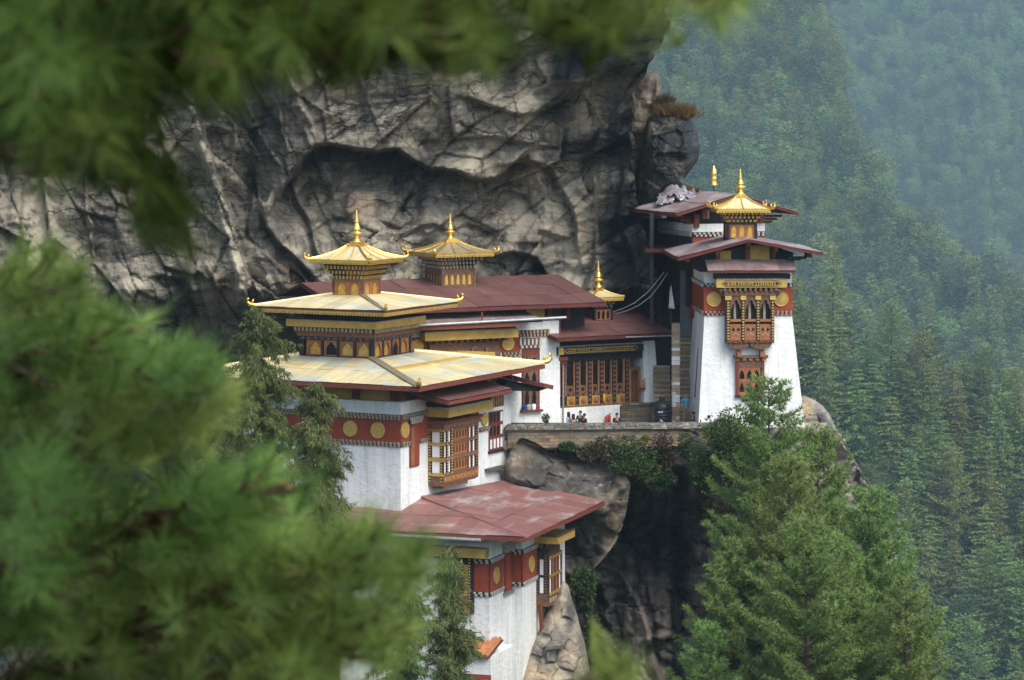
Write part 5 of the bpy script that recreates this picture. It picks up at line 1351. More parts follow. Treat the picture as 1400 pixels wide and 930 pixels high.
# ================================================================== upper hall behind the tower
uh = empty('upper_hall', (14, 192, -15), 'red and white hall with a rusty gable roof, behind the gold lantern', 'temple')
fl = P(925, 292.5, 186.0); FU = Fr((fl.x, fl.y), 17)
uw = 8.3; uz = fl.z; ua = FU.pt(uw * .5, 0, uz + 1.2)
ul, ur = FU.pt(0, 0, uz), FU.pt(uw, 0, uz); ub = FU.n * -8.5
ut = roof(uh, [([ul, ul + ub, ua + ub, ua], ub), ([ur + ub, ur, ua, ua + ub], ub)], MT['greyroof'], MT['maroon'], 1.2, 2.3, dth=.16)
for g in (ul, ur): MB().beam(g - V(0, 0, .12), ua - V(0, 0, .1), .12, .28, (0, 1, 0)).build('barge_board', MT['maroon'], ut)
MB().beam(ul - V(0, 0, .1), ul + ub - V(0, 0, .1), .1, .2).build('fascia', MT['redwood'], ut)
us0, us1 = FU.S(947, -1.2), FU.S(1045, -1.2)
Uo = FU.shifted(0, -1.2); zu = lambda py: Uo.Z(985, py)
pbox(uh, 'wall', 'red', Uo, us0, us1, -6.5, 0, zu(420), zu(306))
pbox(uh, 'white_band', 'plaster', Uo, us0 - .03, us1 + .03, -6.55, .03, zu(317), zu(306))
dentil_course(uh, Uo, us0 - .03, us1 + .03, zu(323.5), zu(317), .05, .1, .3, 'dotted', 'dark')
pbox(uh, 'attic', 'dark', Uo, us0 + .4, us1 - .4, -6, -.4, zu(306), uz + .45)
USd = Fr(Uo.pt(us0, 0, 0), 17 - 90)
dentil_course(uh, USd, -6.4, 0, zu(323.5), zu(317), .05, .1, .3, 'dotted', 'dark')
for i in range(3): pbox(uh, 'window', 'dark', USd, -5.6 + 1.9 * i, -4.4 + 1.9 * i, -.02, .08, zu(345), zu(328))
for px, y0, y1 in ((951, 293, 311), (962, 285, 299), (1040, 289, 306)): pbox(uh, 'post', 'redwood', Uo, Uo.S(px) - .17, Uo.S(px) + .17, -.1, .25, zu(y1), zu(y0))
pbox(uh, 'gable_panel', 'yellow', Uo, Uo.S(965), Uo.S(972), -.42, -.3, zu(299), zu(287))
for i in range(3):
    for sgn, px in ((-1, 948), (1, 1046)): pbox(uh, 'bracket_arm', 'maroon', Uo, Uo.S(px) - (.5 + .35 * i if sgn < 0 else 0), Uo.S(px) + (.5 + .35 * i if sgn > 0 else 0), -.3, -.05, zu(306 - 4 * i), zu(303 - 4 * i))
# painted deep shade: dark sheets for the side and the passage under the cliff that joins hall, tower and stairs
pbox(uh, 'side_shade_sheet', 'dark', USd, -6.6, -.1, .03, .09, zu(420), zu(323.5) - .02)
for i in range(9): pbox(uh, 'side_shade_strip', 'maroon', USd, -6.5 + .72 * i, -6.44 + .72 * i, .08, .13, zu(420), zu(324))
MB().box(V(8.6, 195.5, -22), V(8, 0, 0), V(0, 1, 0), V(0, 0, 14.0)).build('passage_shade_back', MT['dark'], uh)  # dark fill painted for the shade at the passage's back
MB().box(V(8.9, 188.9, -15.2), V(.25, 6.5, 0), V(.25, 0, 0), V(0, 0, 7.75)).build('passage_shade_side', MT['dark'], uh)
MB().block([V(8.6, 188.6, -9.9), V(11.3, 187.4, -9.9), V(12.2, 195, -9.9), V(8.6, 195, -9.9)], [V(8.6, 188.6, -9.7), V(11.3, 187.4, -9.7), V(12.2, 195, -9.5), V(8.6, 195, -9.5)]).build('passage_roof', MT['maroon'], uh)
MB().box(V(10.85, 188.6, -15.4), V(.72, .05, 0), V(0, .3, 0), V(0, 0, 4.3)).build('passage_post', M('teal_grey_plaster', (0.16, 0.19, 0.18), None, 2, .9), uh)
# ================================================================== lower house with the faded red roof
lo_ = empty('lower_house', (1, 170, -34), 'lower white house with faded red hip roof, red banded piers and bay window', 'house')
D_, C_ = P(718, 736.5, 162.0), P(826, 687, 176.3)
D_.z = C_.z = (D_.z + C_.z) / 2
A_, B_ = P(576, 682, 170.2), P(690, 656.5, 178.6)
A_.z = B_.z = max(A_.z, B_.z) + .05
dd = (C_ - D_); dd.z = 0; dd.normalize()
lf = V(-dd.y, dd.x, 0)                                   # towards the left of the picture
G_ = D_ + lf * 11
A2 = A_ + lf * 9 + V(0, 0, -.15)
lrf = roof(lo_, [([D_, C_, B_, A_], dd), ([G_, D_, A_, A2], lf)], MT['pinkroof'], MT['maroon'], 1.15, 2.6, dth=.13)
MB().beam(D_ - V(0, 0, .1), C_ - V(0, 0, .1), .1, .2).build('fascia', MT['redwood'], lrf)
MB().beam(D_ - V(0, 0, .1), G_ - V(0, 0, .1), .1, .2).build('fascia', MT['redwood'], lrf)
MB().tube([A_ + V(0, 0, .06), D_ + V(0, 0, .06)], .06, 6).build('hip_roll', MT['pinkroof'], lrf)
gq = D_ + lf * 2.6 - V(0, 0, .22) + V(0, -.12, 0)
MB().tube([gq, gq + lf * 7 + V(0, 0, .03)], .10, 8).build('gutter', MT['steel'], lrf)
ang = math.degrees(math.atan2(dd.y, dd.x))
# pier 1: corner at px 668, pier 2 stands out by 0.6 m
c1 = P(669, 0, 164.3); LR1, LL1 = Fr((c1.x, c1.y), ang), Fr((c1.x, c1.y), ang - 90)
ztl = D_.z - .25
def zl1(py): return (HY - py) * 164.3 / F
n_, u_ = LR1.n, LR1.u
def lwall(name, fr, s0, s1, d, z0, z1, bat=0.28):
    q = [fr.pt(s0, 0, z1), fr.pt(s1, 0, z1), fr.pt(s1, -d, z1), fr.pt(s0, -d, z1)]
    b = [fr.pt(s0 - bat, bat, z0), fr.pt(s1, bat, z0), fr.pt(s1, -d, z0), fr.pt(s0 - bat, -d, z0)]
    MB().block(b, q).build(name, MT['plaster'], lo_)
lwall('wall', LR1, 0, 12.0, 9.0, -35, ztl, .05)
LR2 = LR1.shifted(0, .62); s2 = LR2.S(713.5); e2 = LR2.S(738)
lwall('pier', LR2, s2, e2 + 4.8, 2.0, -35, ztl, .05)
LL2 = Fr(LR2.pt(s2, 0, 0), ang - 90)
bt_, tp_ = zl1(810), zl1(771)
def band(fr, s0, s1, zb, zt):
    pbox(lo_, 'red_band', 'red', fr, s0, s1, -.03, .05, zb, zt)
    dentil_course(lo_, fr, s0, s1, zt - .01, zt + .26, .06, .1, .28, 'dotted', 'dark')
    dentil_course(lo_, fr, s0, s1, zb - .26, zb + .01, .06, .1, .28, 'dotted', 'dark')
band(LR1, -.05, LR1.S(687), bt_, tp_); band(LL1, -1.05, .05, bt_, tp_)
band(LR2, s2 - .05, e2, bt_, tp_); band(LL2, -.65, .05, bt_, tp_)
disc(lo_, LR1, LR1.S(677), (bt_ + tp_) / 2, .48, .04); disc(lo_, LR2, LR2.S(725), (bt_ + tp_) / 2, .48, .04)
s0, s1 = LR1.S(688), LR1.S(699)
w = pbox(lo_, 'window', 'redwood', LR1, s0, s1, -.02, .07, zl1(812) - .3, zl1(757))
pbox(w, 'reveal', 'red', LR1, s0 + .3, s1 - .3, .06, .085, zl1(812) - .2, zl1(765))
mb = MB(); dentils(mb, LR1, s0 - .2, s1 + .2, zl1(764), zl1(759), .05, .28, .3); dentils(mb, LR1, s0 - .35, s1 + .35, zl1(757), zl1(752), .05, .36, .3); mb.build('dentil', MT['dotted'], w, kind='stuff')
pbox(w, 'sill', 'slate', LR1, s0 - .1, s1 + .1, -.02, .2, zl1(815) - .35, zl1(813) - .3)
# bay window
bo = .75; q0 = LR2.S(750, bo); q1 = LR2.S(767, bo); LB = LR2.shifted(0, bo)
zb_ = lambda py: LB.Z(751, py)
by = MB(); LR2.box(by, q0 + .05, q1, -.1, bo - .06, zb_(829), zb_(747)); by = by.build('bay_window', MT['brown'], lo_)
nn = 4; ww = (q1 - q0) / nn
for i in range(nn):
    for j, (y0, y1) in enumerate(((765, 786), (790, 811))):
        a = q0 + i * ww + .12
        if i in (0, 3): pbox(by, 'panel', 'white', LB, a, a + ww - .2, -.08, -.02, zb_(y1), zb_(y0))
        else:
            g = pbox(by, 'lattice', 'void', LB, a, a + ww - .2, -.08, -.03, zb_(y1), zb_(y0)); mb = MB()
            for t in range(3): LB.box(mb, a + t * (ww - .2) / 3 + .05, a + (t + 1) * (ww - .2) / 3 - .12, -.04, .02, zb_(y1), zb_(y0))
            mb.build('lattice_bar', MT['orange'], g)
for i in range(nn + 1): stack_posts(by, LB, q0 + i * ww - .09, q0 + i * ww + .09, zb_(820), zb_(760), -.07, .04, block='orange')
for y0, y1 in ((811, 815), (786, 790), (761, 765)): pbox(by, 'rail', 'goldd', LB, q0, q1, -.07, .055, zb_(y1), zb_(y0))
pbox(by, 'apron', 'brown', LB, q0, q1, -.1, .03, zb_(829), zb_(815))
mb = MB(); dentils(mb, LB, q0, q1, zb_(824), zb_(818), .02, .07, .4); mb.build('apron_inlay', MT['cream'], by, kind='stuff')
LBs = Fr(LB.pt(q0, 0, 0), ang - 90)
for y0, y1 in ((765, 786), (790, 811)): pbox(by, 'panel', 'white', LBs, -.52, -.30, -.03, .05, zb_(y1), zb_(y0))
pbox(by, 'side_board', 'navy', LBs, -.74, 0, -.03, .03, zb_(829), zb_(750))
stack_posts(by, LBs, -.27, -.02, zb_(822), zb_(757), -.02, .08, block='brown'); stack_posts(by, LBs, -.74, -.55, zb_(822), zb_(757), -.02, .08, block='brown')
pbox(by, 'apron', 'brown', LBs, -.76, 0.02, -.03, .10, zb_(829), zb_(812))
MB().tube([LR2.pt(q0 - .15, .3, zb_(826)), LR2.pt(q0 - .15, .42, zb_(882))], .12, 6).build('drain_pipe', MT['redwood'], lo_)
go = 1.45; g0, g1 = LR2.S(763, go), LR2.S(786, go)
gz0, gz1 = LR2.Z(763, 744.5, go), LR2.Z(763, 735, go)
gb = pbox(lo_, 'eave_board', 'yellow', LR2, g0, g1, -.05, go, gz0, gz1)
mb = MB(); dentils(mb, LR2, g0, g1, gz1, gz1 + .1, go - .2, go + .03, .25); dentils(mb, Fr(LR2.pt(g0, go, 0), ang - 90), -1.4, 0, gz1, gz1 + .1, -.2, .03, .25)
dentils(mb, Fr(LR2.pt(g0 + .3, go - .5, 0), ang - 90), -1.2, 0, gz0 - .3, gz0, -.2, .1, .35); mb.build('eave_board_dentil', MT['brown'], gb, kind='stuff')
# left-hand face: gilt beam and ornate window, half hidden by foliage
x0, x1 = LL1.S(598, .7), LL1.S(663, .7)
pbox(lo_, 'eave_board', 'yellow', LL1, x0 - 2, x1, -.05, .7, LL1.Z(640, 763, .7), LL1.Z(640, 750, .7))
x0, x1 = LL1.S(600, .35), LL1.S(646, .35)
w = pbox(lo_, 'window', 'dark', LL1, x0, x1, -.02, .28, LL1.Z(625, 838, .35), LL1.Z(625, 763, .35))
for i in range(4):
    a = x0 + .1 + i * (x1 - x0 - .2) / 4; ww = (x1 - x0 - .2) / 4
    stack_posts(w, LL1, a + ww - .16, a + ww, LL1.Z(625, 838, .35), LL1.Z(625, 763, .35), .2, .36)
    mb = MB(); arch_plate(mb, LL1, a, a + ww - .16, LL1.Z(625, 815, .35), LL1.Z(625, 772, .35), a + .14, a + ww - .3, LL1.Z(625, 813, .35), LL1.Z(625, 777, .35), .24, .32, ARCH); mb.build('window_frame', MT['goldd'], w)
    pbox(w, 'apron', 'orange', LL1, a, a + ww - .16, .24, .33, LL1.Z(625, 837, .35), LL1.Z(625, 816, .35))
# lean-to wing at its foot, tiled
wq = P(606, 897, 163.4); W3 = Fr((wq.x, wq.y), ang - 90)
w1 = W3.S(671)
wing = pbox(lo_, 'wing_wall', 'plaster', W3, 0, w1, -4, 0, -36, W3.Z(640, 897))
tl = MB(); tz = W3.Z(640, 897)
MB().block([W3.pt(-.2, .25, tz), W3.pt(w1, .25, tz), W3.pt(w1, -2.2, tz + .55), W3.pt(-.2, -2.2, tz + .55)], [W3.pt(-.2, .25, tz + .06), W3.pt(w1, .25, tz + .06), W3.pt(w1, -2.2, tz + .61), W3.pt(-.2, -2.2, tz + .61)]).build('wing_roof', MT['maroon'], lo_)
for i in range(11):
    s = -.1 + i * (w1 + .05) / 11
    for j in range(2): MB().tube([W3.pt(s + .1, .3 - 1.2 * j, tz + .08 + .27 * j), W3.pt(s + .1, -1.0 - 1.2 * j, tz + .38 + .27 * j)], .13, 6).build('roof_tile', MT['terra'], wing)
pbox(wing, 'red_course', 'red', W3, -.02, w1, -.1, .04, W3.Z(640, 930), W3.Z(640, 921))
# loose slab resting on the footing rock
sp = P(762, 881, 168.0)
MB().block([sp + V(-.65, -.5, -.25), sp + V(.35, -.6, -.1), sp + V(.62, .6, .1), sp + V(-.3, .7, -.05)], [sp + V(-.68, -.5, -.02), sp + V(.35, -.6, .08), sp + V(.64, .6, .25), sp + V(-.3, .7, .14)]).block([sp + V(-.6, -.4, -.9), sp + V(-.1, -.4, -.9), sp + V(.1, .6, -.9), sp + V(-.4, .6, -.9)], [sp + V(-.6, -.4, -.2), sp + V(-.1, -.4, -.15), sp + V(.1, .6, -.05), sp + V(-.4, .6, -.1)]).build('stone_slab', MT['slate'], None, label='grey stone slab ledge under the red drain pipe of the lower house', cat='slab')

# ================================================================== terrace, its wall, stairs
TZ = -20.95
o = P(701, 0, 179.2); PW = Fr((o.x, o.y), 5.5)
L = PW.S(1000)
MB().block([PW.pt(-1, -.2, TZ - .6), PW.pt(L + 4, -.2, TZ - .6), V(16, 192, TZ - .6), V(-4, 188, TZ - .6)], [PW.pt(-1, -.2, TZ), PW.pt(L + 4, -.2, TZ), V(16, 192, TZ), V(-4, 188, TZ)]).build('terrace', MT['paving'], None, kind='structure', label='paved terrace between the halls')
ptop = PW.Z(800, 586)
tw2 = MB(); PW.box(tw2, -.3, L, -.45, 0, TZ - .45, ptop - .05)
tw2 = tw2.build('terrace_wall', MT['masonry'], None, label='mossy stone parapet wall along the terrace edge', cat='wall')
for row, (hz, ov, ln_) in enumerate(((.02, .22, .75), (.13, .14, .62), (.22, .05, .7))):
    s = -.5 + .1 * row
    while s < L - .1:
        l_ = ln_ * (.6 + .8 * rnd.random()); t = .09 + .04 * rnd.random(); j = (rnd.random() - .5) * .12
        a, b = s, min(s + l_, L)
        z = ptop - .06 + hz + (rnd.random() - .5) * .03
        MB().block([PW.pt(a, ov + j, z), PW.pt(b - .02, ov + j * .3, z), PW.pt(b - .02, -.6 + j, z), PW.pt(a, -.6 - j, z)], [PW.pt(a + .02, ov + j - .02, z + t), PW.pt(b - .04, ov + j * .3 - .02, z + t + .015), PW.pt(b - .04, -.6 + j, z + t + .01), PW.pt(a + .02, -.6 - j, z + t)]).build('coping_stone', MT['slate'], tw2)
        s += l_
# stone pier beside the stairs: stacked blocks
pc = P(919, 0, 184.6); SP = Fr((pc.x, pc.y), 6); pw = SP.S(930)
pier = pbox(None, 'stone_pier', 'masonry2', SP, .04, pw - .04, -.5, -.04, TZ, SP.Z(924, 442), label='narrow pier of tan and whitewashed stones beside the long stairs', cat='pier')
z = TZ
while z < SP.Z(924, 442) - .1:
    h = .14 + .22 * rnd.random(); n = rnd.choice((1, 1, 2)); x = 0
    for i in range(n):
        w = pw / n
        mt = MT['plaster'] if rnd.random() < .25 else MT['stone']
        MB().block([SP.pt(x, .0, z), SP.pt(x + w - .015, .0, z), SP.pt(x + w - .015, -.3, z), SP.pt(x, -.3, z)], [SP.pt(x + .01, .03 * rnd.random(), z + h - .02), SP.pt(x + w - .02, .03 * rnd.random(), z + h - .02), SP.pt(x + w - .02, -.3, z + h - .02), SP.pt(x + .01, -.3, z + h - .02)]).build('stone', mt, pier)
        x += w
    z += h
# long flight of steps up to the passage
def stairs(label, px0, px1, Y0, pyb, pyt, n, run, parent_w=None):
    b0_, b1_ = P(px0, pyb, Y0), P(px1, pyb, Y0)
    zt = (HY - pyt) * (Y0 + run * n) / F
    st = empty('staircase', ((b0_.x + b1_.x) / 2, Y0, TZ), label, 'stairs')
    z0 = TZ; rise = (zt - z0) / n
    for i in range(n):
        z = z0 + i * rise; y = Y0 + i * run
        x0, x1 = b0_.x - .05 + .006 * i, b1_.x + .04 + .004 * i
        j = lambda: (rnd.random() - .5) * .04
        MB().block([V(x0, y + .04, z - .2), V(x1, y + .04, z - .2), V(x1, y + run + .15, z - .2), V(x0, y + run + .15, z - .2)], [V(x0, y + .04, z + rise - .07), V(x1, y + .04, z + rise - .07), V(x1, y + run + .15, z + rise - .07), V(x0, y + run + .15, z + rise - .07)]).build('riser', MT['step'], st)
        MB().block([V(x0 - .02, y + j() - .03, z + rise - .09), V(x1 + .02, y + j() - .03, z + rise - .09), V(x1 + .02, y + run + .1, z + rise - .09), V(x0 - .02, y + run + .1, z + rise - .09)], [V(x0 - .02, y + j() - .03, z + rise), V(x1 + .02, y + j() - .03, z + rise + j() * .3), V(x1 + .02, y + run + .1, z + rise), V(x0 - .02, y + run + .1, z + rise)]).build('step', MT['stone'], st)
    return st
stairs('long worn stone stairs climbing beside the white tower', 930, 952, 184.2, 582, 456, 22, .22)
stairs('shadowed stone stairs behind the black water tank', 896, 917, 185.6, 582, 500, 13, .24)

# ================================================================== small things
# water tank
tk = P(905, 0, 184.2); tz = TZ
th = -(577 - 546) / 1.0
R = .60; H = (HY - 545) * 184.2 / F - TZ
prof = [(R, 0)]
for i in range(7):
    h = H * .78 * (i + .5) / 7
    prof += [(R, h - .06), (R + .025, h - .03), (R + .025, h + .03), (R, h + .06)]
prof += [(R, H * .78), (R * .93, H * .84), (R * .62, H * .92), (R * .30, H * .94), (R * .30, H), (.02, H)]
tank = empty('water_tank', (tk.x, tk.y, TZ), 'black ribbed plastic water tank at the foot of the shadowed stairs', 'water tank')
MB().lathe((tk.x, tk.y, TZ), prof, 28).build('tank_body', MT['tank'], tank, smooth=False)
MB().lathe((tk.x, tk.y, TZ + H), [(R * .34, -.02), (R * .34, .05), (.02, .07)], 20).build('lid', MT['tank'], tank)
mb = MB(); mb.tube([V(tk.x - .02, tk.y - R - .08, TZ + .25), V(tk.x - .02, tk.y - R - .10, TZ + .72), V(tk.x - .1, tk.y - R - .08, TZ + .80), V(tk.x - .16, tk.y - R - .02, TZ + .70)], .035, 6); mb.build('standpipe', MT['white'], tank)
mb = MB()
for i in range(4): mb.box(V(tk.x - .28 + i * .08, tk.y - R - .03, TZ + H * .60), V(.05, 0, 0), V(0, .05, 0), V(0, 0, .09 if i % 2 else .06))
mb.build('print', MT['white'], tank)
# jugs on the window sill
zs = zm(725, 560) + .0
for px, r, mcol, lab in ((716.5, .12, M('blue_plastic', (0.015, 0.07, 0.42), None, 2, .4, bump=0), 'blue plastic jug on the tall window sill'), (722.5, .15, M('dull_white_plastic', (0.42, 0.42, 0.38), None, 2, .5, bump=0), 'dull grey-white plastic jug on the tall window sill'), (729.5, .15, MT['white'], 'bright white plastic jug on the tall window sill')):
    q = FM.pt(FM.S(px, .18), .17, zs)
    h = .34
    MB().lathe(q, [(r * .9, 0), (r, .03), (r, h * .75), (r * .8, h * .88), (r * .4, h * .95), (r * .4, h * 1.06), (.01, h * 1.07)], 12).tube([q + FM.u * r * .4 + V(0, 0, h), q + FM.u * r * 1.0 + V(0, 0, h * 1.0), q + FM.u * r * 1.0 + V(0, 0, h * .7)], .02, 5).build('plastic_jug', mcol, None, label=lab, cat='jug', group='jugs on the window sill')
# fire extinguishers
redm = M('extinguisher_red', (0.55, 0.035, 0.02), None, 2, .4, bump=0, vary=0); orm = M('extinguisher_orange', (0.72, 0.20, 0.03), None, 2, .4, bump=0, vary=0); ylm = M('extinguisher_yellow', (0.75, 0.40, 0.03), None, 2, .4, bump=0, vary=0)
def extinguisher(p, h, m, lab):
    t = empty('fire_extinguisher', p, lab, 'fire extinguisher', 'fire extinguishers of the porch house'); p = Vector(p); r = h * .15
    MB().lathe(p, [(r * .9, 0), (r, .02), (r, h * .72), (r * .6, h * .84), (r * .3, h * .88), (r * .3, h * .95), (.01, h * .96)], 12).build('cylinder', m, t, smooth=True)
    MB().beam(p + V(-.02, 0, h * .94), p + V(r * 1.3, 0, h * 1.0), .04, .04).build('lever', MT['dark'], t)
    MB().tube([p + V(-r * .3, -.02, h * .9), p + V(-r * 1.3, -.03, h * .8), p + V(-r * 1.25, -.03, h * .3)], .018, 5).build('hose', MT['dark'], t)
for px, h, lab in ((829.0, .50, 'red fire extinguisher, shorter of the pair on the terrace'), (833.2, .64, 'red fire extinguisher, taller of the pair on the terrace')):
    q = FP.pt(FP.S(px, .35), .35, zp(px, 577, .35)); q.z = FP.Z(px, 579, .35); extinguisher(q, h, redm, lab)
q = FP.pt(FP.S(878.5, .16), .36, FP.Z(878, 531.5, .36)); extinguisher(q, .62, orm, 'orange fire extinguisher hung on the white pier by the plank door')
q = FP.pt(FP.S(826, .14), .12, FP.Z(826, 549, .12)); extinguisher(q, .55, ylm, 'yellow fire extinguisher leaning on the gilded screen panels')
pbox(po, 'hook_shelf', 'dark', FP, FP.S(876.5, .3), FP.S(880.5, .3), .05, .5, FP.Z(878, 531.5, .36) - .05, FP.Z(878, 531.5, .36))
# white prayer flag on a pole
fp = P(917, 424, 188.0)
pf = empty('prayer_flag', fp - V(0, 0, .9), 'white prayer flag furled on a pole by the dark passage', 'flag')
MB().tube([fp - V(0, 0, .9), fp + V(0, 0, 1.75)], .03, 6).build('pole', MT['twig'], pf)
fl_v, fl_f = [], []
for i in range(9):
    for j in range(5):
        t = i / 8; w = (.04 + .26 * t) * (1 if t < .85 else 1.1)
        fl_v.append(tuple(fp + V((j / 4 - .35) * w * 1.3, .05 * math.sin(j * 2.1 + i * .6) - .04, 1.55 - 1.45 * t + .03 * math.sin(j * 1.7))))
for i in range(8):
    for j in range(4): fl_f.append((i * 5 + j, i * 5 + j + 1, (i + 1) * 5 + j + 1, (i + 1) * 5 + j))
fo = mesh_obj('cloth', fl_v, fl_f, MT['white'], pf, smooth=True)
fo.modifiers.new('thick', 'SOLIDIFY').thickness = .02
# red robe hung by the doorway at the stair head
rb = P(946.5, 429, 186.3)
rv, rf_ = [], []
for i in range(8):
    for j in range(6):
        t = i / 7; w = .10 + .16 * t
        rv.append(tuple(rb + V((j / 5 - .5) * w * 1.6, .05 * math.sin(j * 2.4 + i * .5), .75 - 1.05 * t)))
for i in range(7):
    for j in range(5): rf_.append((i * 6 + j, i * 6 + j + 1, (i + 1) * 6 + j + 1, (i + 1) * 6 + j))
ro_ = mesh_obj('hanging_robe', rv, rf_, M('crimson_cloth', (0.30, 0.02, 0.045), None, 3, .9, vary=0), None, smooth=True, label='crimson robe hung at the head of the long stairs', cat='robe')
ro_.modifiers.new('thick', 'SOLIDIFY').thickness = .03
# cables from the passage down to the porch roof
for k_, (dx, dy, lab) in enumerate(((0, 0, 'upper white cable sagging from the passage to the porch roof'), (5, 5, 'lower white cable sagging from the passage to the porch roof'))):
    pts = [(908 + dx, 372 + dy * .2), (898 + dx, 385 + dy * .6), (885 + dx, 400 + dy), (868 + dx, 414 + dy * .8), (852 + dx, 422 + dy * .6), (838 + dx, 426.5 + dy * .5), (832 + dx, 428.5)]
    MB().tube([P(x, y, 188.3 + .25 * i) for i, (x, y) in enumerate(pts)], .028, 5).build('cable', MT['steel'], None, label=lab, cat='cable', group='cables over the porch roof')
# silver tarpaulin heap on the upper roof
tpv, tpf = [], []
NX, NY = 26, 14
for i in range(NX):
    for j in range(NY):
        a, b = i / (NX - 1), j / (NY - 1)
        px = 897 + 50 * a + 4 * math.sin(b * 3); top_ = 268 - 13 * math.exp(-((a - .45) / .3) ** 2) - 8 * a
        bot = 275 - 3 * a
        py = bot + (top_ - bot) * b
        n = float(fbm(np.array(a * 7.0), np.array(b * 5.0), np.array(0.3), 3, 9))
        q = P(px, py, 191.2 + 2.4 * b - 1.0 * math.sin(b * 3.1) + .8 * n); tpv.append(tuple(q + V(0, 0, .32 * n)))
for i in range(NX - 1):
    for j in range(NY - 1): tpf.append((i * NY + j, (i + 1) * NY + j, (i + 1) * NY + j + 1, i * NY + j + 1))
to = mesh_obj('tarpaulin', tpv, tpf, MT['foil'], None, label='crumpled silver tarpaulin heaped on the rusty roof under the outcrop', cat='tarpaulin')
to.modifiers.new('thick', 'SOLIDIFY').thickness = .03
# victory banner: gilt cylinder on a pole, on the upper ridge
vb = P(975.7, 254, 192.5); k = 192.5 / F
vt = empty('victory_banner', vb - V(0, 0, .65), 'gilded cylinder banner on a thin pole on the upper hall ridge', 'ornament')
MB().tube([vb - V(0, 0, .9), vb + V(0, 0, .2)], .035, 6).build('pole', MT['dark'], vt)
MB().lathe(vb, [(5 * k, 0), (5.2 * k, 1.5 * k), (4.2 * k, 3 * k), (4.0 * k, 9 * k), (4.3 * k, 9.5 * k), (4.0 * k, 10 * k), (4.0 * k, 16 * k), (4.3 * k, 16.5 * k), (4 * k, 17 * k), (4 * k, 22 * k), (2.5 * k, 24 * k), (1.4 * k, 24.5 * k), (1.8 * k, 26 * k), (.4 * k, 28 * k)], 16).build('gilt_cylinder', MT['gold'], vt, smooth=True)

# ================================================================== people
skin = M('skin', (0.42, 0.24, 0.165), (0.36, 0.20, 0.135), 6, .6, bump=0, vary=.1)
hair_m = M('dark_hair', (0.018, 0.013, 0.010), None, 20, .6, vary=0)
def cloth(name, c): return M(name, c, tuple(x * .75 for x in c), 5, .9, bump=.4, bscale=9, bdist=.03, vary=0)
def skin_chain(name, verts, edges, rad, mat, parent, base, rotz, root=0):
    me = bpy.data.meshes.new(name)
    me.from_pydata([tuple(v) for v in verts], edges, []); me.update()
    o = bpy.data.objects.new(name, me); COL.objects.link(o)
    o.parent = parent; o.rotation_euler = (0, 0, rotz); WL[o] = WL[parent].copy()
    me.materials.append(mat)
    m = o.modifiers.new('skin', 'SKIN'); m.use_smooth_shade = True
    sv = me.skin_vertices[0].data
    for i, r in enumerate(rad):
        sv[i].radius = (r if isinstance(r, tuple) else (r, r)); sv[i].use_root = (i == root)
    s = o.modifiers.new('sub', 'SUBSURF'); s.levels = 2; s.render_levels = 2
    return o
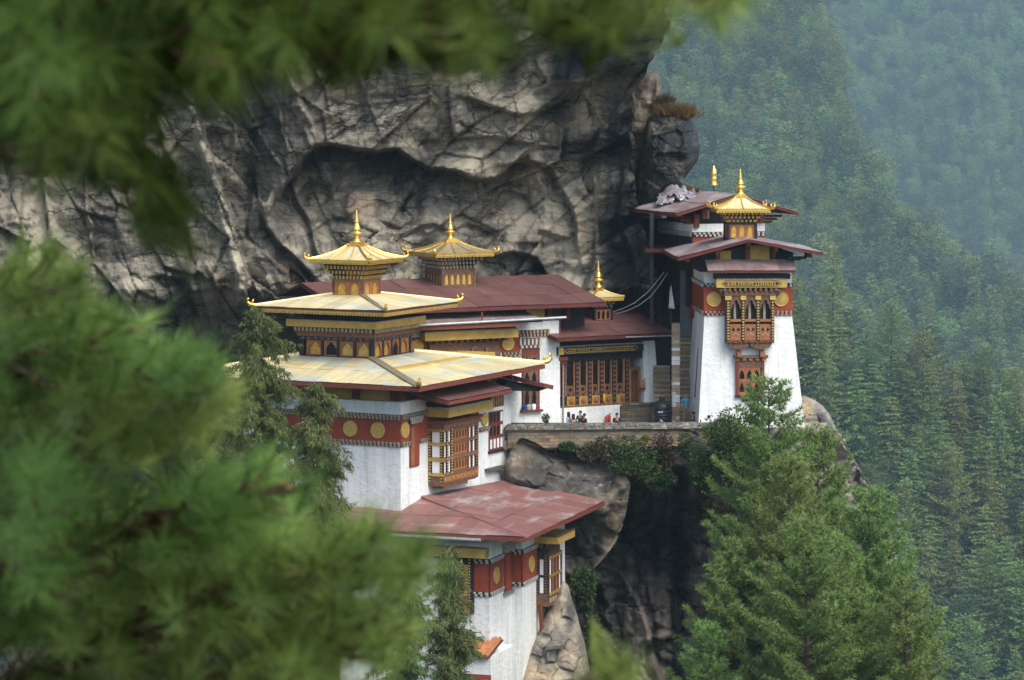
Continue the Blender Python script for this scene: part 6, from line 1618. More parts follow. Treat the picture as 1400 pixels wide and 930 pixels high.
def person(p, rotz, pose, top_c, leg_c, label, long_hair=False, bald=False, arm='down', scale=1.0):
    """pose 'stand' or 'sit'; x right, -y is where the figure faces, z up; p = feet (stand) or seat point (sit)"""
    t = empty('person', p, label, 'person', 'visitors on the terrace')
    t.scale = (scale,) * 3
    hz = .94 if pose == 'stand' else .10
    J = dict(pel=(0, 0, hz), waist=(0, .0, hz + .20), chest=(0, .01 if pose == 'stand' else -.02, hz + .40), neck=(0, 0, hz + .56), head0=(0, -.02, hz + .66), head1=(0, -.015, hz + .80))
    arms = {}
    for s, sd in ((-1, 'l'), (1, 'r')):
        sh = (s * .19, .01, hz + .50)
        if arm == 'face' : el, ha = (s * .24, -.20, hz + .30), (s * .06, -.26, hz + .58)
        elif pose == 'sit': el, ha = (s * .27, -.05, hz + .24), (s * .12, -.30, hz + .14)
        else: el, ha = (s * .27, .03, hz + .22), (s * .25, -.10, hz - .02)
        arms[sd] = (sh, el, ha)
    legs = {}
    for s, sd in ((-1, 'l'), (1, 'r')):
        hip = (s * .10, 0, hz - .04)
        if pose == 'stand': kn, an, toe = (s * .12, -.03 - .03 * s, hz * .52), (s * .12, .02 + .05 * s, .08), (s * .13, -.12, .03)
        else: kn, an, toe = (s * .13, -.44, hz + .03), (s * .12, -.48, hz - .38), (s * .12, -.62, hz - .44)
        legs[sd] = (hip, kn, an, toe)
    v = [J['pel'], J['waist'], J['chest'], J['neck'], J['head0'], J['head1']]; r = [(.14, .10), (.125, .09), (.15, .10), (.055, .055), (.085, .10), (.075, .09)]
    e = [(0, 1), (1, 2), (2, 3), (3, 4), (4, 5)]
    for sd in 'lr':
        sh, el, ha = arms[sd]; b = len(v); fg = tuple(a + (a - c) * .28 for a, c in zip(ha, el))
        v += [sh, el, ha, fg]; r += [.058, .042, .032, (.036, .016)]; e += [(2, b), (b, b + 1), (b + 1, b + 2), (b + 2, b + 3)]
        hip, kn, an, toe = legs[sd]; b = len(v)
        v += [hip, kn, an, toe]; r += [.085, .058, .04, (.045, .03)]; e += [(0, b), (b, b + 1), (b + 1, b + 2), (b + 2, b + 3)]
    skin_chain('body', v, e, r, skin, t, p, rotz)
    # shirt
    v = [J['pel'], J['waist'], J['chest'], (0, 0, hz + .52)]; r = [(.165, .125), (.15, .115), (.172, .125), (.08, .075)]; e = [(0, 1), (1, 2), (2, 3)]
    for sd in 'lr':
        sh, el, ha = arms[sd]; b = len(v); cu = tuple(a * .85 + c * .15 for a, c in zip(ha, el))
        v += [sh, el, cu]; r += [.075, .058, .046]; e += [(2, b), (b, b + 1), (b + 1, b + 2)]
    skin_chain('shirt', v, e, r, top_c, t, p, rotz)
    v = [J['pel'], (0, 0, hz + .08)]; r = [(.16, .12), (.15, .11)]; e = [(0, 1)]
    for sd in 'lr':
        hip, kn, an, toe = legs[sd]; b = len(v); v += [hip, kn, an]; r += [.105, .078, .066]; e += [(0, b), (b, b + 1), (b + 1, b + 2)]
    skin_chain('trousers', v, e, r, leg_c, t, p, rotz)
    # face and hair
    def place(mb, name, m, sm=True):
        Rm = Matrix.Rotation(rotz, 3, 'Z')
        vv = [tuple(Rm @ Vector(q)) for q in mb.v]
        o = mesh_obj(name, [Vector(q) + WL[t] for q in vv], mb.f, m, t, smooth=sm)
    hc = Vector((0, -.015, hz + .74))
    if not bald:
        mb = MB(); n = 12; rings = [(-.02 if not long_hair else -.26, .098 if not long_hair else .10), (.0, .107), (.05, .104), (.09, .085), (.125, .04), (.132, .004)]
        mb.lathe(hc + Vector((0, .022, 0)), [(rr, h) for h, rr in rings], n); place(mb, 'hair', hair_m)
    else:
        mb = MB(); mb.lathe(hc + Vector((0, .03, -.03)), [(.085, -.05), (.096, 0), (.090, .035)], 12); place(mb, 'hair', M('short_grey_hair', (.16, .14, .12), None, 20, .8, vary=0))
    mb = MB(); mb.tube([hc + Vector((0, -.09, .02)), hc + Vector((0, -.125, -.02)), hc + Vector((0, -.10, -.03))], [.010, .017, .012], 6); place(mb, 'nose', skin)
    mb = MB()
    for s in (-1, 1): mb.lathe(hc + Vector((s * .034, -.093, .012)), [(.004, -.004), (.012, 0), (.004, .006)], 8, (0, -1, 0))
    mb.box(hc + Vector((-.025, -.096, -.062)), Vector((.05, 0, 0)), Vector((0, .02, 0)), Vector((0, 0, .009))); place(mb, 'face_features', hair_m)
    mb = MB()
    for s in (-1, 1): mb.lathe(hc + Vector((s * .085, .01, -.01)), [(.012, -.03), (.022, 0), (.014, .03)], 8); place(mb, 'ears', skin)
    return t
blue, navy_, grey_, black_, khaki = cloth('sky_blue_shirt', (0.10, 0.30, 0.42)), cloth('navy_jacket', (0.020, 0.032, 0.075)), cloth('grey_jacket', (0.11, 0.12, 0.13)), cloth('black_jacket', (0.018, 0.02, 0.024)), cloth('khaki_trousers', (0.22, 0.19, 0.145))
pale_b = cloth('pale_blue_shirt', (0.30, 0.38, 0.46)); teal_ = cloth('slate_jacket', (0.06, 0.09, 0.12))
def at_px(px, pyhead, Y, sit):                      # base point so that the head top is at pyhead
    top = (HY - pyhead) * Y / F; h = 1.82 if not sit else .98
    q = P(px, 0, Y); return V(q.x, Y, top - h)
seatZ = []
def seated(px, pyh, Y, rot, tc, lc, lab, **k):
    q = at_px(px, pyh, Y, True); person(q, rot, 'sit', tc, lc, lab, **k); seatZ.append(q)
seated(777.5, 563, 183.0, math.radians(60), pale_b, grey_, 'seated person in pale blue shirt with long hair, turned to a neighbour', long_hair=True)
seated(784.0, 565.5, 182.7, math.radians(20), grey_, black_, 'seated long-haired person in grey jacket beside the one in pale blue', long_hair=True)
seated(793.5, 561, 183.2, math.radians(-25), navy_, black_, 'seated short-haired person in navy jacket, tallest of the group by the porch')
seated(799.0, 564.8, 182.8, math.radians(-60), black_, black_, 'seated person in black jacket leaning close to the navy jacket')
seated(843.5, 564, 182.9, 0.0, black_, black_, 'seated person in black with hands raised to the face', arm='face')
seated(948.0, 562.5, 182.6, math.radians(-50), teal_, grey_, 'seated person in slate jacket below the standing man')
seated(955.5, 561.5, 182.2, math.radians(70), navy_, black_, 'seated person in dark navy turned away by the tower foot')
q = at_px(937.5, 537.5, 183.6, False); person(q, math.radians(12), 'stand', blue, khaki, 'bald man in sky blue shirt and khaki trousers standing at the stair foot', bald=True)
MB().block([q + V(-.6, -.4, TZ - q.z), q + V(.6, -.4, TZ - q.z), q + V(.6, .7, TZ - q.z), q + V(-.6, .7, TZ - q.z)], [q + V(-.6, -.4, .0), q + V(.6, -.4, .0), q + V(.6, .7, .0), q + V(-.6, .7, .0)]).build('landing_block', MT['step'], None, label='low stone landing under the standing man in blue', cat='landing')
# stone benches under the seated people
def bench(px0, px1, Y, z, lab):
    a, b = P(px0, 0, Y), P(px1, 0, Y)
    t = empty('stone_bench', ((a.x + b.x) / 2, Y, TZ), lab, 'bench')
    MB().box(V(a.x, Y - .12, z - .10), V(b.x - a.x, 0, 0), V(0, .7, 0), V(0, 0, .10)).build('seat', MT['slate'], t)
    for x in (a.x + .1, b.x - .35): MB().box(V(x, Y, TZ), V(.25, 0, 0), V(0, .5, 0), V(0, 0, z - .10 - TZ)).build('leg', MT['stone'], t)
bench(771, 804, 182.8, min(s.z for s in seatZ[:4]) + .02, 'low stone bench under the seated group before the porch')
bench(838, 849, 182.8, seatZ[4].z + .02, 'short stone bench under the person with raised hands')
bench(944, 958, 182.2, min(seatZ[5].z, seatZ[6].z) + .02, 'low stone bench at the foot of the white tower')
# ================================================================== vegetation
def unit(a): return a / np.maximum(np.linalg.norm(a, axis=-1, keepdims=True), 1e-9)
def blades(base, d, l, w, rng, twist=None):
    """one tapering triangle per blade"""
    n = len(base); r = unit(rng.normal(size=(n, 3))) if twist is None else twist
    side = unit(np.cross(d, r)) * (np.broadcast_to(w, (n,))[:, None] / 2)
    v = np.stack([base - side, base + side, base + d * np.broadcast_to(l, (n,))[:, None]], 1).reshape(-1, 3)
    return v
def leaves(base, d, l, w, rng):
    """one diamond leaf (quad) per point"""
    n = len(base); side = unit(np.cross(d, unit(rng.normal(size=(n, 3))))) * (np.broadcast_to(w, (n,))[:, None] / 2)
    L = np.broadcast_to(l, (n,))[:, None]; m = base + d * L * .5
    return np.stack([base, m - side, base + d * L, m + side], 1).reshape(-1, 4, 3).reshape(-1, 3)
def tri_faces(v): return np.arange(len(v)).reshape(-1, 3)
def quad_faces(v): return np.arange(len(v)).reshape(-1, 4)
def sweep(paths, r0, r1, n=4):
    mb = MB()
    for p in paths:
        m = len(p); mb.tube(p, [r0 + (r1 - r0) * i / (m - 1) for i in range(m)] if not isinstance(r0, list) else r0, n)
    return mb

def raw_mesh(name, v, f, mat):
    o = mesh_obj(name, v, f, mat, None, origin=(0, 0, 0)); me = o.data
    bpy.data.objects.remove(o); return me

def conifer_meshes(seed, H, R, style, dens=1.0):
    """distant conifer: (trunk mesh, crown mesh). style: fir, pine, round"""
    rng = np.random.default_rng(seed); base, dirs, ln, wd = [], [], [], []
    limbs = []
    z = H * (.16 if style == 'fir' else .28)
    step = H / 26.0
    while z < H * .985:
        t = (z - H * .15) / (H * .85)
        if style == 'fir': prof = (1 - t) ** .85
        elif style == 'pine': prof = (1 - t) ** .6 * (.55 + .45 * min(1, t * 4))
        else: prof = math.sqrt(max(0, 1 - (2 * t - .9) ** 2)) * .8 + .1
        nb = rng.integers(4, 7)
        a0 = rng.random() * 6.28
        for b in range(nb):
            if rng.random() < .10: continue
            a = a0 + b * 6.283 / nb + rng.normal() * .25
            L = R * prof * (.62 + .55 * rng.random()) + .25
            el = (-.16 if style == 'fir' else .12) + rng.normal() * .10 + .35 * t
            m = max(3, int(L / (H * .018) * dens))
            u = (np.arange(m) + rng.random(m)) / m
            bend = -.10 * L * u ** 2 if style == 'fir' else .08 * L * u ** 2
            px_ = np.cos(a) * L * u * math.cos(el); py_ = np.sin(a) * L * u * math.cos(el)
            pz_ = z + L * u * math.sin(el) + bend
            spread = (.30 * L * (1 - u) + .25)[:, None]
            for rep in range(3):
                q = np.stack([px_, py_, pz_], 1) + rng.normal(size=(m, 3)) * spread * np.array([.45, .45, .12])
                d = unit(np.stack([np.cos(a) + rng.normal(size=m) * .7, np.sin(a) + rng.normal(size=m) * .7, rng.normal(size=m) * .25 - (.22 if style == 'fir' else -.15)], 1))
                base.append(q); dirs.append(d); ln.append(H * .040 * (.5 + .8 * rng.random(m)) / dens ** .4); wd.append(H * .013 * (.6 + .8 * rng.random(m)) / dens ** .4)
        z += step * (.75 + .5 * rng.random())
    base, dirs, ln, wd = map(np.concatenate, (base, dirs, ln, wd))
    v = leaves(base, dirs, ln, wd, rng)
    tb = MB(); tb.tube([V(0, 0, -1.5), V(.05, 0, H * .4), V(0, .06, H * .97)], [H * .018, H * .012, H * .002], 5)
    return tb, v
def make_variant(seed, H, R, style, mat, dens=1.0):
    tb, v = conifer_meshes(seed, H, R, style, dens)
    return raw_mesh('trunk', tb.v, tb.f, MT['bark']), raw_mesh('crown', v, quad_faces(v), mat)

LFIR = M_leaf('hemlock_foliage', (0.115, 0.180, 0.055), (0.185, 0.245, 0.075), .32, .25, .7, .25)
LDRK = M_leaf('dark_oak_foliage', (0.048, 0.080, 0.040), (0.085, 0.120, 0.060), .25, .2, .7, .25)
LYEL = M_leaf('yellow_green_pine_foliage', (0.175, 0.215, 0.060), (0.215, 0.245, 0.085), .25, .3, .7, .25)
VARS = []
for i, (sty, m, R) in enumerate((('fir', LFIR, 5.8), ('fir', LYEL, 5.0), ('pine', LYEL, 6.2), ('pine', LFIR, 6.6), ('round', LDRK, 7.6), ('round', LFIR, 6.6), ('fir', LFIR, 6.6), ('pine', LDRK, 6.2))):
    VARS.append(make_variant(300 + i, 18.0, R, sty, m, 1.7))
# individual trees of the near slope
NEAR_LABEL = {'fir': 'dark green layered hemlock on the slope beyond the tower', 'yel': 'yellow-green layered pine on the slope beyond the tower', 'round': 'dark rounded oak among the conifers beyond the tower'}
kindv = {0: 'fir', 1: 'yel', 2: 'yel', 3: 'fir', 4: 'round', 5: 'round', 6: 'fir', 7: 'round'}
NAMEV = {'fir': 'hemlock_tree', 'yel': 'pine_tree', 'round': 'oak_tree'}
rt = random.Random(42)
spots = []
y = 470.0
while y < 1080:
    x = 1075 + rt.random() * 26
    while x < 1440:
        xx, yy = x + (rt.random() - .5) * 22, y + (rt.random() - .5) * 18
        if yy > np.interp(xx, *zip(*CREST_N)) + 2 and not (xx < 1215 and yy > 820): spots.append((xx, yy))
        x += 36
    y += 36
spots = spots[:235]
def add_tree(p, vi, k, rz):
    kd = kindv[vi]
    t = empty(NAMEV[kd], p, NEAR_LABEL[kd], 'tree', {'fir': 'hemlocks beyond the tower', 'yel': 'pines beyond the tower', 'round': 'oaks beyond the tower'}[kd])
    t.rotation_euler = (0, 0, rz); t.scale = (k * (.9 + .2 * rt.random()), k * (.9 + .2 * rt.random()), k * (.9 + .25 * rt.random()))
    for nm, me in (('trunk', VARS[vi][0]), ('crown', VARS[vi][1])):
        o = bpy.data.objects.new(nm, me); COL.objects.link(o); o.parent = t
for xx, yy in spots:
    vi = rt.choice((0, 1, 2, 3, 4, 5, 6, 7, 4, 0, 1, 6))
    k = 1.4 * (.62 + .60 * rt.random()) * (1.12 if kindv[vi] != 'round' else .82)
    add_tree(near_at(xx, yy), vi, k, rt.random() * 6.28)

# the far woods: one mass per ridge, instanced
lib = bpy.data.collections.new('tree_library')
LOW = [(st, m, R) for st, m, R in (('fir', LFIR, 5.6), ('pine', LYEL, 6.4), ('round', LDRK, 7.4), ('fir', LYEL, 5.2), ('round', LFIR, 7.0))]
for i, (st, m, R) in enumerate(LOW):
    tb, v = conifer_meshes(500 + i, 18.0, R, st, .42)
    o = bpy.data.objects.new('library_tree_%d' % i, raw_mesh('crown', v, quad_faces(v), m)); lib.objects.link(o)
ng = bpy.data.node_groups.new('forest_scatter', 'GeometryNodeTree')
ng.interface.new_socket('Geometry', in_out='INPUT', socket_type='NodeSocketGeometry'); ng.interface.new_socket('Geometry', in_out='OUTPUT', socket_type='NodeSocketGeometry')
gi, go_ = ng.nodes.new('NodeGroupInput'), ng.nodes.new('NodeGroupOutput')
ip = ng.nodes.new('GeometryNodeInstanceOnPoints'); ci = ng.nodes.new('GeometryNodeCollectionInfo')
ci.inputs['Collection'].default_value = lib; ci.inputs['Separate Children'].default_value = True; ci.inputs['Reset Children'].default_value = True
ip.inputs['Pick Instance'].default_value = True
def nattr(nm, ty):
    n = ng.nodes.new('GeometryNodeInputNamedAttribute'); n.data_type = ty; n.inputs['Name'].default_value = nm; return n.outputs[0]
ng.links.new(gi.outputs[0], ip.inputs['Points']); ng.links.new(ci.outputs[0], ip.inputs['Instance'])
ng.links.new(nattr('pick', 'INT'), ip.inputs['Instance Index']); ng.links.new(nattr('size', 'FLOAT'), ip.inputs['Scale'])
cx_ = ng.nodes.new('ShaderNodeCombineXYZ'); ng.links.new(nattr('turn', 'FLOAT'), cx_.inputs[2]); ng.links.new(cx_.outputs[0], ip.inputs['Rotation'])
ng.links.new(ip.outputs[0], go_.inputs[0])
def forest(name, place, xr, yr, sx, sy, crest, k0, label, seed, weights):
    r = random.Random(seed); pts, pick, size, turn = [], [], [], []
    y = yr[0]
    while y < yr[1]:
        x = xr[0] + r.random() * sx
        while x < xr[1]:
            xx, yy = x + (r.random() - .5) * sx * .9, y + (r.random() - .5) * sy * .9
            if yy > np.interp(xx, *zip(*crest)) + 1:
                pts.append(tuple(place(xx, yy) - V(0, 0, .5))); pick.append(r.choice(weights)); size.append(k0 * (.45 + .85 * r.random() ** 1.4)); turn.append(r.random() * 6.28)
            x += sx
        y += sy
    o = mesh_obj(name, pts, [], None, None, label=label, cat='forest', kind='stuff', origin=(0, 0, 0), attrs=dict(size=size, turn=turn))
    a = o.data.attributes.new('pick', 'INT', 'POINT'); a.data.foreach_set('value', np.array(pick, dtype=np.int32))
    m = o.modifiers.new('scatter', 'NODES'); m.node_group = ng
    return o
forest('middle_forest', mid_at, (600, 1640), (-90, 600), 15, 10.5, CREST_M, 1.45, 'mixed pine forest on the hazy ridge behind the tower', 3, (0, 0, 1, 1, 2, 3, 4, 2))
forest('far_forest', far_at, (620, 1660), (-190, 520), 13, 9.0, CREST_F, 1.5, 'bluish forest on the far mountainside', 4, (0, 1, 2, 2, 4, 4))

forest('near_forest', near_at, (700, 1072), (360, 1080), 34, 34, CREST_N, 1.35, 'conifer wood on the slope hidden behind the white tower', 5, (0, 1, 2, 3, 4, 0))
forest('slope_forest', near_at, (1448, 1700), (560, 1080), 34, 34, CREST_N, 1.35, 'conifer wood further down the slope beyond the hemlocks and oaks', 6, (0, 1, 2, 3, 4, 0))

# ------------------------------------------------------------------ the tall pines before the tower
def pine(seed, H, R, crown0=.12, dens=1.0, nl=.30):
    rng = np.random.default_rng(seed); limbs = []; tp, td = [], []
    z = H * crown0
    while z < H * .99:
        t = (z - H * crown0) / (H * (1 - crown0))
        nb = rng.integers(4, 7); a0 = rng.random() * 6.28
        for b in range(nb):
            a = a0 + b * 6.283 / nb + rng.normal() * .22
            L = R * (1 - t) ** .62 * (.50 + .65 * rng.random()) + .35
            el = .02 + .55 * t + rng.normal() * .10
            m = max(4, int(L * 5))
            u = np.linspace(0, 1, m)
            x = np.cos(a) * L * u * math.cos(el); yv = np.sin(a) * L * u * math.cos(el)
            wob = rng.normal() * .12 * L * u * (1 - u)
            x += -np.sin(a) * wob; yv += np.cos(a) * wob
            zv = z + L * u * math.sin(el) - .16 * L * np.sin(u * 3.1) * (1 - t) + .14 * L * u ** 3
            path = np.stack([x, yv, zv], 1); limbs.append(path)
            dirb = unit(np.gradient(path, axis=0))
            for i in range(m):
                if u[i] < .22: continue
                for sgn in (-1, 1):
                    if rng.random() < .12: continue
                    tl = (.25 + .55 * (1 - u[i])) * min(1.0, L / 3) * (.6 + .8 * rng.random()) + .12
                    sd = np.array([-math.sin(a), math.cos(a), 0]) * sgn
                    dv = unit(dirb[i] * .75 + sd * .8 + np.array([0, 0, .12 + .2 * rng.random()]))
                    k = max(1, int(tl / .19 * dens))
                    for j in range(k):
                        q = path[i] + dv * tl * (j + 1) / k + rng.normal(size=3) * .04
                        tp.append(q); td.append(unit(dv + np.array([0, 0, .25]) + rng.normal(size=3) * .25))
            tp.append(path[-1]); td.append(unit(dirb[-1] + np.array([0, 0, .4])))
        z += (.50 + .20 * rng.random()) * (1.15 - .45 * t)
    tp, td = np.array(tp), np.array(td)
    n = 18; B = np.repeat(tp, n, 0); D = np.repeat(td, n, 0)
    D2 = unit(D * .75 + unit(rng.normal(size=B.shape)) * .85)
    v = blades(B - D * .05, D2, nl * (.7 + .6 * rng.random(len(B))), .055, rng)
    mb = MB(); mb.tube([V(0, 0, -2), V(.08, .05, H * .45), V(0, 0, H * .985)], [H * .016 + .05, H * .010 + .02, .02], 8)
    for p in limbs: mb.tube([Vector(p[0]), Vector(p[len(p) // 2]), Vector(p[-1])], [.012 * len(p) / 5 + .02, .02, .008], 4)
    return mb, v
LPINE = M_leaf('blue_pine_needles', (0.165, 0.260, 0.070), (0.230, 0.315, 0.095), .10, .35, .55, .45, (0.17, 0.19, 0.055), .62, .74)
def pine_thing(px, py, Y, R, seed, label, zb=None, group=None, sc_=1.0, dens=1.0, mat=None):
    tip = P(px, py, Y); zb = ground_z(tip.x, Y) if zb is None else zb
    H = tip.z - zb
    mb, v = pine(seed, H, R, .30 if H > 18 else .12, dens)
    t = empty('pine_tree', (tip.x, Y, zb), label, 'tree', group)
    o = V(tip.x, Y, zb); ov = np.array(o)
    mb.v = [tuple(Vector(q) + o) for q in mb.v]
    mb.build('trunk', MT['bark'], t)
    mesh_obj('crown', v + ov, tri_faces(v), mat or LPINE, t)
pine_thing(1051, 519, 166, 5.6, 71, 'tallest blue pine, its tip overlapping the lower tower window')
pine_thing(1118, 592, 170, 5.4, 72, 'blue pine rising before the crag right of the tower')
pine_thing(1102, 716, 150, 4.8, 73, 'shorter dense pine standing before the tallest blue pine')
pine_thing(1188, 668, 158, 5.0, 74, 'outermost pine of the clump, yellowish, before the hazy slope')
pine_thing(1012, 742, 160, 4.4, 75, 'pine at the edge of the dark gorge with drooping lower boughs')
pine_thing(1078, 632, 160, 4.6, 78, 'middle pine of the clump, behind the shorter dense pine')
pine_thing(1152, 752, 153, 4.0, 79, 'broad low pine between the shorter dense pine and the outermost pine')
pine_thing(1238, 800, 150, 3.6, 76, 'low young pine at the foot of the outermost pine')
pine_thing(968, 862, 152, 3.2, 77, 'small pine low in the gorge before the dark rock')

# ------------------------------------------------------------------ drooping cypresses in front of the gilded temple
LCYP = M_leaf('cypress_foliage', (0.080, 0.115, 0.032), (0.140, 0.180, 0.055), .1, .25, .6, .7, (0.12, 0.135, 0.05), .62, .76)
def cypress(px, py, Y, R, seed, label, zb, lean=0.0):
    rng = np.random.default_rng(seed); tip = P(px, py, Y); H = tip.z - zb; base, d, limbs = [], [], []
    z = H * .10
    while z < H:
        t = z / H
        for b in range(rng.integers(3, 6)):
            a = rng.random() * 6.28; L = R * (1 - t) ** .45 * (.30 + .85 * rng.random() ** 1.5) * (.75 + .35 * math.sin(z * 2.3 + a * 2)) + .25
            m = max(4, int(L * 9)); u = np.linspace(.1, 1, m)
            path = np.stack([np.cos(a) * L * u, np.sin(a) * L * u, z + .35 * L * u - .55 * L * u ** 2.2], 1); limbs.append(path)
            for i in range(m):
                k = rng.integers(3, 6)
                q = path[i] + rng.normal(size=(k, 3)) * np.array([.13, .13, .10]); base.append(q)
                d.append(unit(np.array([np.cos(a) * .5, np.sin(a) * .5, -.75]) + rng.normal(size=(k, 3)) * .40))
        z += .20 + .10 * rng.random()
    base, d = np.concatenate(base), np.concatenate(d)
    n = 4; B = np.repeat(base, n, 0) + rng.normal(size=(len(base) * n, 3)) * .05; Dv = unit(np.repeat(d, n, 0) + rng.normal(size=(len(base) * n, 3)) * .28)
    v = blades(B, Dv, .34 * (.6 + .8 * rng.random(len(B))), .055, rng)
    t = empty('cypress_tree', (tip.x, Y, zb), label, 'tree'); o = V(tip.x, Y, zb)
    mb = MB(); mb.tube([o + V(0, 0, -1), o + V(.1, 0, H * .5), o + V(0, 0, H * .97)], [.22, .12, .015], 7)
    for p in limbs: mb.tube([o + Vector(p[0] * [.1, .1, 1] if False else p[0]), o + Vector(p[len(p) // 2]), o + Vector(p[-1])], [.03, .02, .006], 4)
    mb.build('trunk', MT['bark'], t)
    mesh_obj('crown', v + np.array(o), tri_faces(v), LCYP, t)
cypress(352, 424, 160, 4.6, 81, 'drooping cypress before the left end of the gold roofs', -30.0)
cypress(432, 528, 159, 3.7, 82, 'shorter cypress against the white wall of the gilded temple', -31.0)
cypress(614, 752, 152, 2.8, 83, 'drooping cypress before the lower house, under its gutter', -37.0)
cypress(560, 800, 150, 3.0, 84, 'wide cypress low before the tiled wing', -38.0)

# ------------------------------------------------------------------ shrubs, ferns, grass
LBUSH = M_leaf('glossy_shrub_leaves', (0.035, 0.075, 0.024), (0.075, 0.125, 0.035), .15, .25, .45, 1.2, (0.16, 0.19, 0.05), .62, .72)
LBRN = M_leaf('dry_brown_shrub_leaves', (0.055, 0.040, 0.026), (0.085, 0.070, 0.035), .15, .2, .7, 1.2)
LGRS = M_leaf('dry_golden_grass', (0.20, 0.135, 0.030), (0.13, 0.115, 0.030), .1, .3, .7, 1.5, (0.26, 0.13, 0.03), .55, .7)
def shrub(px, py, Y, rx, rz_, seed, label, mat=None, n=2600, leaf=.15, name='shrub', hang=0.0, ry=None):
    rng = np.random.default_rng(seed); c = np.array(P(px, py, Y)); ry = ry or rx * .8
    nc = max(4, int(n / 260)); cc = unit(rng.normal(size=(nc, 3))) * rng.random((nc, 1)) ** .5 * .72; cr = .28 + .28 * rng.random(nc)
    k = rng.integers(0, nc, n); q = unit(rng.normal(size=(n, 3))); rad = (.65 + .42 * rng.random((n, 1)) ** .6)
    p = cc[k] + q * rad * cr[k][:, None]
    d = unit(q * .7 + rng.normal(size=(n, 3)) * .5 + np.array([0, -.15, .25 - hang]))
    pw = c + p * np.array([rx, ry, rz_])
    v = leaves(pw, d, leaf * (.6 + .8 * rng.random(n)), leaf * .55, rng)
    t = empty(name, tuple(c - np.array([0, 0, rz_ * .9])), label, 'shrub')
    mb = MB(); root = Vector(c - np.array([0, -ry * .6, rz_ * .9]))
    for i in range(min(nc, 9)): mb.tube([root, (root + Vector(c + cc[i] * np.array([rx, ry, rz_]))) / 2 + V(.05, 0, -.05), Vector(c + cc[i] * np.array([rx, ry, rz_]))], [.05, .035, .012], 4)
    mb.build('stem', MT['bark'], t)
    mesh_obj('leaves', v, quad_faces(v), mat or LBUSH, t)
shrub(1000, 628, 176.5, 2.6, 2.7, 91, 'big glossy green shrub at the right end of the terrace wall', n=6500, leaf=.21)
shrub(1010, 585, 177.5, 2.0, 1.0, 92, 'pale leafy bush at the foot of the white tower', n=1800, leaf=.20, mat=M_leaf('pale_bush_leaves', (0.10, 0.145, 0.045), (0.15, 0.19, 0.06), .1, .3, .5, 1.2))
shrub(968, 648, 177.5, 1.3, 1.6, 93, 'dark shrub hanging under the end of the terrace wall', n=2200, leaf=.2)
shrub(868, 626, 178.6, 2.0, 1.8, 94, 'bushy green shrub clinging below the middle of the terrace wall', n=2600, leaf=.19)
shrub(828, 618, 178.7, 1.5, 1.1, 95, 'brownish dry shrub below the terrace wall, left of the bushy green one', mat=LBRN, n=1800, leaf=.17)
shrub(914, 616, 178.8, 1.1, 1.3, 96, 'brown withered shrub under the terrace wall, right of the bushy green one', mat=LBRN, n=1400, leaf=.17)
shrub(778, 612, 179.4, 1.3, .6, 97, 'low green creeper behind the huge boulder', n=1500, leaf=.15)
shrub(905, 662, 179.6, 1.3, .9, 98, 'light green fern clump on the dark gorge wall', n=1200, leaf=.2, hang=.4)
shrub(880, 602, 179.2, .55, .35, 99, 'small yellowish plant growing from the parapet face', n=420, leaf=.13, mat=LGRS)
shrub(798, 812, 176, .75, 1.7, 100, 'dark fern clump beside the cream rock of the lower house', n=1700, leaf=.3, hang=.8)
shrub(808, 868, 176, .5, 1.4, 101, 'yellowish fern hanging beside the cream rock footing', n=900, leaf=.3, hang=1.0, mat=M_leaf('olive_fern', (0.10, 0.105, 0.03), (0.07, 0.085, 0.03), .1, .3, .6, 1.2))
shrub(940, 612, 178.9, 1.1, .8, 104, 'small green creeper hanging over the parapet near the big shrub', n=900, leaf=.16)
shrub(980, 700, 177.8, 1.0, 1.0, 102, 'reddish brown dry shrub on the gorge edge under the big shrub', mat=LBRN, n=1300, leaf=.17)
shrub(880, 820, 185.5, .4, .35, 103, 'tiny green sprig on the dark wet rock', n=160, leaf=.2)
def grass_tuft(px, py, Y, rx, h, seed, label, n=900, mat=None, cat='grass'):
    rng = np.random.default_rng(seed); c = np.array(P(px, py, Y))
    b = c + np.stack([rng.normal(size=n) * rx * .5, rng.normal(size=n) * rx * .35, rng.random(n) * h * .25 - .1], 1)
    d = unit(np.stack([rng.normal(size=n) * .45, rng.normal(size=n) * .45 - .2, np.full(n, .8)], 1))
    v = blades(b, d, h * (.5 + .7 * rng.random(n)), .07, rng)
    v[2::3, 2] -= .12 * h * rng.random(n)
    mesh_obj('grass_tuft', v, tri_faces(v), mat or LGRS, None, label=label, cat=cat)
grass_tuft(924, 160, 195.0, 1.1, 1.1, 111, 'golden brown grass crowning the black outcrop', 1500)
grass_tuft(909, 143, 196.0, .55, .9, 112, 'green-brown grass on the shoulder of the black outcrop', 500, LBRN)
grass_tuft(943, 262, 193.5, .5, .5, 113, 'dry grass between the tarpaulin and the outcrop foot', 500)
shrub(747.5, 572, 180.6, .22, .55, 114, 'thin sapling growing behind the parapet by the white wall', n=170, leaf=.16, name='sapling')

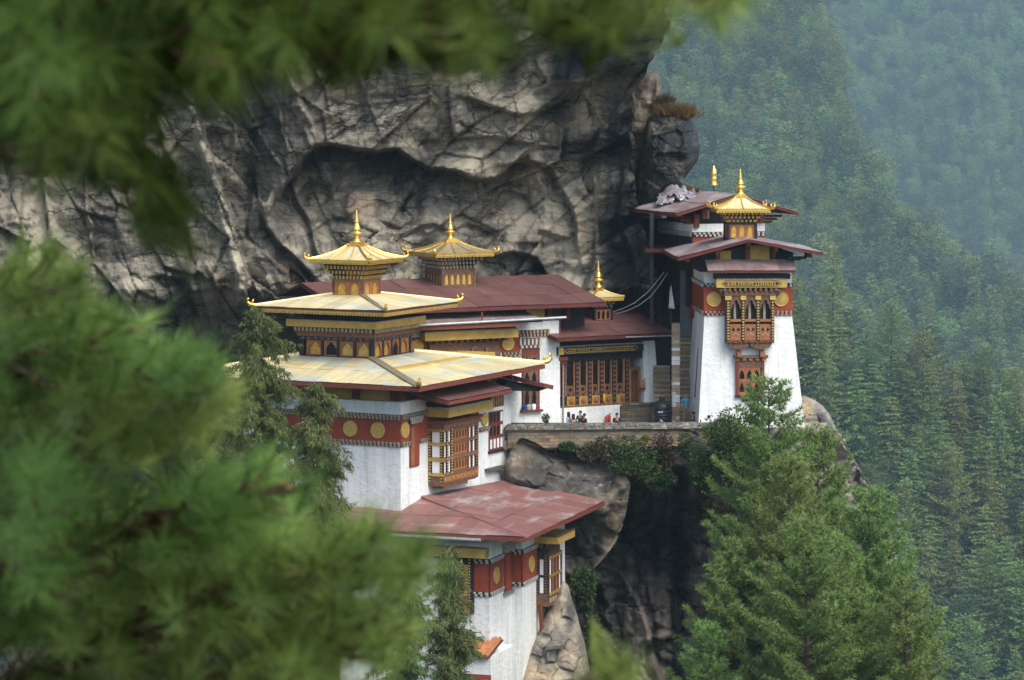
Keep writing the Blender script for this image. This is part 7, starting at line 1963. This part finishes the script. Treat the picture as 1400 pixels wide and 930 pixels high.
# ------------------------------------------------------------------ out-of-focus pine boughs near the viewpoint
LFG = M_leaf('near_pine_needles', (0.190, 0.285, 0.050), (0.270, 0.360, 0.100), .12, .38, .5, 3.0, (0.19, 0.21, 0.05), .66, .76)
LFT = M_leaf('shaded_pine_needles', (0.072, 0.128, 0.020), (0.120, 0.180, 0.032), .12, .38, .5, 3.0, (0.15, 0.12, 0.03), .62, .74)  # darker copy of the near needles, with shade painted into the colour
def bough(path, Ys, spread, n_shoots, seed, label, mat, nlen=.115, nneed=62, up=.25, name='pine_bough', layers=1.0):
    """path: pixels from the hidden root to the tip; shoots scatter round it within spread pixels"""
    rng = np.random.default_rng(seed)
    k = np.linspace(0, 1, len(path)); px, py = zip(*path)
    t = rng.random(n_shoots) ** .8
    Y0 = np.interp(t, [0, 1], Ys)
    X, Yp = np.interp(t, k, px), np.interp(t, k, py)
    sp = np.interp(t, [0, .8, 1], [1, .9, .45]) * spread
    rr, aa = np.sqrt(rng.random(n_shoots)) * sp, rng.random(n_shoots) * 6.283
    sx, sy = X + rr * np.cos(aa), Yp + rr * np.sin(aa) * .8
    sY = Y0 + rng.normal(size=n_shoots) * .55 * layers
    tips = PA(sx, sy, sY); roots = PA(X - 40, Yp, Y0)
    out = unit(tips - roots + rng.normal(size=tips.shape) * .10 + np.array([.05, 0, up * .25]))
    # needles: brushes along the last 14 cm of each shoot
    B = np.repeat(tips, nneed, 0) - np.repeat(out, nneed, 0) * (rng.random((n_shoots * nneed, 1)) * .16)
    D = unit(np.repeat(out, nneed, 0) * 1.0 + unit(rng.normal(size=B.shape)) * .66 + np.array([0, 0, up * .2]))
    v = blades(B, D, nlen * (.7 + .5 * rng.random(len(B))), .0042, rng)
    root = P(path[0][0], path[0][1], Ys[0])
    th = empty(name, root, label, 'pine bough')
    mb = MB(); mb.tube([P(x, y, np.interp(a, [0, 1], Ys)) for (x, y), a in zip(path, k)], [.030 - .022 * a for a in k], 7)
    for i in range(n_shoots):
        a, b = Vector(roots[i]), Vector(tips[i]); m = a.lerp(b, .55) + V(0, 0, -.02)
        mb.tube([a, m, b], [.006, .005, .003], 4)
    mb.build('branch', MT['twig'], th)
    mesh_obj('needles', v, tri_faces(v), mat, th)
# left mass: boughs rising from a pine below and left of the viewpoint
bough([(-260, 520), (-80, 450), (40, 395), (110, 385)], (7.6, 7.0), 80, 58, 121, 'blurred green pine bough, uppermost of the left-hand mass', LFG)
bough([(-260, 640), (-60, 560), (80, 480), (185, 450)], (7.6, 6.8), 90, 90, 122, 'blurred green pine bough reaching towards the grey cliff foot', LFG)
bough([(-260, 800), (-40, 700), (150, 580), (300, 550)], (7.4, 6.6), 96, 135, 123, 'blurred green pine bough reaching towards the tall cypress', LFG)
bough([(-200, 600), (0, 550), (170, 505), (280, 500)], (7.6, 7.0), 62, 62, 140, 'blurred green pine sprig before the left corner of the lower gold roof', LFG)
bough([(-260, 900), (0, 800), (240, 700), (395, 665)], (7.2, 6.4), 100, 130, 124, 'blurred green pine bough reaching under the white temple wall', LFG)
bough([(-260, 1040), (60, 920), (330, 800), (575, 752)], (7.0, 6.2), 100, 145, 125, 'blurred bright pine bough, longest, reaching before the lower red roof', LFG)
bough([(-200, 1120), (120, 1010), (380, 900), (530, 850)], (6.8, 6.2), 100, 120, 126, 'blurred pine bough below the longest one, before the cypress by the gutter', LFG)
bough([(0, 1180), (200, 1080), (360, 990), (470, 945)], (6.6, 6.0), 95, 80, 127, 'blurred pine bough along the lower left edge', LFG)
bough([(-260, 760), (-140, 740), (-20, 720), (90, 700)], (6.2, 5.8), 150, 80, 128, 'blurred pine bough nearest to the viewpoint on the left', LFG)
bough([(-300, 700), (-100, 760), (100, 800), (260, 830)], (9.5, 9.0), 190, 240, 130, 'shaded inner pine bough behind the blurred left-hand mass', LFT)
bough([(700, 1040), (770, 985), (820, 940), (850, 915)], (6.4, 6.2), 40, 9, 129, 'small blurred pine sprig poking up under the dark gorge', LFG)
# top mass: boughs hanging from above
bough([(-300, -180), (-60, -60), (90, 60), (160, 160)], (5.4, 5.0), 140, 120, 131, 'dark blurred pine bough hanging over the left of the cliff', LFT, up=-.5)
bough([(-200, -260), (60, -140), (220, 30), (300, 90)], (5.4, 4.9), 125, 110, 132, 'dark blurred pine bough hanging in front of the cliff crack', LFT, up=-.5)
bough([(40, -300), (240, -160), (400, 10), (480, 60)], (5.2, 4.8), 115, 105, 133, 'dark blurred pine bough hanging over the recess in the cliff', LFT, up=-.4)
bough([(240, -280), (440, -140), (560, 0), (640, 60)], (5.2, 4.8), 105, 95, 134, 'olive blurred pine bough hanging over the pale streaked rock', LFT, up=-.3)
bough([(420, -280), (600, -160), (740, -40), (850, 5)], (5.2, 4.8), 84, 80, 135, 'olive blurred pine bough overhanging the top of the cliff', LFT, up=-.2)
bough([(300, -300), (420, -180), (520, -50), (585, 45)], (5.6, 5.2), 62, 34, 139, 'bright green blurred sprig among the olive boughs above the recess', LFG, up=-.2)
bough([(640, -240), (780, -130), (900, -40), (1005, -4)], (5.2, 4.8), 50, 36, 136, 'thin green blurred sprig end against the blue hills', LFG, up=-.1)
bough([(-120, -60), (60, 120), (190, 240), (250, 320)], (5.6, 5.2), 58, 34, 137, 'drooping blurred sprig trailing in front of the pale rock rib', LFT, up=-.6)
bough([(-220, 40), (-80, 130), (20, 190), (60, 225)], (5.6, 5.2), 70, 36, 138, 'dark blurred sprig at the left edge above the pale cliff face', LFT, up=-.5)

# ================================================================== haze: the valley air
hm, nt, bs, nd, ln = new_mat('valley_haze')
nd.remove(bs)
pv = nd.new('ShaderNodeVolumePrincipled')
pv.inputs['Color'].default_value = (0.58, 0.86, 1.0, 1)
pv.inputs['Density'].default_value = 0.000095
pv.inputs['Anisotropy'].default_value = 0.1
ln.new(pv.outputs[0], nd['Material Output'].inputs['Volume'])
mesh_obj('haze', *(lambda m: (m.v, m.f))(MB().box(V(-2550, -90, -215), V(5100, 0, 0), V(0, 4100, 0), V(0, 0, 620))), hm, kind='stuff', label='pale blue haze filling the valley', cat='haze')
